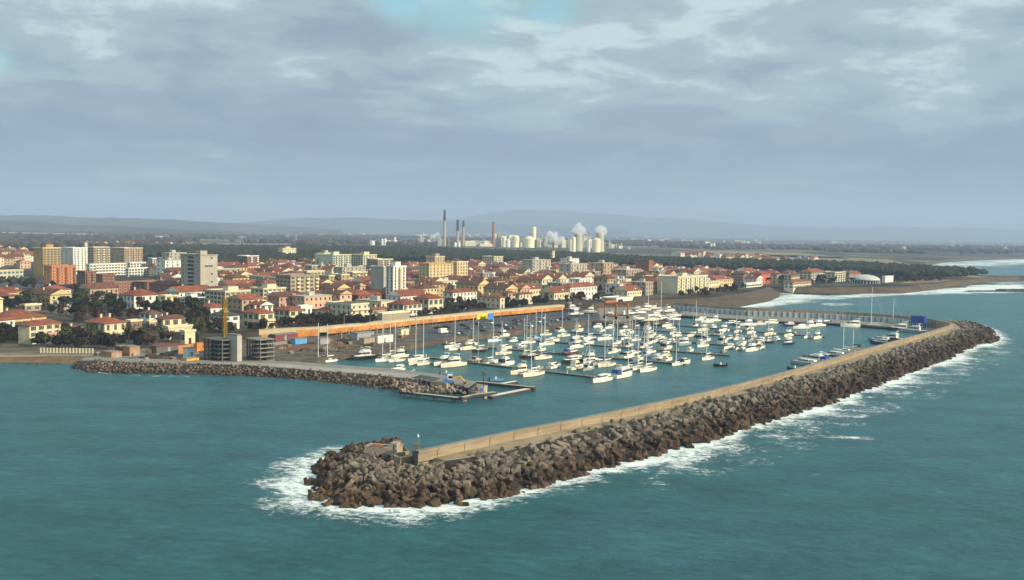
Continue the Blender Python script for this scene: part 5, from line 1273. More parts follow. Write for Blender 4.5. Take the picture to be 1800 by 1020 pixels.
# ashore in the boatyard
YB = [(1008, 546, 'big', 13, 'maroon', 'white', None), (1013, 553, 'big', 12, 'white', 'blue', None), (1037, 550, 'big', 11, 'grey', 'white', None), (1125, 551, 'motor', 9, 'white', 'white', None), (1134, 546, 'fly', 10, 'white', 'white', None),
      (1143, 564, 'big', 12, 'cream', 'white', None), (1122, 562, 'motor', 9, 'white', 'white', None), (1176, 548, 'fly', 11, 'white', 'white', None), (1184, 556, 'motor', 11, 'white', 'blue', None), (1166, 562, 'motor', 10, 'white', 'white', None), (1150, 543, 'motor', 8, 'white', 'black', None), (1160, 548, 'sail', 10, 'white', 'white', 497),
      (1003, 538, 'sail', 9, 'white', 'white', 488), (1138, 540, 'sail', 10, 'white', 'white', 500), (1119, 544, 'motor', 7, 'grey', 'white', None), (1185, 563, 'motor', 9, 'white', 'white', None), (1152, 556, 'motor', 9, 'white', 'white', None), (1108, 552, 'motor', 7, 'white', 'white', None), (1020, 540, 'motor', 8, 'white', 'blue', None)]
for i, (x, y, kd, L, hc, cv, mt) in enumerate(YB): boat(x, y, kd, L*.78, (-1, 1)[i % 2], hc, cv, mt, 'propped up ashore in the boatyard', z=3.1, ang=(10, 32, 200, 14, 215, 28)[i % 6])
boat(1070, 559, 'big', 11, 1, 'blue', 'white', None, 'afloat in the dock of the orange boat hoist', ang=200)
boat(785, 659, 'open', 4.5, 1, 'blue', 'white', None, 'afloat behind the end of the inner mole', ang=10); boat(872, 670, 'open', 4.5, 1, 'blue', 'white', None, 'beside the thin white finger float', ang=15)
def put_boats():
    # which pontoon and side each one lies at
    segs = [(P(*a, 0), P(*b_, 0)) for a, b_ in PONT]
    groups = {}
    for b in BOATS:
        if b['where']: key = (b['where'],); s = b['x']
        else:
            best = None
            for i, (A, Bp) in enumerate(segs):
                d = (Bp-A).normalized(); w = b['c']-A; s_ = w.dot(d); s_ = max(0, min((Bp-A).length, s_)); off = (w-d*s_)
                sg = 1 if off.dot(UV_) > 0 else -1
                if best is None or off.length < best[0]: best = (off.length, i, sg, w.dot(d), A, d)
            o_, i, sg, s, A, d = best
            b['a'] = (A0 if sg > 0 else A0+math.pi)+R__.uniform(-.06, .06)
            # ease the boat to just touch its pontoon
            want = b['L']*.5+1.5; w = b['c']-A; lat = w.dot(UV_); t = w.dot(d)
            if 0 < t < (segs[i][1]-segs[i][0]).length and abs(lat) < want+7:
                dx = (sg*want-lat)*(.9 if abs(lat) < want else .5); b['c'] = b['c']+UV_*dx
            key = (i, sg)
        groups.setdefault(key, []).append((s, b))
    for key, lst in groups.items():
        lst.sort(key=lambda q: q[0])
        # spread boats of one side that overlap
        if len(key) == 2:
            A, Bp = segs[key[0]]; d = (Bp-A).normalized()
            for _ in range(14):
                lst.sort(key=lambda q: (q[1]['c']-A).dot(d))
                for (s0, a), (s1, b) in zip(lst, lst[1:]):
                    need = (a['L']+b['L'])*.165+.25; gap = (b['c']-a['c']).dot(d)
                    if gap < need:
                        m = (need-gap)*.5; a['c'] = a['c']-d*m; b['c'] = b['c']+d*m
        cvw = {'white': '', 'blue': 'blue canvas', 'black': 'black canvas', 'brown': 'brown canvas'}
        for i, (s, b) in enumerate(lst):
            nm, word = BOATN[b['kind']]
            if len(key) == 2:
                pn = ('nearest', 'second', 'third', 'fourth', 'fifth', 'farthest')[key[0]]; side = 'near' if key[1] < 0 else 'far'
                loc = f"{nth(i+1)} from the shore on the {side} side of the {pn} pontoon"
            else: loc = f"{nth(i+1)} from the left, {b['where']}" if len(lst) > 1 else b['where']
            cw = (' with '+cvw[b['cv']]) if cvw[b['cv']] and len(key) == 1 and len(loc.split()) < 10 else ''
            lab = f"{b['hc']} {word}{cw}, {loc}"
            if len(lab.split()) > 16: lab = f"{b['hc']} {word}, {loc}"
            z = b['c'].z
            root = empty(nm, (b['c'].x, b['c'].y, z), b['a'], lab, BOATN[b['kind']][1] if b['kind'] in ('sail', 'motor', 'open') else 'motor boat', 'boats of the marina')
            for pn_, me in parts_for(b['kind'], b['L'], b['hc'], b['cv'], b['mh']): ob(pn_, me, root)
            if z > 1:  # cradle under boats ashore
                c = MB(); L = b['L']
                for x in (-L*.25, L*.2):
                    c.box((x-.15, -L*.15, -1.1), (x+.15, L*.15, -.9))
                    for s_ in (-1, 1): c.bar((x, s_*L*.14, -.9), (x, s_*L*.12, .5), .08)
                    c.box((x-.15, -.12, -.9), (x+.15, .12, -.42))
                c.build('cradle', M_METAL, root)
put_boats()

# ---------------------------------------------------------------- boat hoist, quay things
def hoist():
    c = P(1083, 560, 2); root = empty('boat_hoist', c, math.radians(40), 'orange travelling boat hoist straddling the dock of the boatyard', 'boat hoist')
    M_OR = mat('orange_paint', (.38, .14, .05), .6, .12, .6)
    w, l, h = 9, 9, 8.6
    for x in (-w/2, w/2):
        for y in (-l/2, l/2):
            m = MB(); m.box((x-.3, y-.3, .9), (x+.3, y+.3, h)); m.build('leg', M_OR, root)
            t = MB(); t.lathe([(.9, -.35), (.9, .35)], 12); t.v = [(v[2]+x, v[1]+y, v[0]+.9) for v in t.v]; t.build('wheel', M_CANK, root)
        m = MB(); m.box((x-.45, -l/2, h-1.1), (x+.45, l/2, h)); m.box((x-.3, -l/2, 1.2), (x+.3, l/2, 2.0)); m.build('side_beam', M_OR, root)
    m = MB(); m.box((-w/2, l/2-.5, h), (w/2, l/2+.5, h+1.2)); m.build('cross_beam', M_OR, root)
    for y in (-2.5, 2.5):
        s = MB(); s.bar((-w/2, y, h-.5), (-2, y, 3.2), .09); s.bar((w/2, y, h-.5), (2, y, 3.2), .09); s.bar((-2, y, 3.2), (2, y, 3.2), .09); s.build('sling', M_CANK, root)
    m = MB(); m.box((w/2+.45, -1, 2), (w/2+1.7, 1.2, 4.2)); m.build('cab', M_WHITE, root)
    # blue gantry on the far quay
    c = P(1614, 576, 1.6); root = empty('blue_gantry', c, math.radians(-38), 'dark blue tall legged shed standing on the far quay', 'gantry')
    M_BL = mat('blue_sheet', (.02, .06, .30), .5, .15, .6)
    m = MB(); m.box((-3.4, -2, 2.6), (3.4, 2, 6.3)); m.build('cladding', M_BL, root)
    for x in (-3.1, -1.0, 1.0, 3.1):
        for y in (-1.8, 1.8): p = MB(); p.box((x-.25, y-.2, -.5), (x+.25, y+.2, 2.6)); p.build('leg', M_BL, root)
    # pale lockers under the far wall
    a = [xy(p) for p in WARM]
    root = empty('quay_lockers', (a[0].x, a[0].y, 1.6), 0, 'long row of pale glazed store fronts between posts under the far breakwater wall', 'store row')
    pts = resample([Vector((p.x, p.y, 0)) for p in a], 4.1)
    M_PN = mat('pale_panel', (.42, .47, .50), .4, .10, .15, .1); M_PO = mat('panel_post', (.16, .17, .19), .6)
    pol = MB(); n = min(len(pts)-1, 48)
    pts2 = []
    tot = sum((q-p).length for p, q in zip(pts, pts[1:])); step = tot/48; acc = 0; cur = pts[0]; pts2 = [pts[0]]; need = step
    for p, q in zip(pts, pts[1:]):
        L = (q-p).length
        while acc+L >= need-1e-6: pts2.append(p.lerp(q, (need-acc)/L)); need += step
        acc += L
    for i in range(len(pts2)-1):
        p, q = xy(pts2[i]), xy(pts2[i+1]); d = (q-p).normalized(); nr = Vector((-d.y, d.x)); o = xy(pts2[0])
        f = 3.0
        v = []
        for z in (0, 2.9):
            for (w_, e) in ((p+d*.35, f), (q-d*.35, f), (q-d*.35, 1.2), (p+d*.35, 1.2)): t = w_+nr*e-o; v.append((t.x, t.y, z))
        m = MB(); m.add(v, [(3, 2, 1, 0), (4, 5, 6, 7), (0, 1, 5, 4), (1, 2, 6, 5), (2, 3, 7, 6), (3, 0, 4, 7)]); m.build('store_front', M_PN, root)
        t = p+nr*(f+.15)-o; pol.bar((t.x, t.y, -.3), (t.x, t.y, 3.3), .16)
    pol.build('posts', M_PO, root)
hoist()

# ---------------------------------------------------------------- promenade wall and orange hoarding
HW = [(455, 583), (572, 578), (720, 563), (860, 549.5), (992, 537.8)]
def promenade():
    M_OH = mat('orange_netting', (.66, .29, .055), .8, .18, .22, col2=(.36, .14, .05), detail=8); M_YE = mat('yellow_banner', (.85, .60, .06), .7); M_BB = mat('blue_banner', (.06, .22, .55), .7); M_CAP = mat('promenade_cap', (.52, .42, .27), .9, .12, .25, detail=8)
    pts = [P(a, b_, ZT) for a, b_ in HW]
    w = MB(); 
    for i, p in enumerate(pts):
        a = pts[max(0, i-1)]; b_ = pts[min(len(pts)-1, i+1)]; d = xy(b_-a).normalized(); nr = Vector((d.y, -d.x)); f = xy(p)+nr*.25; g = xy(p)-nr*4.2
        w.v += [(f.x, f.y, 1.5), (f.x, f.y, ZT+.7), (g.x, g.y, ZT+.7), (g.x, g.y, ZT-.5)]
    for i in range(len(pts)-1):
        for k in range(3): w.f.append((i*4+k, i*4+4+k, i*4+5+k, i*4+1+k)); w.m.append(0)
    w.f += [(3, 2, 1, 0), tuple(4*(len(pts)-1)+k for k in range(4))]; w.m += [0, 0]
    w.build('promenade_wall', M_CAP, label='pale stone promenade wall running above the yard and car park', cat='wall')
    def hoard(a, b_, hgt, m, lab, z1=ZT+.25, name='orange_hoarding', off=.7):
        A, Bq = P(*a, z1), P(*b_, z1); d = xy(Bq-A); L = d.length; root = empty(name, (A.x, A.y, 2.0), math.atan2(d.y, d.x), lab, 'hoarding', 'site hoardings')
        n = max(1, int(L/6)); s_ = L/n
        if n > 60: n = 60; s_ = L/n
        for k in range(n):
            e = .03*math.sin(k*2.1)
            q = MB(); q.box((k*s_+.08, -off-.06+e, z1-2-hgt), ((k+1)*s_-.08, -off+.02+e, z1-2.0+.08*math.sin(k*1.7))); q.build('net_panel', m, root)
        po = MB()
        for k in range(n+1): po.bar((k*s_, -off+.12, -.3), (k*s_, -off+.12, z1-1.9), .09)
        po.build('posts', M_METAL, root)
    hoard((573, 579), (720, 564.5), 2.1, M_OH, 'ragged orange hoarding on posts, left stretch behind the marina'); hoard((720.5, 564.5), (836, 553), 1.8, M_OH, 'smooth orange hoarding above the car park, middle stretch'); hoard((866, 549.6), (990, 539), 1.9, M_OH, 'thin orange hoarding above the car park, right stretch past the blue sign')
    hoard((520, 580.5), (560, 578), 3.0, M_OH, 'short bright orange hoarding just left of the masts'); hoard((457, 588), (469, 587), 3.4, M_OH, 'tiny orange hoarding right of the grey stair tower', z1=4)
    hoard((836.5, 552.8), (855, 551), 2.7, M_YE, 'yellow banner hoarding left of the blue sign', name='yellow_hoarding'); hoard((855.5, 551), (865.5, 550), 3.3, M_BB, 'square blue sign board set in the orange hoarding', z1=ZT+.9, name='blue_sign', off=.9)
    hoard((311, 608), (357, 601), 3.6, M_OH, 'orange hoarding with a pale top at the left of the building site', z1=ZT+.2); hoard((361, 603), (398, 607), 1.8, M_OH, 'dull orange hoarding left of the grey stair tower', z1=4.2)
    # car park light lines, cars
    ML_ = mat('white_marking', (.45, .45, .45), .8)
    A = P(750, 590, 2.008); 
    mk = MB()
    for r in range(3):
        for k in range(34):
            t = k/33
            p = P(760+250*t+r*8, (577-25*t*.98)+5.2*r+1.2, 2.014); q = p+WV*-4.2
            e = UV_*.12
            mk.add([(p-e), (p+e), (q+e), (q-e)], [(0, 1, 2, 3)])
    mk.v = [tuple((v[0], v[1], 2.014)) for v in mk.v]
    mk.build('parking_bays', ML_, kind='structure', label='white bay lines on the car park')
    body = MB(); prism(body, -2.1, 2.1, .85, .82, .35, .95, .05, .08, .06); prism(body, -2.15, 2.15, .86, .84, .3, .62, 0, 0, 0)
    cab = MB(); prism(cab, -1.6, 1.0, .76, .74, .95, 1.45, .45, .6, .14)
    whs = []
    for x in (-1.3, 1.3):
        for y in (-.82, .82):
            w_ = MB(); w_.lathe([(.32, -.1), (.32, .1)], 10); w_.v = [(v[0]+x, v[2]+y, v[1]+.32) for v in w_.v]; whs.append(w_.mesh('wheel', M_CANK))
    cabm = cab.mesh('cabin', M_SMOKE)
    cols = {'black': (.02, .02, .025), 'dark blue': (.03, .05, .12), 'silver': (.45, .46, .48), 'white': (.7, .7, .7), 'grey': (.16, .17, .18), 'red': (.35, .03, .03)}
    bm_ = {k: body.mesh('body', mat('car_paint_'+k.replace(' ', '_'), v, .3, .04, 1, spec=.6)) for k, v in cols.items()}
    rnd = random.Random(4)
    rowsn = {0: 'upper', 1: 'middle', 2: 'lower'}
    for r in range(3):
        i = 0
        for k in range(33):
            if rnd.random() > (.34, .28, .36)[r]: continue
            t = (k+.5)/33; p = P(760+250*t+r*8, (577-25*t*.98)+5.2*r+1.2, 2.01)-WV*2.2; i += 1
            c = rnd.choice(('black', 'black', 'dark blue', 'silver', 'white', 'grey', 'grey', 'red', 'dark blue'))
            root = empty('parked_car', (p.x, p.y, 2.01), A0+math.pi/2+(math.pi if rnd.random() < .5 else 0), f"{c} parked car, {nth(i)} from left in the {rowsn[r]} row of the car park", 'car', 'cars in the marina car park')
            ob('body', bm_[c], root); ob('cabin', cabm, root)
            for w_ in whs: ob('wheel', w_, root)
    # white van at the near corner of the car park
    v = MB(); prism(v, -2.6, 2.6, 1.0, 1.0, .4, 2.3, 0, .9, .1); root = empty('white_van', P(779, 586, 2.01), A0, 'white van parked at the water side of the car park', 'van'); v.build('body', M_WHITE, root)
    g = MB(); prism(g, 1.2, 2.35, 1.01, 1.01, 1.25, 1.9, .05, .35, .03); g.build('windscreen', M_SMOKE, root)
    for w_ in whs: ob('wheel', w_, root)
    # lamp posts of the promenade and car park
    lp = MB(); lp.bar((0, 0, 0), (0, 0, 8), .1, n=6, r2=.06); lp.bar((0, 0, 7.9), (1.3, 0, 8.2), .05); lpm = lp.mesh('pole', M_METAL); lh = MB(); lh.box((1.0, -.15, 8.1), (1.9, .15, 8.28)); lhm = lh.mesh('lamp_head', M_WHITE)
    for i, (x, y) in enumerate(((605, 585), (650, 583), (690, 577), (760, 575), (815, 571), (880, 566), (930, 561), (1000, 552))):
        root = empty('lamp_post', P(x, y, 2), A0, f"grey lamp post, {nth(i+1)} from the left along the yard and car park", 'lamp post', 'lamp posts of the yard'); ob('pole', lpm, root); ob('lamp_head', lhm, root)
promenade()

# ---------------------------------------------------------------- building site and yard
def site():
    # stair tower
    c = P(417, 638, 2.0); D = (c-Vector((0, 0, HC))).dot(FW); H = 47*D/F
    root = empty('stair_tower', c, A0, 'tall bare concrete stair tower of the unfinished building by the mole', 'tower'); 
    m = MB(); m.box((0, 0, -2), (2.0, 6.2, H)); m.build('shaft', mat('site_concrete', (.40, .38, .33), .85, .12, .4, detail=7), root)
    m = MB(); m.box((.1, 0.2, H), (1.9, 6.0, H+.5)); m.build('parapet', M_CONC, root)
    # crane mast
    c = P(421, 628, 2.0)+WV*9; root = empty('tower_crane', c, A0, 'yellow lattice tower crane mast rising behind the stair tower', 'crane'); M_Y = mat('crane_ochre', (.30, .18, .035), .6, .15, .5)
    Hc = 22
    m = MB(); r = .6
    for x in (-r, r):
        for y in (-r, r): m.bar((x, y, 0), (x, y, Hc), .2)
    k = 0
    while k < Hc-1.6:
        for a, b_ in (((-r, -r), (r, -r)), ((r, -r), (r, r)), ((r, r), (-r, r)), ((-r, r), (-r, -r))): m.bar((*a, k), (*b_, k+1.6), .11); m.bar((*b_, k), (*a, k+1.6), .11); m.bar((*a, k), (*b_, k), .09)
        k += 1.6
    m.build('mast', M_Y, root)
    m = MB(); m.box((-1.0, -1.0, Hc*.72), (1.0, 1.0, Hc*.72+1.0)); m.build('climbing_frame', M_Y, root)
    # decks of the unfinished building, right and left of the shaft
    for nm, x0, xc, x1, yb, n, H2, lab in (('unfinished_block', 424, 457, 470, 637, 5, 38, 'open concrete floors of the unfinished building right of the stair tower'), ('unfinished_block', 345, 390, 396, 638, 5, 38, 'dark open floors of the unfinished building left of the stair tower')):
        C = P(xc, yb, 2); D = (C-Vector((0, 0, HC))).dot(FW); h = H2*D/F; W_ = (xc-x0)*D/F/math.sin(A0)*1.0; L = 6.5
        root = empty(nm, C, A0, lab, 'building site')
        for s in range(n+1):
            z = h*s/n
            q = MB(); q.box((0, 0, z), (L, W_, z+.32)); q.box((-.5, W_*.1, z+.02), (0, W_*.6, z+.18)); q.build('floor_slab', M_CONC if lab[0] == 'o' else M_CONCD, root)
        for k in range(6):
            for y in (0.3, W_-.7):
                pass
        co = 0
        for i in range(6):
            for x in (.3, L-.7):
                y = .3+(W_-1)*i/5; q = MB(); q.box((x, y, -1), (x+.4, y+.4, h)); q.build('column', M_CONCD, root)
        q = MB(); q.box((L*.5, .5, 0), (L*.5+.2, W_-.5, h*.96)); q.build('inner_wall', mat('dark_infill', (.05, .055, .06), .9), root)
    # sheds, containers
    def crate(name, x, y, l, w, h, m, lab, cat, an=A0, roof=None, door=True):
        root = empty(name, P(x, y, 2.0), an, lab, cat); q = MB(); q.box((0, 0, -.5), (l, w, h)); n = int(l/1.2)
        for k in range(n): q.box((k*1.2+.2, -.05, .2), (k*1.2+.5, 0, h-.2))
        q.build('wall', m, root); q = MB(); q.box((-.15, -.2, h), (l+.15, w+.15, h+.18)); q.build('roof', roof or M_CONC, root)
        if door: q = MB(); q.box((l*.4, -.09, 0), (l*.4+1, .02, 2.0)); q.build('door', M_HGRY, root)
    mo = mat('orange_cabin', (.42, .22, .10), .7); mr = mat('rust_red', (.20, .05, .035), .8)
    crate('site_cabin', 228, 626, 4, 5, 3.2, mo, 'peach orange site cabin beside the beach rocks', 'cabin'); crate('site_cabin', 212, 624, 3, 4, 3, mr, 'dark red site cabin left of the peach one', 'cabin')
    crate('site_shed', 196, 630, 4, 6, 2.0, mo, 'low faded orange shed on the grey lot', 'shed'); crate('site_shed', 275, 622, 12, 5, 2.6, M_CONCD, 'long low shed with a rusty red roof on the site', 'shed', roof=mr)
    crate('white_container', 330, 629, 3, 3, 3.4, M_WHITE, 'white container hut in front of the orange hoarding', 'container'); crate('yellow_skip', 328, 637, 5, 3, 1.2, mat('crane_yellow', (.62, .36, .03)), 'flat ochre yellow skip at the mole root', 'skip', door=False)
    crate('container', 484, 600, 12, 4, 2.6, mat('maroon_sheet', (.20, .06, .07), .8), 'long maroon sheeted shed between the two orange hoardings', 'shed')
    crate('blue_tarp_boat', 519, 606, 6, 3, 2.2, mat('blue_tarp', (.10, .32, .60), .6), 'bright blue tarpaulin covered shelter in the yard', 'shelter', door=False)
    crate('white_container', 664, 604, 9, 4, 3.2, M_WHITE, 'white and grey site office block behind the dark yacht', 'container'); crate('grey_container', 628, 598, 10, 4, 2.8, M_HGRY, 'long grey container in the yard', 'container')
    crate('tan_container', 640, 606, 6, 3, 2.4, wallm('tan'), 'tan container hut in the yard', 'container'); crate('grey_container', 705, 590, 5, 4, 2.8, wallm('cream'), 'small cream hut at the corner of the car park', 'hut')
    crate('grey_container', 563, 606, 5, 3, 2.2, M_HGRY, 'small grey hut behind the leftmost masts', 'hut')
    # row of concrete columns
    root = empty('column_row', P(600, 596, 2), A0, 'row of bare concrete columns behind the yard', 'columns')
    for k in range(12):
        q = MB(); q.box((-.25, -.25, 0), (.25, .25, 3.4)); q.build('column', M_CONC, root).location = (k*4.2, 0, 0)
    # gabions/low walls in yard
    q = MB(); a, b_ = P(440, 612, 2), P(520, 603, 2); d = b_-a; root = empty('low_wall', a, math.atan2(d.y, d.x), 'low pale concrete wall across the left of the yard', 'wall')
    q.box((0, 0, -.5), (d.length, .6, 1.1)); q.build('wall', M_CONC, root); q = MB(); q.box((-.05, -.1, 1.1), (d.length+.05, .7, 1.25)); q.build('coping', M_TAN, root)
    rnd = random.Random(77); M_WD = mat('pallet_wood', (.22, .15, .08), .9, .2, 1, .2); M_DK = mat('dark_scrap', (.05, .045, .045), .9, .3, 1)
    zone = [(440, 615), (480, 604), (560, 600), (640, 596), (725, 588), (725, 600), (655, 613), (600, 618), (520, 628), (440, 632)]; zone2 = [(170, 622), (300, 618), (345, 622), (340, 634), (240, 634), (175, 629)]
    got = []
    for zn, cnt in ((zone, 44), (zone2, 20)):
        t = 0
        while t < cnt:
            x, y = rnd.uniform(160, 730), rnd.uniform(590, 636)
            if inpoly(x, y, zn): got.append((x, y)); t += 1
    got.sort(); num = {}
    for x, y in got:
        k = rnd.choice(('pallet_stack', 'pipe_bundle', 'rubble_heap', 'block_stack')); num[k] = num.get(k, 0)+1
        wd = {'pallet_stack': 'brown stack of pallets', 'pipe_bundle': 'dark bundle of pipes', 'rubble_heap': 'grey heap of rubble', 'block_stack': 'pale stack of blocks'}[k]
        root = empty(k, P(x, y, 2.0), rnd.uniform(0, 3), f"{wd}, {nth(num[k])} of its kind from the left in the harbour yard", k.split('_')[1], 'building materials lying in the harbour yard')
        q = MB()
        if k == 'pallet_stack':
            for j in range(rnd.randint(2, 5)): q.box((-1.1, -.8, j*.32), (1.1, .8, j*.32+.1)); q.box((-1.1, -.8, j*.32+.1), (-.8, .8, j*.32+.28)); q.box((.8, -.8, j*.32+.1), (1.1, .8, j*.32+.28))
            q.build('pallets', M_WD, root)
        elif k == 'pipe_bundle':
            for j in range(6): q.bar((-2.4, (j % 3)*.5, .25+(j//3)*.45), (2.4, (j % 3)*.5, .25+(j//3)*.45), .22, n=7)
            q.build('pipes', M_DK, root)
        elif k == 'rubble_heap':
            g = stone_geo(rnd, 1.3); q.add([(v[0]*1.4, v[1]*1.2, v[2]*.7) for v in g.v], g.f)
            for j in range(7): g = stone_geo(rnd, .45); a, b_ = rnd.uniform(-2, 2), rnd.uniform(-1.6, 1.6); q.add([(v[0]+a, v[1]+b_, v[2]+.2) for v in g.v], g.f)
            q.build('rubble', M_CONCD, root)
        else:
            for j in range(5): q.box((-1.5+j*.62, -.7, 0), (-.95+j*.62, .7, .5+.28*(j % 3)))
            q.build('blocks', M_CONC, root)
    # promenade balustrade above the beach
    a, b_ = P(72, 620.5, 2), P(163, 621.5, 2); d = b_-a; root = empty('balustrade', a, math.atan2(d.y, d.x), 'white pillared balustrade on the beach promenade', 'balustrade')
    q = MB(); q.box((0, -.15, 1.3), (d.length, .15, 1.5)); q.box((0, -.2, 0), (d.length, .2, .3)); q.build('rail', wallm('stone'), root)
    n = 16
    for k in range(n+1):
        q = MB(); q.box((-.22, -.22, 0), (.22, .22, 1.9)); q.build('pillar', wallm('cream'), root).location = (d.length*k/n, 0, 0)
site()

# ---------------------------------------------------------------- dock at the tip of the mole
def dock():
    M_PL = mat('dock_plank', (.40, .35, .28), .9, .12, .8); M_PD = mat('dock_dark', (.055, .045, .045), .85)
    root = empty('piled_walkway', P(701, 690, 0), 0, 'narrow piled walkway wrapping the rocky tip of the inner mole', 'walkway'); O = P(701, 690, 0)
    def plank(a, b_, w, z0, z1, name, m, z=None, m2=None, par=root, org=O):
        A, Bq = P(*a, z1), P(*b_, z1); d = (Bq-A).normalized(); n = Vector((-d.y, d.x, 0))
        v = []
        for zz in (z0, z1):
            for q in (A, Bq, Bq+n*w, A+n*w): v.append((q.x-org.x, q.y-org.y, zz))
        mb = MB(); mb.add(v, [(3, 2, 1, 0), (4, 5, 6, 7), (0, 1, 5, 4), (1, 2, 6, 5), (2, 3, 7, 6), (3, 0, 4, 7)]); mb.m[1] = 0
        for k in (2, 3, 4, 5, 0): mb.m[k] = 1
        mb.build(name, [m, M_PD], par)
    plank((701, 688.5), (812, 700.5), 1.7, 1.15, 1.75, 'deck', M_PL); plank((812, 700.5), (832, 695), 1.7, 1.15, 1.75, 'deck', M_PL); plank((832, 694.6), (874, 689.5), 1.7, 1.15, 1.75, 'deck', M_PL)
    for x, y in ((704, 695), (709, 696), (733, 699), (738, 699.5), (762, 702), (767, 702.5), (794, 705), (799, 705.5), (812, 706.5), (817, 706)):
        p = P(x, y, 0); m = MB(); m.bar((p.x-O.x, p.y+.5-O.y, -1.5), (p.x-O.x, p.y+.5-O.y, 1.2), .2, n=8); m.build('pile', M_PD, root)
    m = MB(); p = P(813, 706, 0); m.box((p.x-O.x-1, p.y-O.y, -.3), (p.x-O.x+1.2, p.y-O.y+1.5, .7)); m.build('fender_block', M_PL, root)
    O2 = P(872, 693, 0); r2 = empty('floating_pontoon', O2, 0, 'cream floating pontoon closing the little dock at the mole tip', 'pontoon'); plank((866, 697), (941, 682.5), 2.3, -.3, .75, 'deck', M_GELC, par=r2, org=O2)
    O3 = P(884, 675, 0); r3 = empty('finger_float', O3, 0, 'thin white finger float behind the little dock', 'float'); plank((884, 675), (911, 670.2), 1.6, -.2, .6, 'deck', M_GEL, par=r3, org=O3)
    O4 = P(834, 670, 0); r4 = empty('dock_back_walkway', O4, 0, 'dark edged back walkway of the little dock', 'walkway'); plank((800, 676), (834, 670.5), 1.6, .4, 1.9, 'deck', M_PL, par=r4, org=O4); plank((834, 670.5), (938, 681), 1.5, .3, 1.3, 'deck', M_PL, par=r4, org=O4)
    q = sheet('dock_apron', [(812, 679), (836, 674), (857, 677), (852, 689), (838, 689.5), (824, 687)], 1.4, M_CONC, 'pale concrete apron at the tip of the inner mole', -1)
    # little building with blue door, tan pillar, red beacon mast
    c = P(841, 689.5, 1.2); r5 = empty('dock_hut', c, math.radians(32), 'low grey hut with a blue door on the dock apron', 'hut'); m = MB(); m.box((0, 0, -2), (2.2, 2.4, 1.3)); m.build('wall', wallm('stone'), r5)
    m = MB(); m.box((-.1, -.15, 1.3), (2.3, 2.5, 1.42)); m.build('roof', M_CONC, r5); m = MB(); m.box((.3, -.06, 0), (1.7, 0.02, 1.15)); m.build('door', mat('blue_door', (.06, .08, .28), .6), r5)
    m = MB(); c = P(854, 692.5, 1.4); m.box((c.x-.4, c.y, -1), (c.x+.4, c.y+.6, 3.6)); m.box((c.x-.5, c.y-.1, 3.6), (c.x+.5, c.y+.7, 3.72)); m.build('concrete_pillar', wallm('cream'), label='pale square pillar beside the dark red beacon mast', cat='pillar')
    c = P(850, 684, 1.4); r6 = empty('beacon_mast', c, 0, 'dark red channel beacon mast on the dock apron', 'beacon'); m = MB(); m.bar((0, 0, 0), (0, 0, 4.8), .16, n=6); m.build('pole', M_HRED, r6); m = MB(); m.lathe([(.3, 4.8), (.36, 5.1), (.25, 5.5)], 8); m.build('lamp', M_HRED, r6)
    m = MB(); m.box((-.6, -.06, 4.1), (.6, .06, 4.25)); m.build('crossarm', M_HRED, r6)
    # ramp walls
    sheet('mole_ramp', [(722, 664), (740, 659), (775, 665), (760, 673)], ML+.008, M_ASPH, 'dark ramp near the tip of the mole')
    m = MB(); a, b_ = P(757, 674, ML), P(785, 678, ML); d = b_-a; r7 = empty('ramp_wall', a, math.atan2(d.y, d.x), 'low tan concrete wall at the head of the dark ramp', 'wall'); m.box((0, 0, -1), (d.length, .6, .7)); m.build('wall', wallm('tan'), r7); m = MB(); m.box((0, .61, -.6), (d.length, 4, .5)); m.build('deck', M_CONC, r7)
    # excavator
    c = P(789, 676, ML); r8 = empty('excavator', c, math.radians(5), 'blue and white cabbed excavator with an orange arm on the mole tip', 'excavator')
    m = MB(); m.box((-1.6, -1.1, 0), (1.6, -.55, .7)); m.box((-1.6, .55, 0), (1.6, 1.1, .7)); m.build('tracks', M_PD, r8); m = MB(); m.box((-1.7, -1.2, .7), (1.1, 1.2, 1.7)); m.build('body', mat('machine_blue', (.06, .16, .42), .5), r8)
    m = MB(); m.box((-.4, -1.1, 1.7), (1.0, .2, 3.0)); m.box((-.5, -1.2, 3.0), (1.1, .3, 3.12)); m.build('cab', [M_WHITE], r8); m = MB(); m.box((-.2, -1.14, 1.95), (1.04, .1, 2.8)); m.build('cab_glass', M_SMOKE, r8)
    m = MB(); m.bar((1, .5, 1.4), (3.4, .5, 2.5), .24); m.bar((3.4, .5, 2.5), (4.9, .5, .8), .2); m.build('arm', mat('crane_yellow', (.62, .36, .03)), r8); m = MB(); m.box((4.5, 0, .1), (5.3, 1, .8)); m.build('bucket', M_PD, r8)
    # light at the head of the breakwater
    c = P(692, 806, LZ); r9 = empty('breakwater_light', c, 0, 'thin dark pole with a small green light box at the breakwater head', 'light'); m = MB(); m.bar((0, 0, -.3), (0, 0, 2.9), .08, n=6); m.build('pole', M_PD, r9)
    m = MB(); m.box((-.2, -.2, 1.7), (.25, .2, 2.4)); m.box((-.2, -.25, 2.4), (.6, .25, 2.55)); m.build('lamp_box', mat('light_green', (.03, .12, .06), .6), r9)
    c = P(668, 795, LZ+.3); m = MB(); a, b_ = P(640, 790, LZ), P(697, 795, LZ); d = b_-a
    r10 = empty('head_slab', a, math.atan2(d.y, d.x), 'tilted tan concrete slab on top of the breakwater head', 'slab'); m.box((0, 0, -.8), (d.length, 3.2, .7)); m.box((d.length-1.6, .5, .7), (d.length-.2, 2.4, 1.7)); m.build('slab', wallm('stone'), r10)
    m = MB(); m.box((d.length*.15, -.02, .705), (d.length*.6, 2.0, .8)); m.build('rusty_plate', mat('rust', (.22, .09, .04), .9, .2, 1), r10)
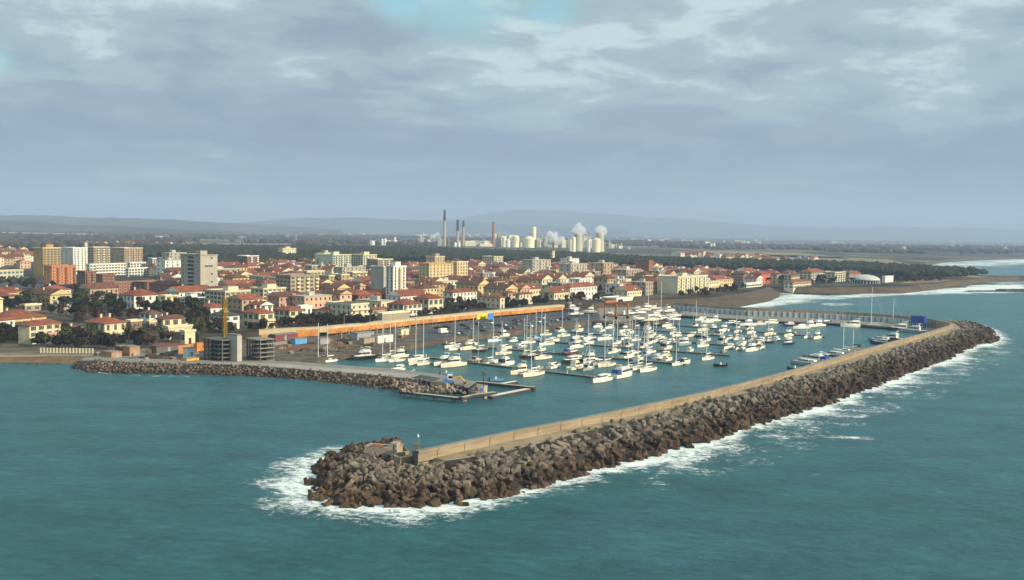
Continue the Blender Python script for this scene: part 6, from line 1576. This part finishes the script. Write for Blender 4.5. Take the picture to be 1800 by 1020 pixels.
    m = MB(); a, b_ = P(704, 806, LZ), P(734, 801, LZ); d = b_-a; r11 = empty('landing_steps', a, math.atan2(d.y, d.x), 'tan concrete landing with a dark recess at the end of the crest wall', 'landing')
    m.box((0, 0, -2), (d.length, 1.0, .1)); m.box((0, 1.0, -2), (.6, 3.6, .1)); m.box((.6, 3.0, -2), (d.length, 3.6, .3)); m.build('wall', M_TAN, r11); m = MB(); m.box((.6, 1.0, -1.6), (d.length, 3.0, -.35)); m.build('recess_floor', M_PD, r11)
    m = MB(); c = P(735, 803, LZ); m.box((c.x-1.0, c.y-1.1, 3.9), (c.x+.2, c.y+.9, 6.8)); m.box((c.x-1.1, c.y-1.2, 6.8), (c.x+.3, c.y+1.0, 6.95)); m.build('wall_end_pier', M_CONCD, label='dark grey square pier closing the end of the crest wall', cat='pier')
    c = P(735, 768, 0); r12 = empty('buoy', c, 0, 'tiny white buoy in the harbour entrance', 'buoy'); m = MB(); m.lathe([(.2, -.3), (.3, .1), (.18, .35), (.05, .7)], 10); m.build('float', M_WHITE, r12)
    c = P(706, 650, 0); 
    bp = MB(); bp.lathe([(.2, -.2), (.32, .1), (.2, .4)], 8); bm_ = bp.mesh('buoy', M_WHITE)
    for x, y in ((708, 652), (713, 653), (719, 653.5), (725, 653), (728, 651)): ob('buoy', bm_, None, P(x, y, 0), label='small white float of the floating line off the inner mole', cat='buoy', group='floats of the line off the inner mole')
    for i, (x, y) in enumerate(((1440, 638), (1200, 700), (1020, 745), (880, 783))):
        pass
dock()
# ================================================================ TREES, WOODS, INDUSTRY
def leaf(name, c, c2, rnd=.25):
    m = mat(name, c, .9, .1, 1.1, rnd, col2=c2, spec=.1, detail=3)
    return m
L_DK = leaf('foliage_dark', (.010, .010, .006), (.034, .030, .015)); L_OL = leaf('foliage_olive', (.035, .038, .015), (.085, .08, .032)); L_BR = leaf('foliage_winter_brown', (.030, .018, .013), (.085, .05, .035)); L_PN = leaf('foliage_pine', (.013, .02, .010), (.045, .055, .025))
M_BARK = mat('bark', (.06, .045, .032), .95, .2, 2)
def crown_mesh(rnd, R_, H, z0, n, m, flat=1.0, lobes=6):
    """leaf clusters through several uneven lobes"""
    mb = MB(); L = []
    for k in range(lobes):
        a = rnd.uniform(0, 6.28); r = R_*rnd.uniform(.1, .62); L.append((r*math.cos(a), r*math.sin(a), z0+H*rnd.uniform(.25, .8), R_*rnd.uniform(.32, .58)))
    for _ in range(n):
        x, y, z, r = L[rnd.randrange(lobes)]
        d = Vector((rnd.gauss(0, 1), rnd.gauss(0, 1), rnd.gauss(0, 1))).normalized()*r*rnd.uniform(.55, 1.05)
        p = Vector((x, y, z))+Vector((d.x, d.y, d.z*flat*H/(2*R_)*1.2))
        s = rnd.uniform(.28, .62)*R_/3.2
        nrm = (d.normalized()+Vector((rnd.uniform(-.7, .7), rnd.uniform(-.7, .7), rnd.uniform(-.4, .9)))).normalized()
        a = nrm.orthogonal().normalized(); b_ = nrm.cross(a)
        mb.add([p+a*s+b_*s*.3, p-a*s*.4+b_*s, p-a*s-b_*s*.4, p+a*s*.3-b_*s], [(0, 1, 2, 3)])
    return mb.mesh('crown', m)
def trunk_mesh(rnd, h, r, R_, limbs=5, z1=None):
    mb = MB(); mb.bar((0, 0, -.5), (.1, .05, h*.55), r, n=7, r2=r*.65)
    for k in range(limbs):
        a = 6.28*k/limbs+rnd.uniform(-.4, .4); mb.bar((.1, .05, h*.45), (R_*.6*math.cos(a), R_*.6*math.sin(a), h*rnd.uniform(.7, .95)), r*.45, n=5, r2=r*.15)
    return mb.mesh('trunk', M_BARK)
TREES = []
def make_trees():
    rnd = random.Random(8)
    def add(kind, R_, H, z0, n, m, flat=1, lobes=7, tr=.22, th=None): TREES.append((kind, crown_mesh(rnd, R_, H, z0, n, m, flat, lobes), trunk_mesh(rnd, th or (z0+H*.6), tr, R_)))
    for k in range(3): add('dark', 3.4, 5.5, 1.6, 620, L_DK)
    for k in range(2): add('olive', 2.8, 4.5, 1.4, 480, L_OL)
    for k in range(2): add('brown', 3.2, 5.0, 1.8, 420, L_BR)
    for k in range(3): add('pine', 4.2, 3.6, 5.5, 620, L_PN, .7, 8, .3, 8)
    for k in range(2): # palm
        mb = MB()
        for j in range(26):
            a = 6.28*j/26+rnd.uniform(-.1, .1); up = rnd.uniform(-.1, 1.0); p = Vector((0, 0, 6)); d = Vector((math.cos(a), math.sin(a), up)); sd = Vector((-math.sin(a), math.cos(a), 0))*.28
            for q in range(5):
                n_ = p+d*.62; mb.add([p-sd, p+sd, n_+sd*.8, n_-sd*.8], [(0, 1, 2, 3)]); p = n_; d = (d+Vector((0, 0, -.34))).normalized()
        TREES.append(('palm', mb.mesh('crown', L_OL), (lambda t: (t.bar((0, 0, -.5), (.1, 0, 6.1), .26, n=7, r2=.2), t.mesh('trunk', M_BARK))[1])(MB())))
make_trees()
def trees():
    rnd = random.Random(14)
    # region polygon (photo), number, kinds, label place, size
    reg = [([(108, 592), (150, 597), (225, 602), (270, 606), (265, 612), (180, 617), (70, 614), (60, 607), (112, 603)], 46, ['dark']*5+['brown', 'palm'], 'in the black garden above the beach balustrade', (.5, .85)),
           ([(-10, 590), (30, 590), (32, 602), (0, 612), (-10, 610)], 10, ['dark'], 'at the left edge by the white villa', (.7, 1)),
           ([(225, 592), (280, 590), (300, 600), (290, 606), (225, 604)], 14, ['brown', 'dark', 'palm', 'olive'], 'between the palm garden and the stepped villa', (.6, .9)),
           ([(60, 525), (205, 533), (208, 548), (180, 560), (110, 560), (60, 552), (-10, 550), (-10, 530)], 40, ['dark', 'brown', 'brown', 'olive', 'pine'], 'in the gardens left of the big white villa', (.7, 1.1)),
           ([(200, 545), (280, 548), (345, 540), (365, 560), (340, 575), (280, 560), (240, 566), (130, 572), (150, 562)], 34, ['dark', 'dark', 'brown', 'pine'], 'in the dark gardens below the big white villa', (.7, 1.1)),
           ([(335, 560), (366, 562), (372, 580), (420, 584), (420, 590), (345, 592), (338, 580)], 22, ['dark', 'olive', 'brown'], 'beside the dark roofed villa by the crane', (.6, .9)),
           ([(428, 580), (455, 582), (484, 571), (536, 568), (556, 563), (606, 566), (612, 571), (560, 575), (490, 580), (440, 585)], 44, ['dark', 'brown', 'brown', 'dark'], 'in the hedge line left of the long orange hoarding', (.45, .7)),
           ([(604, 558), (618, 566), (648, 567), (690, 558), (704, 558), (660, 566), (640, 571), (612, 572)], 20, ['dark'], 'in the hedge by the framed balcony block', (.4, .62)),
           ([(708, 556), (752, 553), (782, 545), (782, 552), (730, 559)], 12, ['dark', 'olive'], 'around the two cream promenade villas', (.35, .6)),
           ([(784, 531), (836, 533), (858, 546), (790, 553), (784, 548)], 42, ['brown', 'brown', 'brown', 'dark'], 'on the purple brown bank below the white terrace', (.42, .62)),
           ([(888, 536), (905, 534), (935, 538), (935, 541), (890, 544)], 14, ['dark'], 'behind the promenade near the peach house', (.45, .7)),
           ([(935, 532), (1000, 528), (1055, 524), (1060, 530), (1000, 534), (940, 538)], 22, ['brown', 'dark'], 'behind the right end of the promenade', (.5, .8)),
           ([(1195, 518), (1250, 512), (1300, 505), (1320, 508), (1290, 514), (1240, 521), (1195, 523)], 34, ['dark', 'brown', 'olive'], 'on the slope below the seafront hotel', (.5, .8)),
           ([(285, 500), (262, 487), (285, 474), (420, 478), (520, 470), (560, 500), (480, 552), (345, 538)], 26, ['dark', 'pine', 'pine', 'olive'], 'among the blocks round the big grey tower', (.7, 1.1)),
           ([(-10, 505), (60, 500), (200, 515), (195, 530), (60, 522), (-10, 512)], 22, ['dark', 'brown'], 'along the wide left street', (.6, .9)),
           ([(600, 545), (640, 500), (760, 510), (860, 520), (840, 480), (700, 480), (600, 500)], 22, ['dark', 'olive'], 'between the roofs near the white tower', (.6, .95)),
           ([(860, 500), (1100, 520), (1150, 500), (1100, 480), (900, 470)], 22, ['dark', 'olive'], 'between the roofs of the old town', (.6, .95)),
           ([(1350, 500), (1500, 501), (1500, 496), (1400, 492), (1350, 495)], 20, ['dark', 'pine'], 'among the seafront houses right of the vivid red house', (.6, .9)),
           ([(1570, 497), (1640, 497), (1680, 492), (1640, 491), (1560, 490)], 20, ['dark', 'olive'], 'on the headland right of the white box building', (.6, 1.0))]
    kw = {'dark': 'dark leafy tree', 'olive': 'olive green tree', 'brown': 'brownish winter tree', 'pine': 'umbrella pine', 'palm': 'palm tree'}
    nmk = {'dark': 'leafy_tree', 'olive': 'leafy_tree', 'brown': 'winter_tree', 'pine': 'umbrella_pine', 'palm': 'palm_tree'}
    for poly, n, kinds, place, (s0, s1) in reg:
        xs = [p[0] for p in poly]; ys = [p[1] for p in poly]; got = []
        tries = 0
        while len(got) < n and tries < 4000:
            tries += 1; x, y = rnd.uniform(min(xs), max(xs)), rnd.uniform(min(ys), max(ys))
            if not inpoly(x, y, poly): continue
            p = P(x, y, 2.0 if (y > 586 and x < 345) else ZT); bad = False
            for (C, u2, w2, L2, W2) in FOOT:
                d = p-C
                if abs(d.x)+abs(d.y) > 120: continue
                a = d.dot(u2); b_ = d.dot(w2)
                if -1.2 < a < L2+1.2 and -1.2 < b_ < W2+1.2: bad = True; break
            if bad: continue
            got.append((x, p))
        got.sort(key=lambda q: q[0])
        cnt = {}
        for x, p in got:
            k = rnd.choice(kinds); cand = [t for t in TREES if t[0] == k]; t = cand[rnd.randrange(len(cand))]
            cnt[k] = cnt.get(k, 0)+1
            lab = f"{kw[k]}, {nth(cnt[k])} from left, {place}"
            root = empty(nmk[k], p, rnd.uniform(0, 6.28), lab, 'tree', 'trees '+place); s = rnd.uniform(s0, s1)
            if k == 'palm': s = .95
            root.scale = (s, s, s*rnd.uniform(.85, 1.15)); ob('crown', t[1], root); ob('trunk', t[2], root)
trees()
def woods():
    """pine wood as one canopy of uneven crowns"""
    rnd = random.Random(31)
    wood = [(225, 462), (235, 442), (300, 440), (560, 441), (760, 443), (860, 448), (960, 451), (1060, 457), (1150, 463), (1420, 470), (1500, 472), (1600, 479), (1700, 486), (1742, 490), (1690, 492.5), (1600, 495), (1560, 490), (1420, 481), (1300, 480), (1150, 475), (1000, 471), (860, 466), (690, 462), (560, 464), (500, 476), (380, 480), (318, 455)]
    import bmesh
    tp = []
    for k in range(8):
        bm = bmesh.new(); bmesh.ops.create_icosphere(bm, subdivisions=2 if k < 4 else 1, radius=1); off = Vector((k*9.1, 3, 1))
        vs = []
        for v in bm.verts:
            q = v.co*(1+noise.noise(v.co*2.3+off)*.5+noise.noise(v.co*5+off)*.22); vs.append((q.x, q.y, q.z*.62))
        tp.append((vs, [tuple(v.index for v in f.verts) for f in bm.faces])); bm.free()
    def fill(poly, sp, name, label, m, hz=(6, 9), r=(3.2, 5.2), mask=None, zlim=1e9, kinds=range(4, 8), foot=True):
        mb = MB(); cs = [P(x, y, ZT) for x, y in poly]
        pl = [(c.x, c.y) for c in cs]; x0, x1 = min(p[0] for p in pl), max(p[0] for p in pl); y0, y1 = min(p[1] for p in pl), max(p[1] for p in pl)
        y = y0
        while y < y1:
            x = x0+rnd.uniform(0, sp)
            s_ = sp*(1 if y < 1900 else 1.25)
            while x < x1:
                px, py = x+rnd.uniform(-.4, .4)*sp, y+rnd.uniform(-.4, .4)*sp; x += s_
                if not inpoly(px, py, pl): continue
                if mask and noise.noise(Vector((px*.004, py*.004, 2.2))) < mask: continue
                bad = False
                if foot:
                    v = Vector((px, py, ZT))
                    for (C, u2, w2, L2, W2) in FOOT_FAR:
                        d = v-C
                        if abs(d.x)+abs(d.y) > 90: continue
                        a = d.dot(u2); b_ = d.dot(w2)
                        if -4 < a < L2+4 and -10 < b_ < W2+4: bad = True; break
                if bad: continue
                R_ = rnd.uniform(*r); z = ZT+rnd.uniform(*hz); vs, fs = tp[rnd.choice(list(kinds))]; a = rnd.uniform(0, 6.28); ca, sa = math.cos(a), math.sin(a)
                o = len(mb.v); mb.v += [(px+(v[0]*ca-v[1]*sa)*R_, py+(v[0]*sa+v[1]*ca)*R_, z+v[2]*R_*1.15) for v in vs]; mb.f += [tuple(i+o for i in f) for f in fs]
            y += s_*.9
        mb.m = [0]*len(mb.f)
        print(name, len(mb.v))
        mb.build(name, m, label=label, kind='stuff')
    global FOOT_FAR
    FOOT_FAR = [f for f in FOOT if f[0].y > 800]
    def wm(name, a, b_):
        m = bpy.data.materials.new(name); m.use_nodes = True; nt = m.node_tree; N = nt.nodes; L = nt.links; b = N['Principled BSDF']; b.inputs['Roughness'].default_value = .95; b.inputs['Specular IOR Level'].default_value = .1
        g = N.new('ShaderNodeNewGeometry'); n = N.new('ShaderNodeTexNoise'); n.inputs['Scale'].default_value = .8; n.inputs['Detail'].default_value = 4; L.new(g.outputs['Position'], n.inputs[0])
        ad = N.new('ShaderNodeMath'); ad.operation = 'ADD'; L.new(n.outputs[0], ad.inputs[0]); L.new(g.outputs['Random Per Island'], ad.inputs[1])
        cr = N.new('ShaderNodeValToRGB'); L.new(ad.outputs[0], cr.inputs[0]); cr.color_ramp.elements[0].position = .4; cr.color_ramp.elements[0].color = (*a, 1); cr.color_ramp.elements[1].position = 1.3; cr.color_ramp.elements[1].color = (*b_, 1)
        cr.color_ramp.elements[1].position = 1.0
        L.new(cr.outputs[0], b.inputs['Base Color']); return m
    fill(wood, 8.2, 'pine_wood', 'dark green pine wood behind the town', wm('wood_pine', (.010, .014, .008), (.036, .040, .020)))
    fill([(-60, 424), (-60, 436), (110, 437), (240, 442), (520, 438), (900, 430), (1300, 440), (1620, 447), (1800, 446), (1800, 437), (1400, 433), (900, 421), (400, 414), (-60, 409)], 26, 'plain_woods', 'hedgerows and copses scattered over the far plain', wm('wood_far', (.03, .027, .022), (.08, .06, .045)), (4, 7), (7, 13), mask=.12, foot=False)
    fill([(-40, 446), (-40, 438), (60, 440), (60, 447)], 9, 'left_wood', 'dark wood left of the tower cluster', wm('wood_left', (.016, .02, .012), (.045, .045, .024)))
    fill([(-40, 499), (-40, 493), (60, 493), (62, 500)], 7, 'street_shrubs', 'dark shrubs along the far left street', wm('wood_shrub', (.02, .018, .012), (.05, .04, .025)), (1, 2.2), (1.6, 2.6))
woods()
def industry():
    D0 = 2620
    def at(x, dy=0): 
        p = P(x, 436, ZT); a = (p.x/p.y); return Vector((a*(D0+dy), D0+dy, ZT))
    k = D0/F      # metres per photo pixel
    MT = mat('stack_concrete', (.44, .33, .20), .9, .1, .02); MK = mat('stack_black', (.05, .05, .06), .9); MBR = mat('stack_brick', (.30, .15, .09), .9); MC_ = mat('plant_cream', (.80, .73, .52), .8, .1, .05, .1); MS = mat('plant_steel', (.40, .41, .40), .6, .2, .05, .1)
    def stack(x, w, hpx, blk, m, lab, wt=None):
        c = at(x); root = empty('chimney_stack', c, 0, lab, 'chimney'); r = w*k/2; h = hpx*k; hb = h*(1-blk); rt = (wt or w*.62)*k/2
        a = MB(); rb = r+(rt-r)*(1-blk); a.lathe([(r, -2), (rb, hb)], 16); a.build('shaft', m, root, smooth=False)
        if blk: a = MB(); a.lathe([(rb*1.02, hb), (rt, h)], 16); a.build('black_top', MK, root)
        else: a = MB(); a.lathe([(rt*1.1, h-2), (rt*1.1, h)], 16); a.build('rim', MK, root)
        return root
    stack(781, 6.2, 63, .30, MT, 'tallest chimney with a black top, leftmost of the three together', 4)
    stack(804, 5.4, 46, .42, MT, 'shorter black topped chimney, middle of the three together', 4.4); stack(814, 5.0, 45, .25, MT, 'cream chimney with a short black top, right of the three together', 3.6); stack(867, 6, 43, 0, MBR, 'brick brown chimney standing alone', 4.6)
    def cool(x, w, h, lab):
        c = at(x, -440); k = (D0-440)/F; root = empty('cooling_tower', c, 0, lab, 'cooling tower'); a = MB(); prof = []
        for j in range(11): t = j/10; prof.append((w*k/2*(1-.20*math.sin(min(1, t*1.15)*math.pi/2)+(.05*max(0, t-.8)/.2)), h*k*t-1))
        a.lathe(prof, 24); a.build('shell', mat('cooling_concrete', (.50, .45, .34), .9, .1, .02), root, smooth=True)
        return c, w*k/2, h*k
    t1 = cool(1016, 17, 32, 'wide cooling tower with a tall steam plume, left one'); t2 = cool(1054, 17.5, 34, 'cooling tower with a round steam cap, right one')
    def silo(x, w, h, lab, dome=True, m=MC_, dy=-60, cat='silo'):
        if x in (1048, 1035, 1008, 1003): dy = -490
        c = at(x, dy); k = (D0+dy)/F; root = empty('silo', c, 0, lab, cat); a = MB(); r = w*k/2; H_ = h*k; a.lathe([(r, -2), (r, H_)], 18); a.build('drum', m, root)
        a = MB(); a.lathe([(r*1.03, H_), (r*.7, H_+r*.35), (.5, H_+r*(.6 if dome else .3))], 18); a.build('cap', MS if not dome else m, root)
    silo(1048, 15, 21, 'broad cream silo before the right cooling tower'); silo(1035, 7, 22, 'slim white silo left of the broad cream one', False, M_WHITE); silo(1008, 8, 24, 'slim cream silo before the left cooling tower'); silo(1003, 6, 20, 'thin pale silo left of the left cooling tower')
    silo(906, 13, 18, 'cream domed silo right of the brick chimney'); silo(930, 19, 15, 'widest cream domed tank in the works'); silo(893, 9, 12, 'small white silo beside the brick chimney', True, M_WHITE); silo(886, 7, 16, 'short cream silo behind the brick chimney')
    silo(938, 8, 34, 'tall cream tower with a rounded head in the works', True, MC_, 10, 'tower'); silo(672, 5, 10, 'small white tank, leftmost of the distant tanks', True, M_WHITE); silo(677, 5, 11, 'second small white tank from the left', True, M_WHITE); silo(694, 4, 14, 'thin white column right of the small tanks', False, M_WHITE)
    silo(655, 7, 6, 'low round white tank left of the small tanks', True, M_WHITE); silo(800, 5, 6, 'small white sphere tank between the chimneys', True, M_WHITE, -90); silo(807, 5, 6, 'small white sphere tank right of its twin', True, M_WHITE, -90); silo(1105, 6, 3, 'low grey tank right of the cooling towers', False, MS)
    silo(1250, 4, 9, 'pale twin silo, left, on the right hand plain', True, MC_, 150); silo(1255, 4, 10, 'pale twin silo, right, on the right hand plain', True, MC_, 150); silo(1766, 8, 8, 'pale sphere tank far across the bay', True, MS, 400)
    rnd = random.Random(2)
    def works(x0, x1, hmax, lab, seed, m=MC_, n=9):
        rnd = random.Random(seed); c = at((x0+x1)/2, 30); root = empty('factory_building', c, 0, lab, 'factory'); Wd = (x1-x0)*k
        for j in range(n):
            w = rnd.uniform(.08, .28)*Wd; x = rnd.uniform(-.5, .5)*Wd; h = rnd.uniform(.3, 1)*hmax*k; y = rnd.uniform(-30, 30); a = MB(); a.box((x-w/2, y-10, -3), (x+w/2, y+10, h)); a.box((x-w/2+1, y-8, h), (x+w/2-1, y+8, h+1.5))
            a.build('hall', (m, MS, MC_)[j % 3], root)
        for j in range(5):
            x = rnd.uniform(-.5, .5)*Wd; h = rnd.uniform(.7, 1.25)*hmax*k; a = MB(); a.bar((x, -20, -3), (x, -20, h), 1.5, n=6); a.bar((x, -20, h*.7), (x+rnd.uniform(-20, 20), -20, h*.7), .8); a.build('pipe', MS, root)
    works(738, 776, 19, 'cluster of cream plant halls left of the tallest chimney', 1); works(776, 860, 12, 'low cream plant halls under the chimneys', 2); works(870, 902, 24, 'stepped cream plant halls right of the brick chimney', 3); works(898, 940, 22, 'pale kiln halls behind the domed silos', 7)
    works(940, 972, 22, 'brown framed plant block right of the tall cream tower', 4, MBR); works(972, 1000, 14, 'low plant halls behind the drifting steam', 5); works(995, 1045, 22, 'plant halls between the cooling towers', 6); works(1062, 1094, 10, 'long cream hall right of the cooling towers', 8, MC_, 4); works(650, 740, 9, 'low scattered halls left of the works', 9, M_WHITE, 7)
    # steam
    ms = bpy.data.materials.new('steam'); ms.use_nodes = True; nt = ms.node_tree; N = nt.nodes; N.clear(); out = N.new('ShaderNodeOutputMaterial'); v = N.new('ShaderNodeVolumePrincipled'); v.inputs['Color'].default_value = (.98, .98, 1, 1); v.inputs['Density'].default_value = .16; v.inputs['Anisotropy'].default_value = .2
    nt.links.new(v.outputs[0], out.inputs['Volume'])
    import bmesh
    def plume(c, blobs, lab, k=k):
        bm = bmesh.new(); c = Vector(c)
        mb = MB()
        for bx, bz, r in blobs:
            b2 = bmesh.new(); bmesh.ops.create_icosphere(b2, subdivisions=3, radius=1); 
            vs = []
            for vv in b2.verts:
                q = vv.co*(1+noise.noise(vv.co*1.8+Vector((bx, bz, 1)))*.45+noise.noise(vv.co*4.5+Vector((bx, bz, 1)))*.22); vs.append((c.x+bx*k+q.x*r*k, c.y+q.y*r*k*.8, c.z+bz*k+q.z*r*k))
            mb.add(vs, [tuple(q.index for q in f.verts) for f in b2.faces]); b2.free()
        me = mb.mesh('steam', ms, True); o = ob('steam_plume', me); rm = o.modifiers.new('remesh', 'REMESH'); rm.mode = 'VOXEL'; rm.voxel_size = 1.6
        tag(o, lab, kind='stuff')
        bm.free()
    plume(t1[0], [(0, 33, 8), (-5, 36, 7), (5, 37, 7.5), (-9, 35, 5), (0, 43, 6.5), (2, 48, 3.6), (9, 38, 5), (12, 33, 3.5)], 'white steam rising from the left cooling tower', (D0-440)/F)
    plume(t2[0], [(0, 34, 9), (-5, 37, 6), (5, 37, 7.5), (1, 41, 6), (9, 36, 4.5)], 'round cap of steam on the right cooling tower', (D0-440)/F)
    plume(at(972), [(-4, 14, 6), (0, 18, 7.5), (-6, 23, 6), (6, 13, 7), (12, 11, 6), (4, 23, 5), (16, 16, 4.5)], 'steam drifting low before the left cooling tower')
    plume(at(768), [(0, 12, 5), (-5, 16, 4.5), (5, 10, 4), (0, 20, 3.6), (-3, 9, 4)], 'puff of white steam left of the tallest chimney')
    # viaduct far left
    c = P(0, 421, ZT); D = 3000; root = empty('viaduct', (0, 0, 0), 0, 'long pale road viaduct on piers crossing the far left plain', 'viaduct')
    A = Vector(((-60-900)/F*D, D, 19)); Bq = Vector(((138-900)/F*D, D+100, 17)); d = Bq-A; root.location = (A.x, A.y, 0); root.rotation_euler = (0, 0, math.atan2(d.y, d.x)); L = d.length
    a = MB(); a.add([(0, -6, 17.2), (L, -6, 15.2), (L, 6, 15.2), (0, 6, 17.2), (0, -6, 19.5), (L, -6, 17.5), (L, 6, 17.5), (0, 6, 19.5)], [(3, 2, 1, 0), (4, 5, 6, 7), (0, 1, 5, 4), (1, 2, 6, 5), (2, 3, 7, 6), (3, 0, 4, 7)]); a.build('deck', mat('viaduct_concrete', (.45, .41, .34), .9), root)
    for j in range(13): a = MB(); x = L*(j+.5)/13; a.box((x-1.8, -4, 0), (x+1.8, 4, 16)); a.box((x-3, -5, 15), (x+3, 5, 17-2*x/L+.0)); a.build('pier', mat('viaduct_concrete', (.45, .41, .34)), root)
    # two faint pylons / masts
    for i, (x, y, h) in enumerate(((506, 428, 16), (520, 428, 17), (425, 430, 15))):
        c = P(x, y, ZT); kk = c.y/F; root = empty('pylon', c, .4, f"faint grey lattice pylon on the plain, {nth(i+1)} of three", 'pylon', 'pylons on the plain'); a = MB(); H_ = h*kk
        for sx in (-1, 1):
            for sy in (-1, 1): a.bar((sx*4, sy*4, 0), (sx*.6, sy*.6, H_), .5)
        a.build('legs', MS, root); a = MB(); a.bar((-9, 0, H_*.8), (9, 0, H_*.8), .5); a.bar((-7, 0, H_*.93), (7, 0, H_*.93), .5); a.build('crossarm', MS, root)
industry()
# ---------------------------------------------------------------- haze
def haze():
    m = bpy.data.materials.new('haze'); m.use_nodes = True; nt = m.node_tree; N = nt.nodes; L = nt.links; N.clear()
    out = N.new('ShaderNodeOutputMaterial'); v = N.new('ShaderNodeVolumePrincipled')
    v.inputs['Color'].default_value = (.50, .66, .92, 1); v.inputs['Density'].default_value = .000135; v.inputs['Anisotropy'].default_value = .0
    L.new(v.outputs[0], out.inputs['Volume'])
    mb = MB(); mb.box((-24000, -600, -6), (27000, 24000, 620)); mb.build('haze', m, kind='stuff', label='blue sea haze over the coastal plain')
haze()
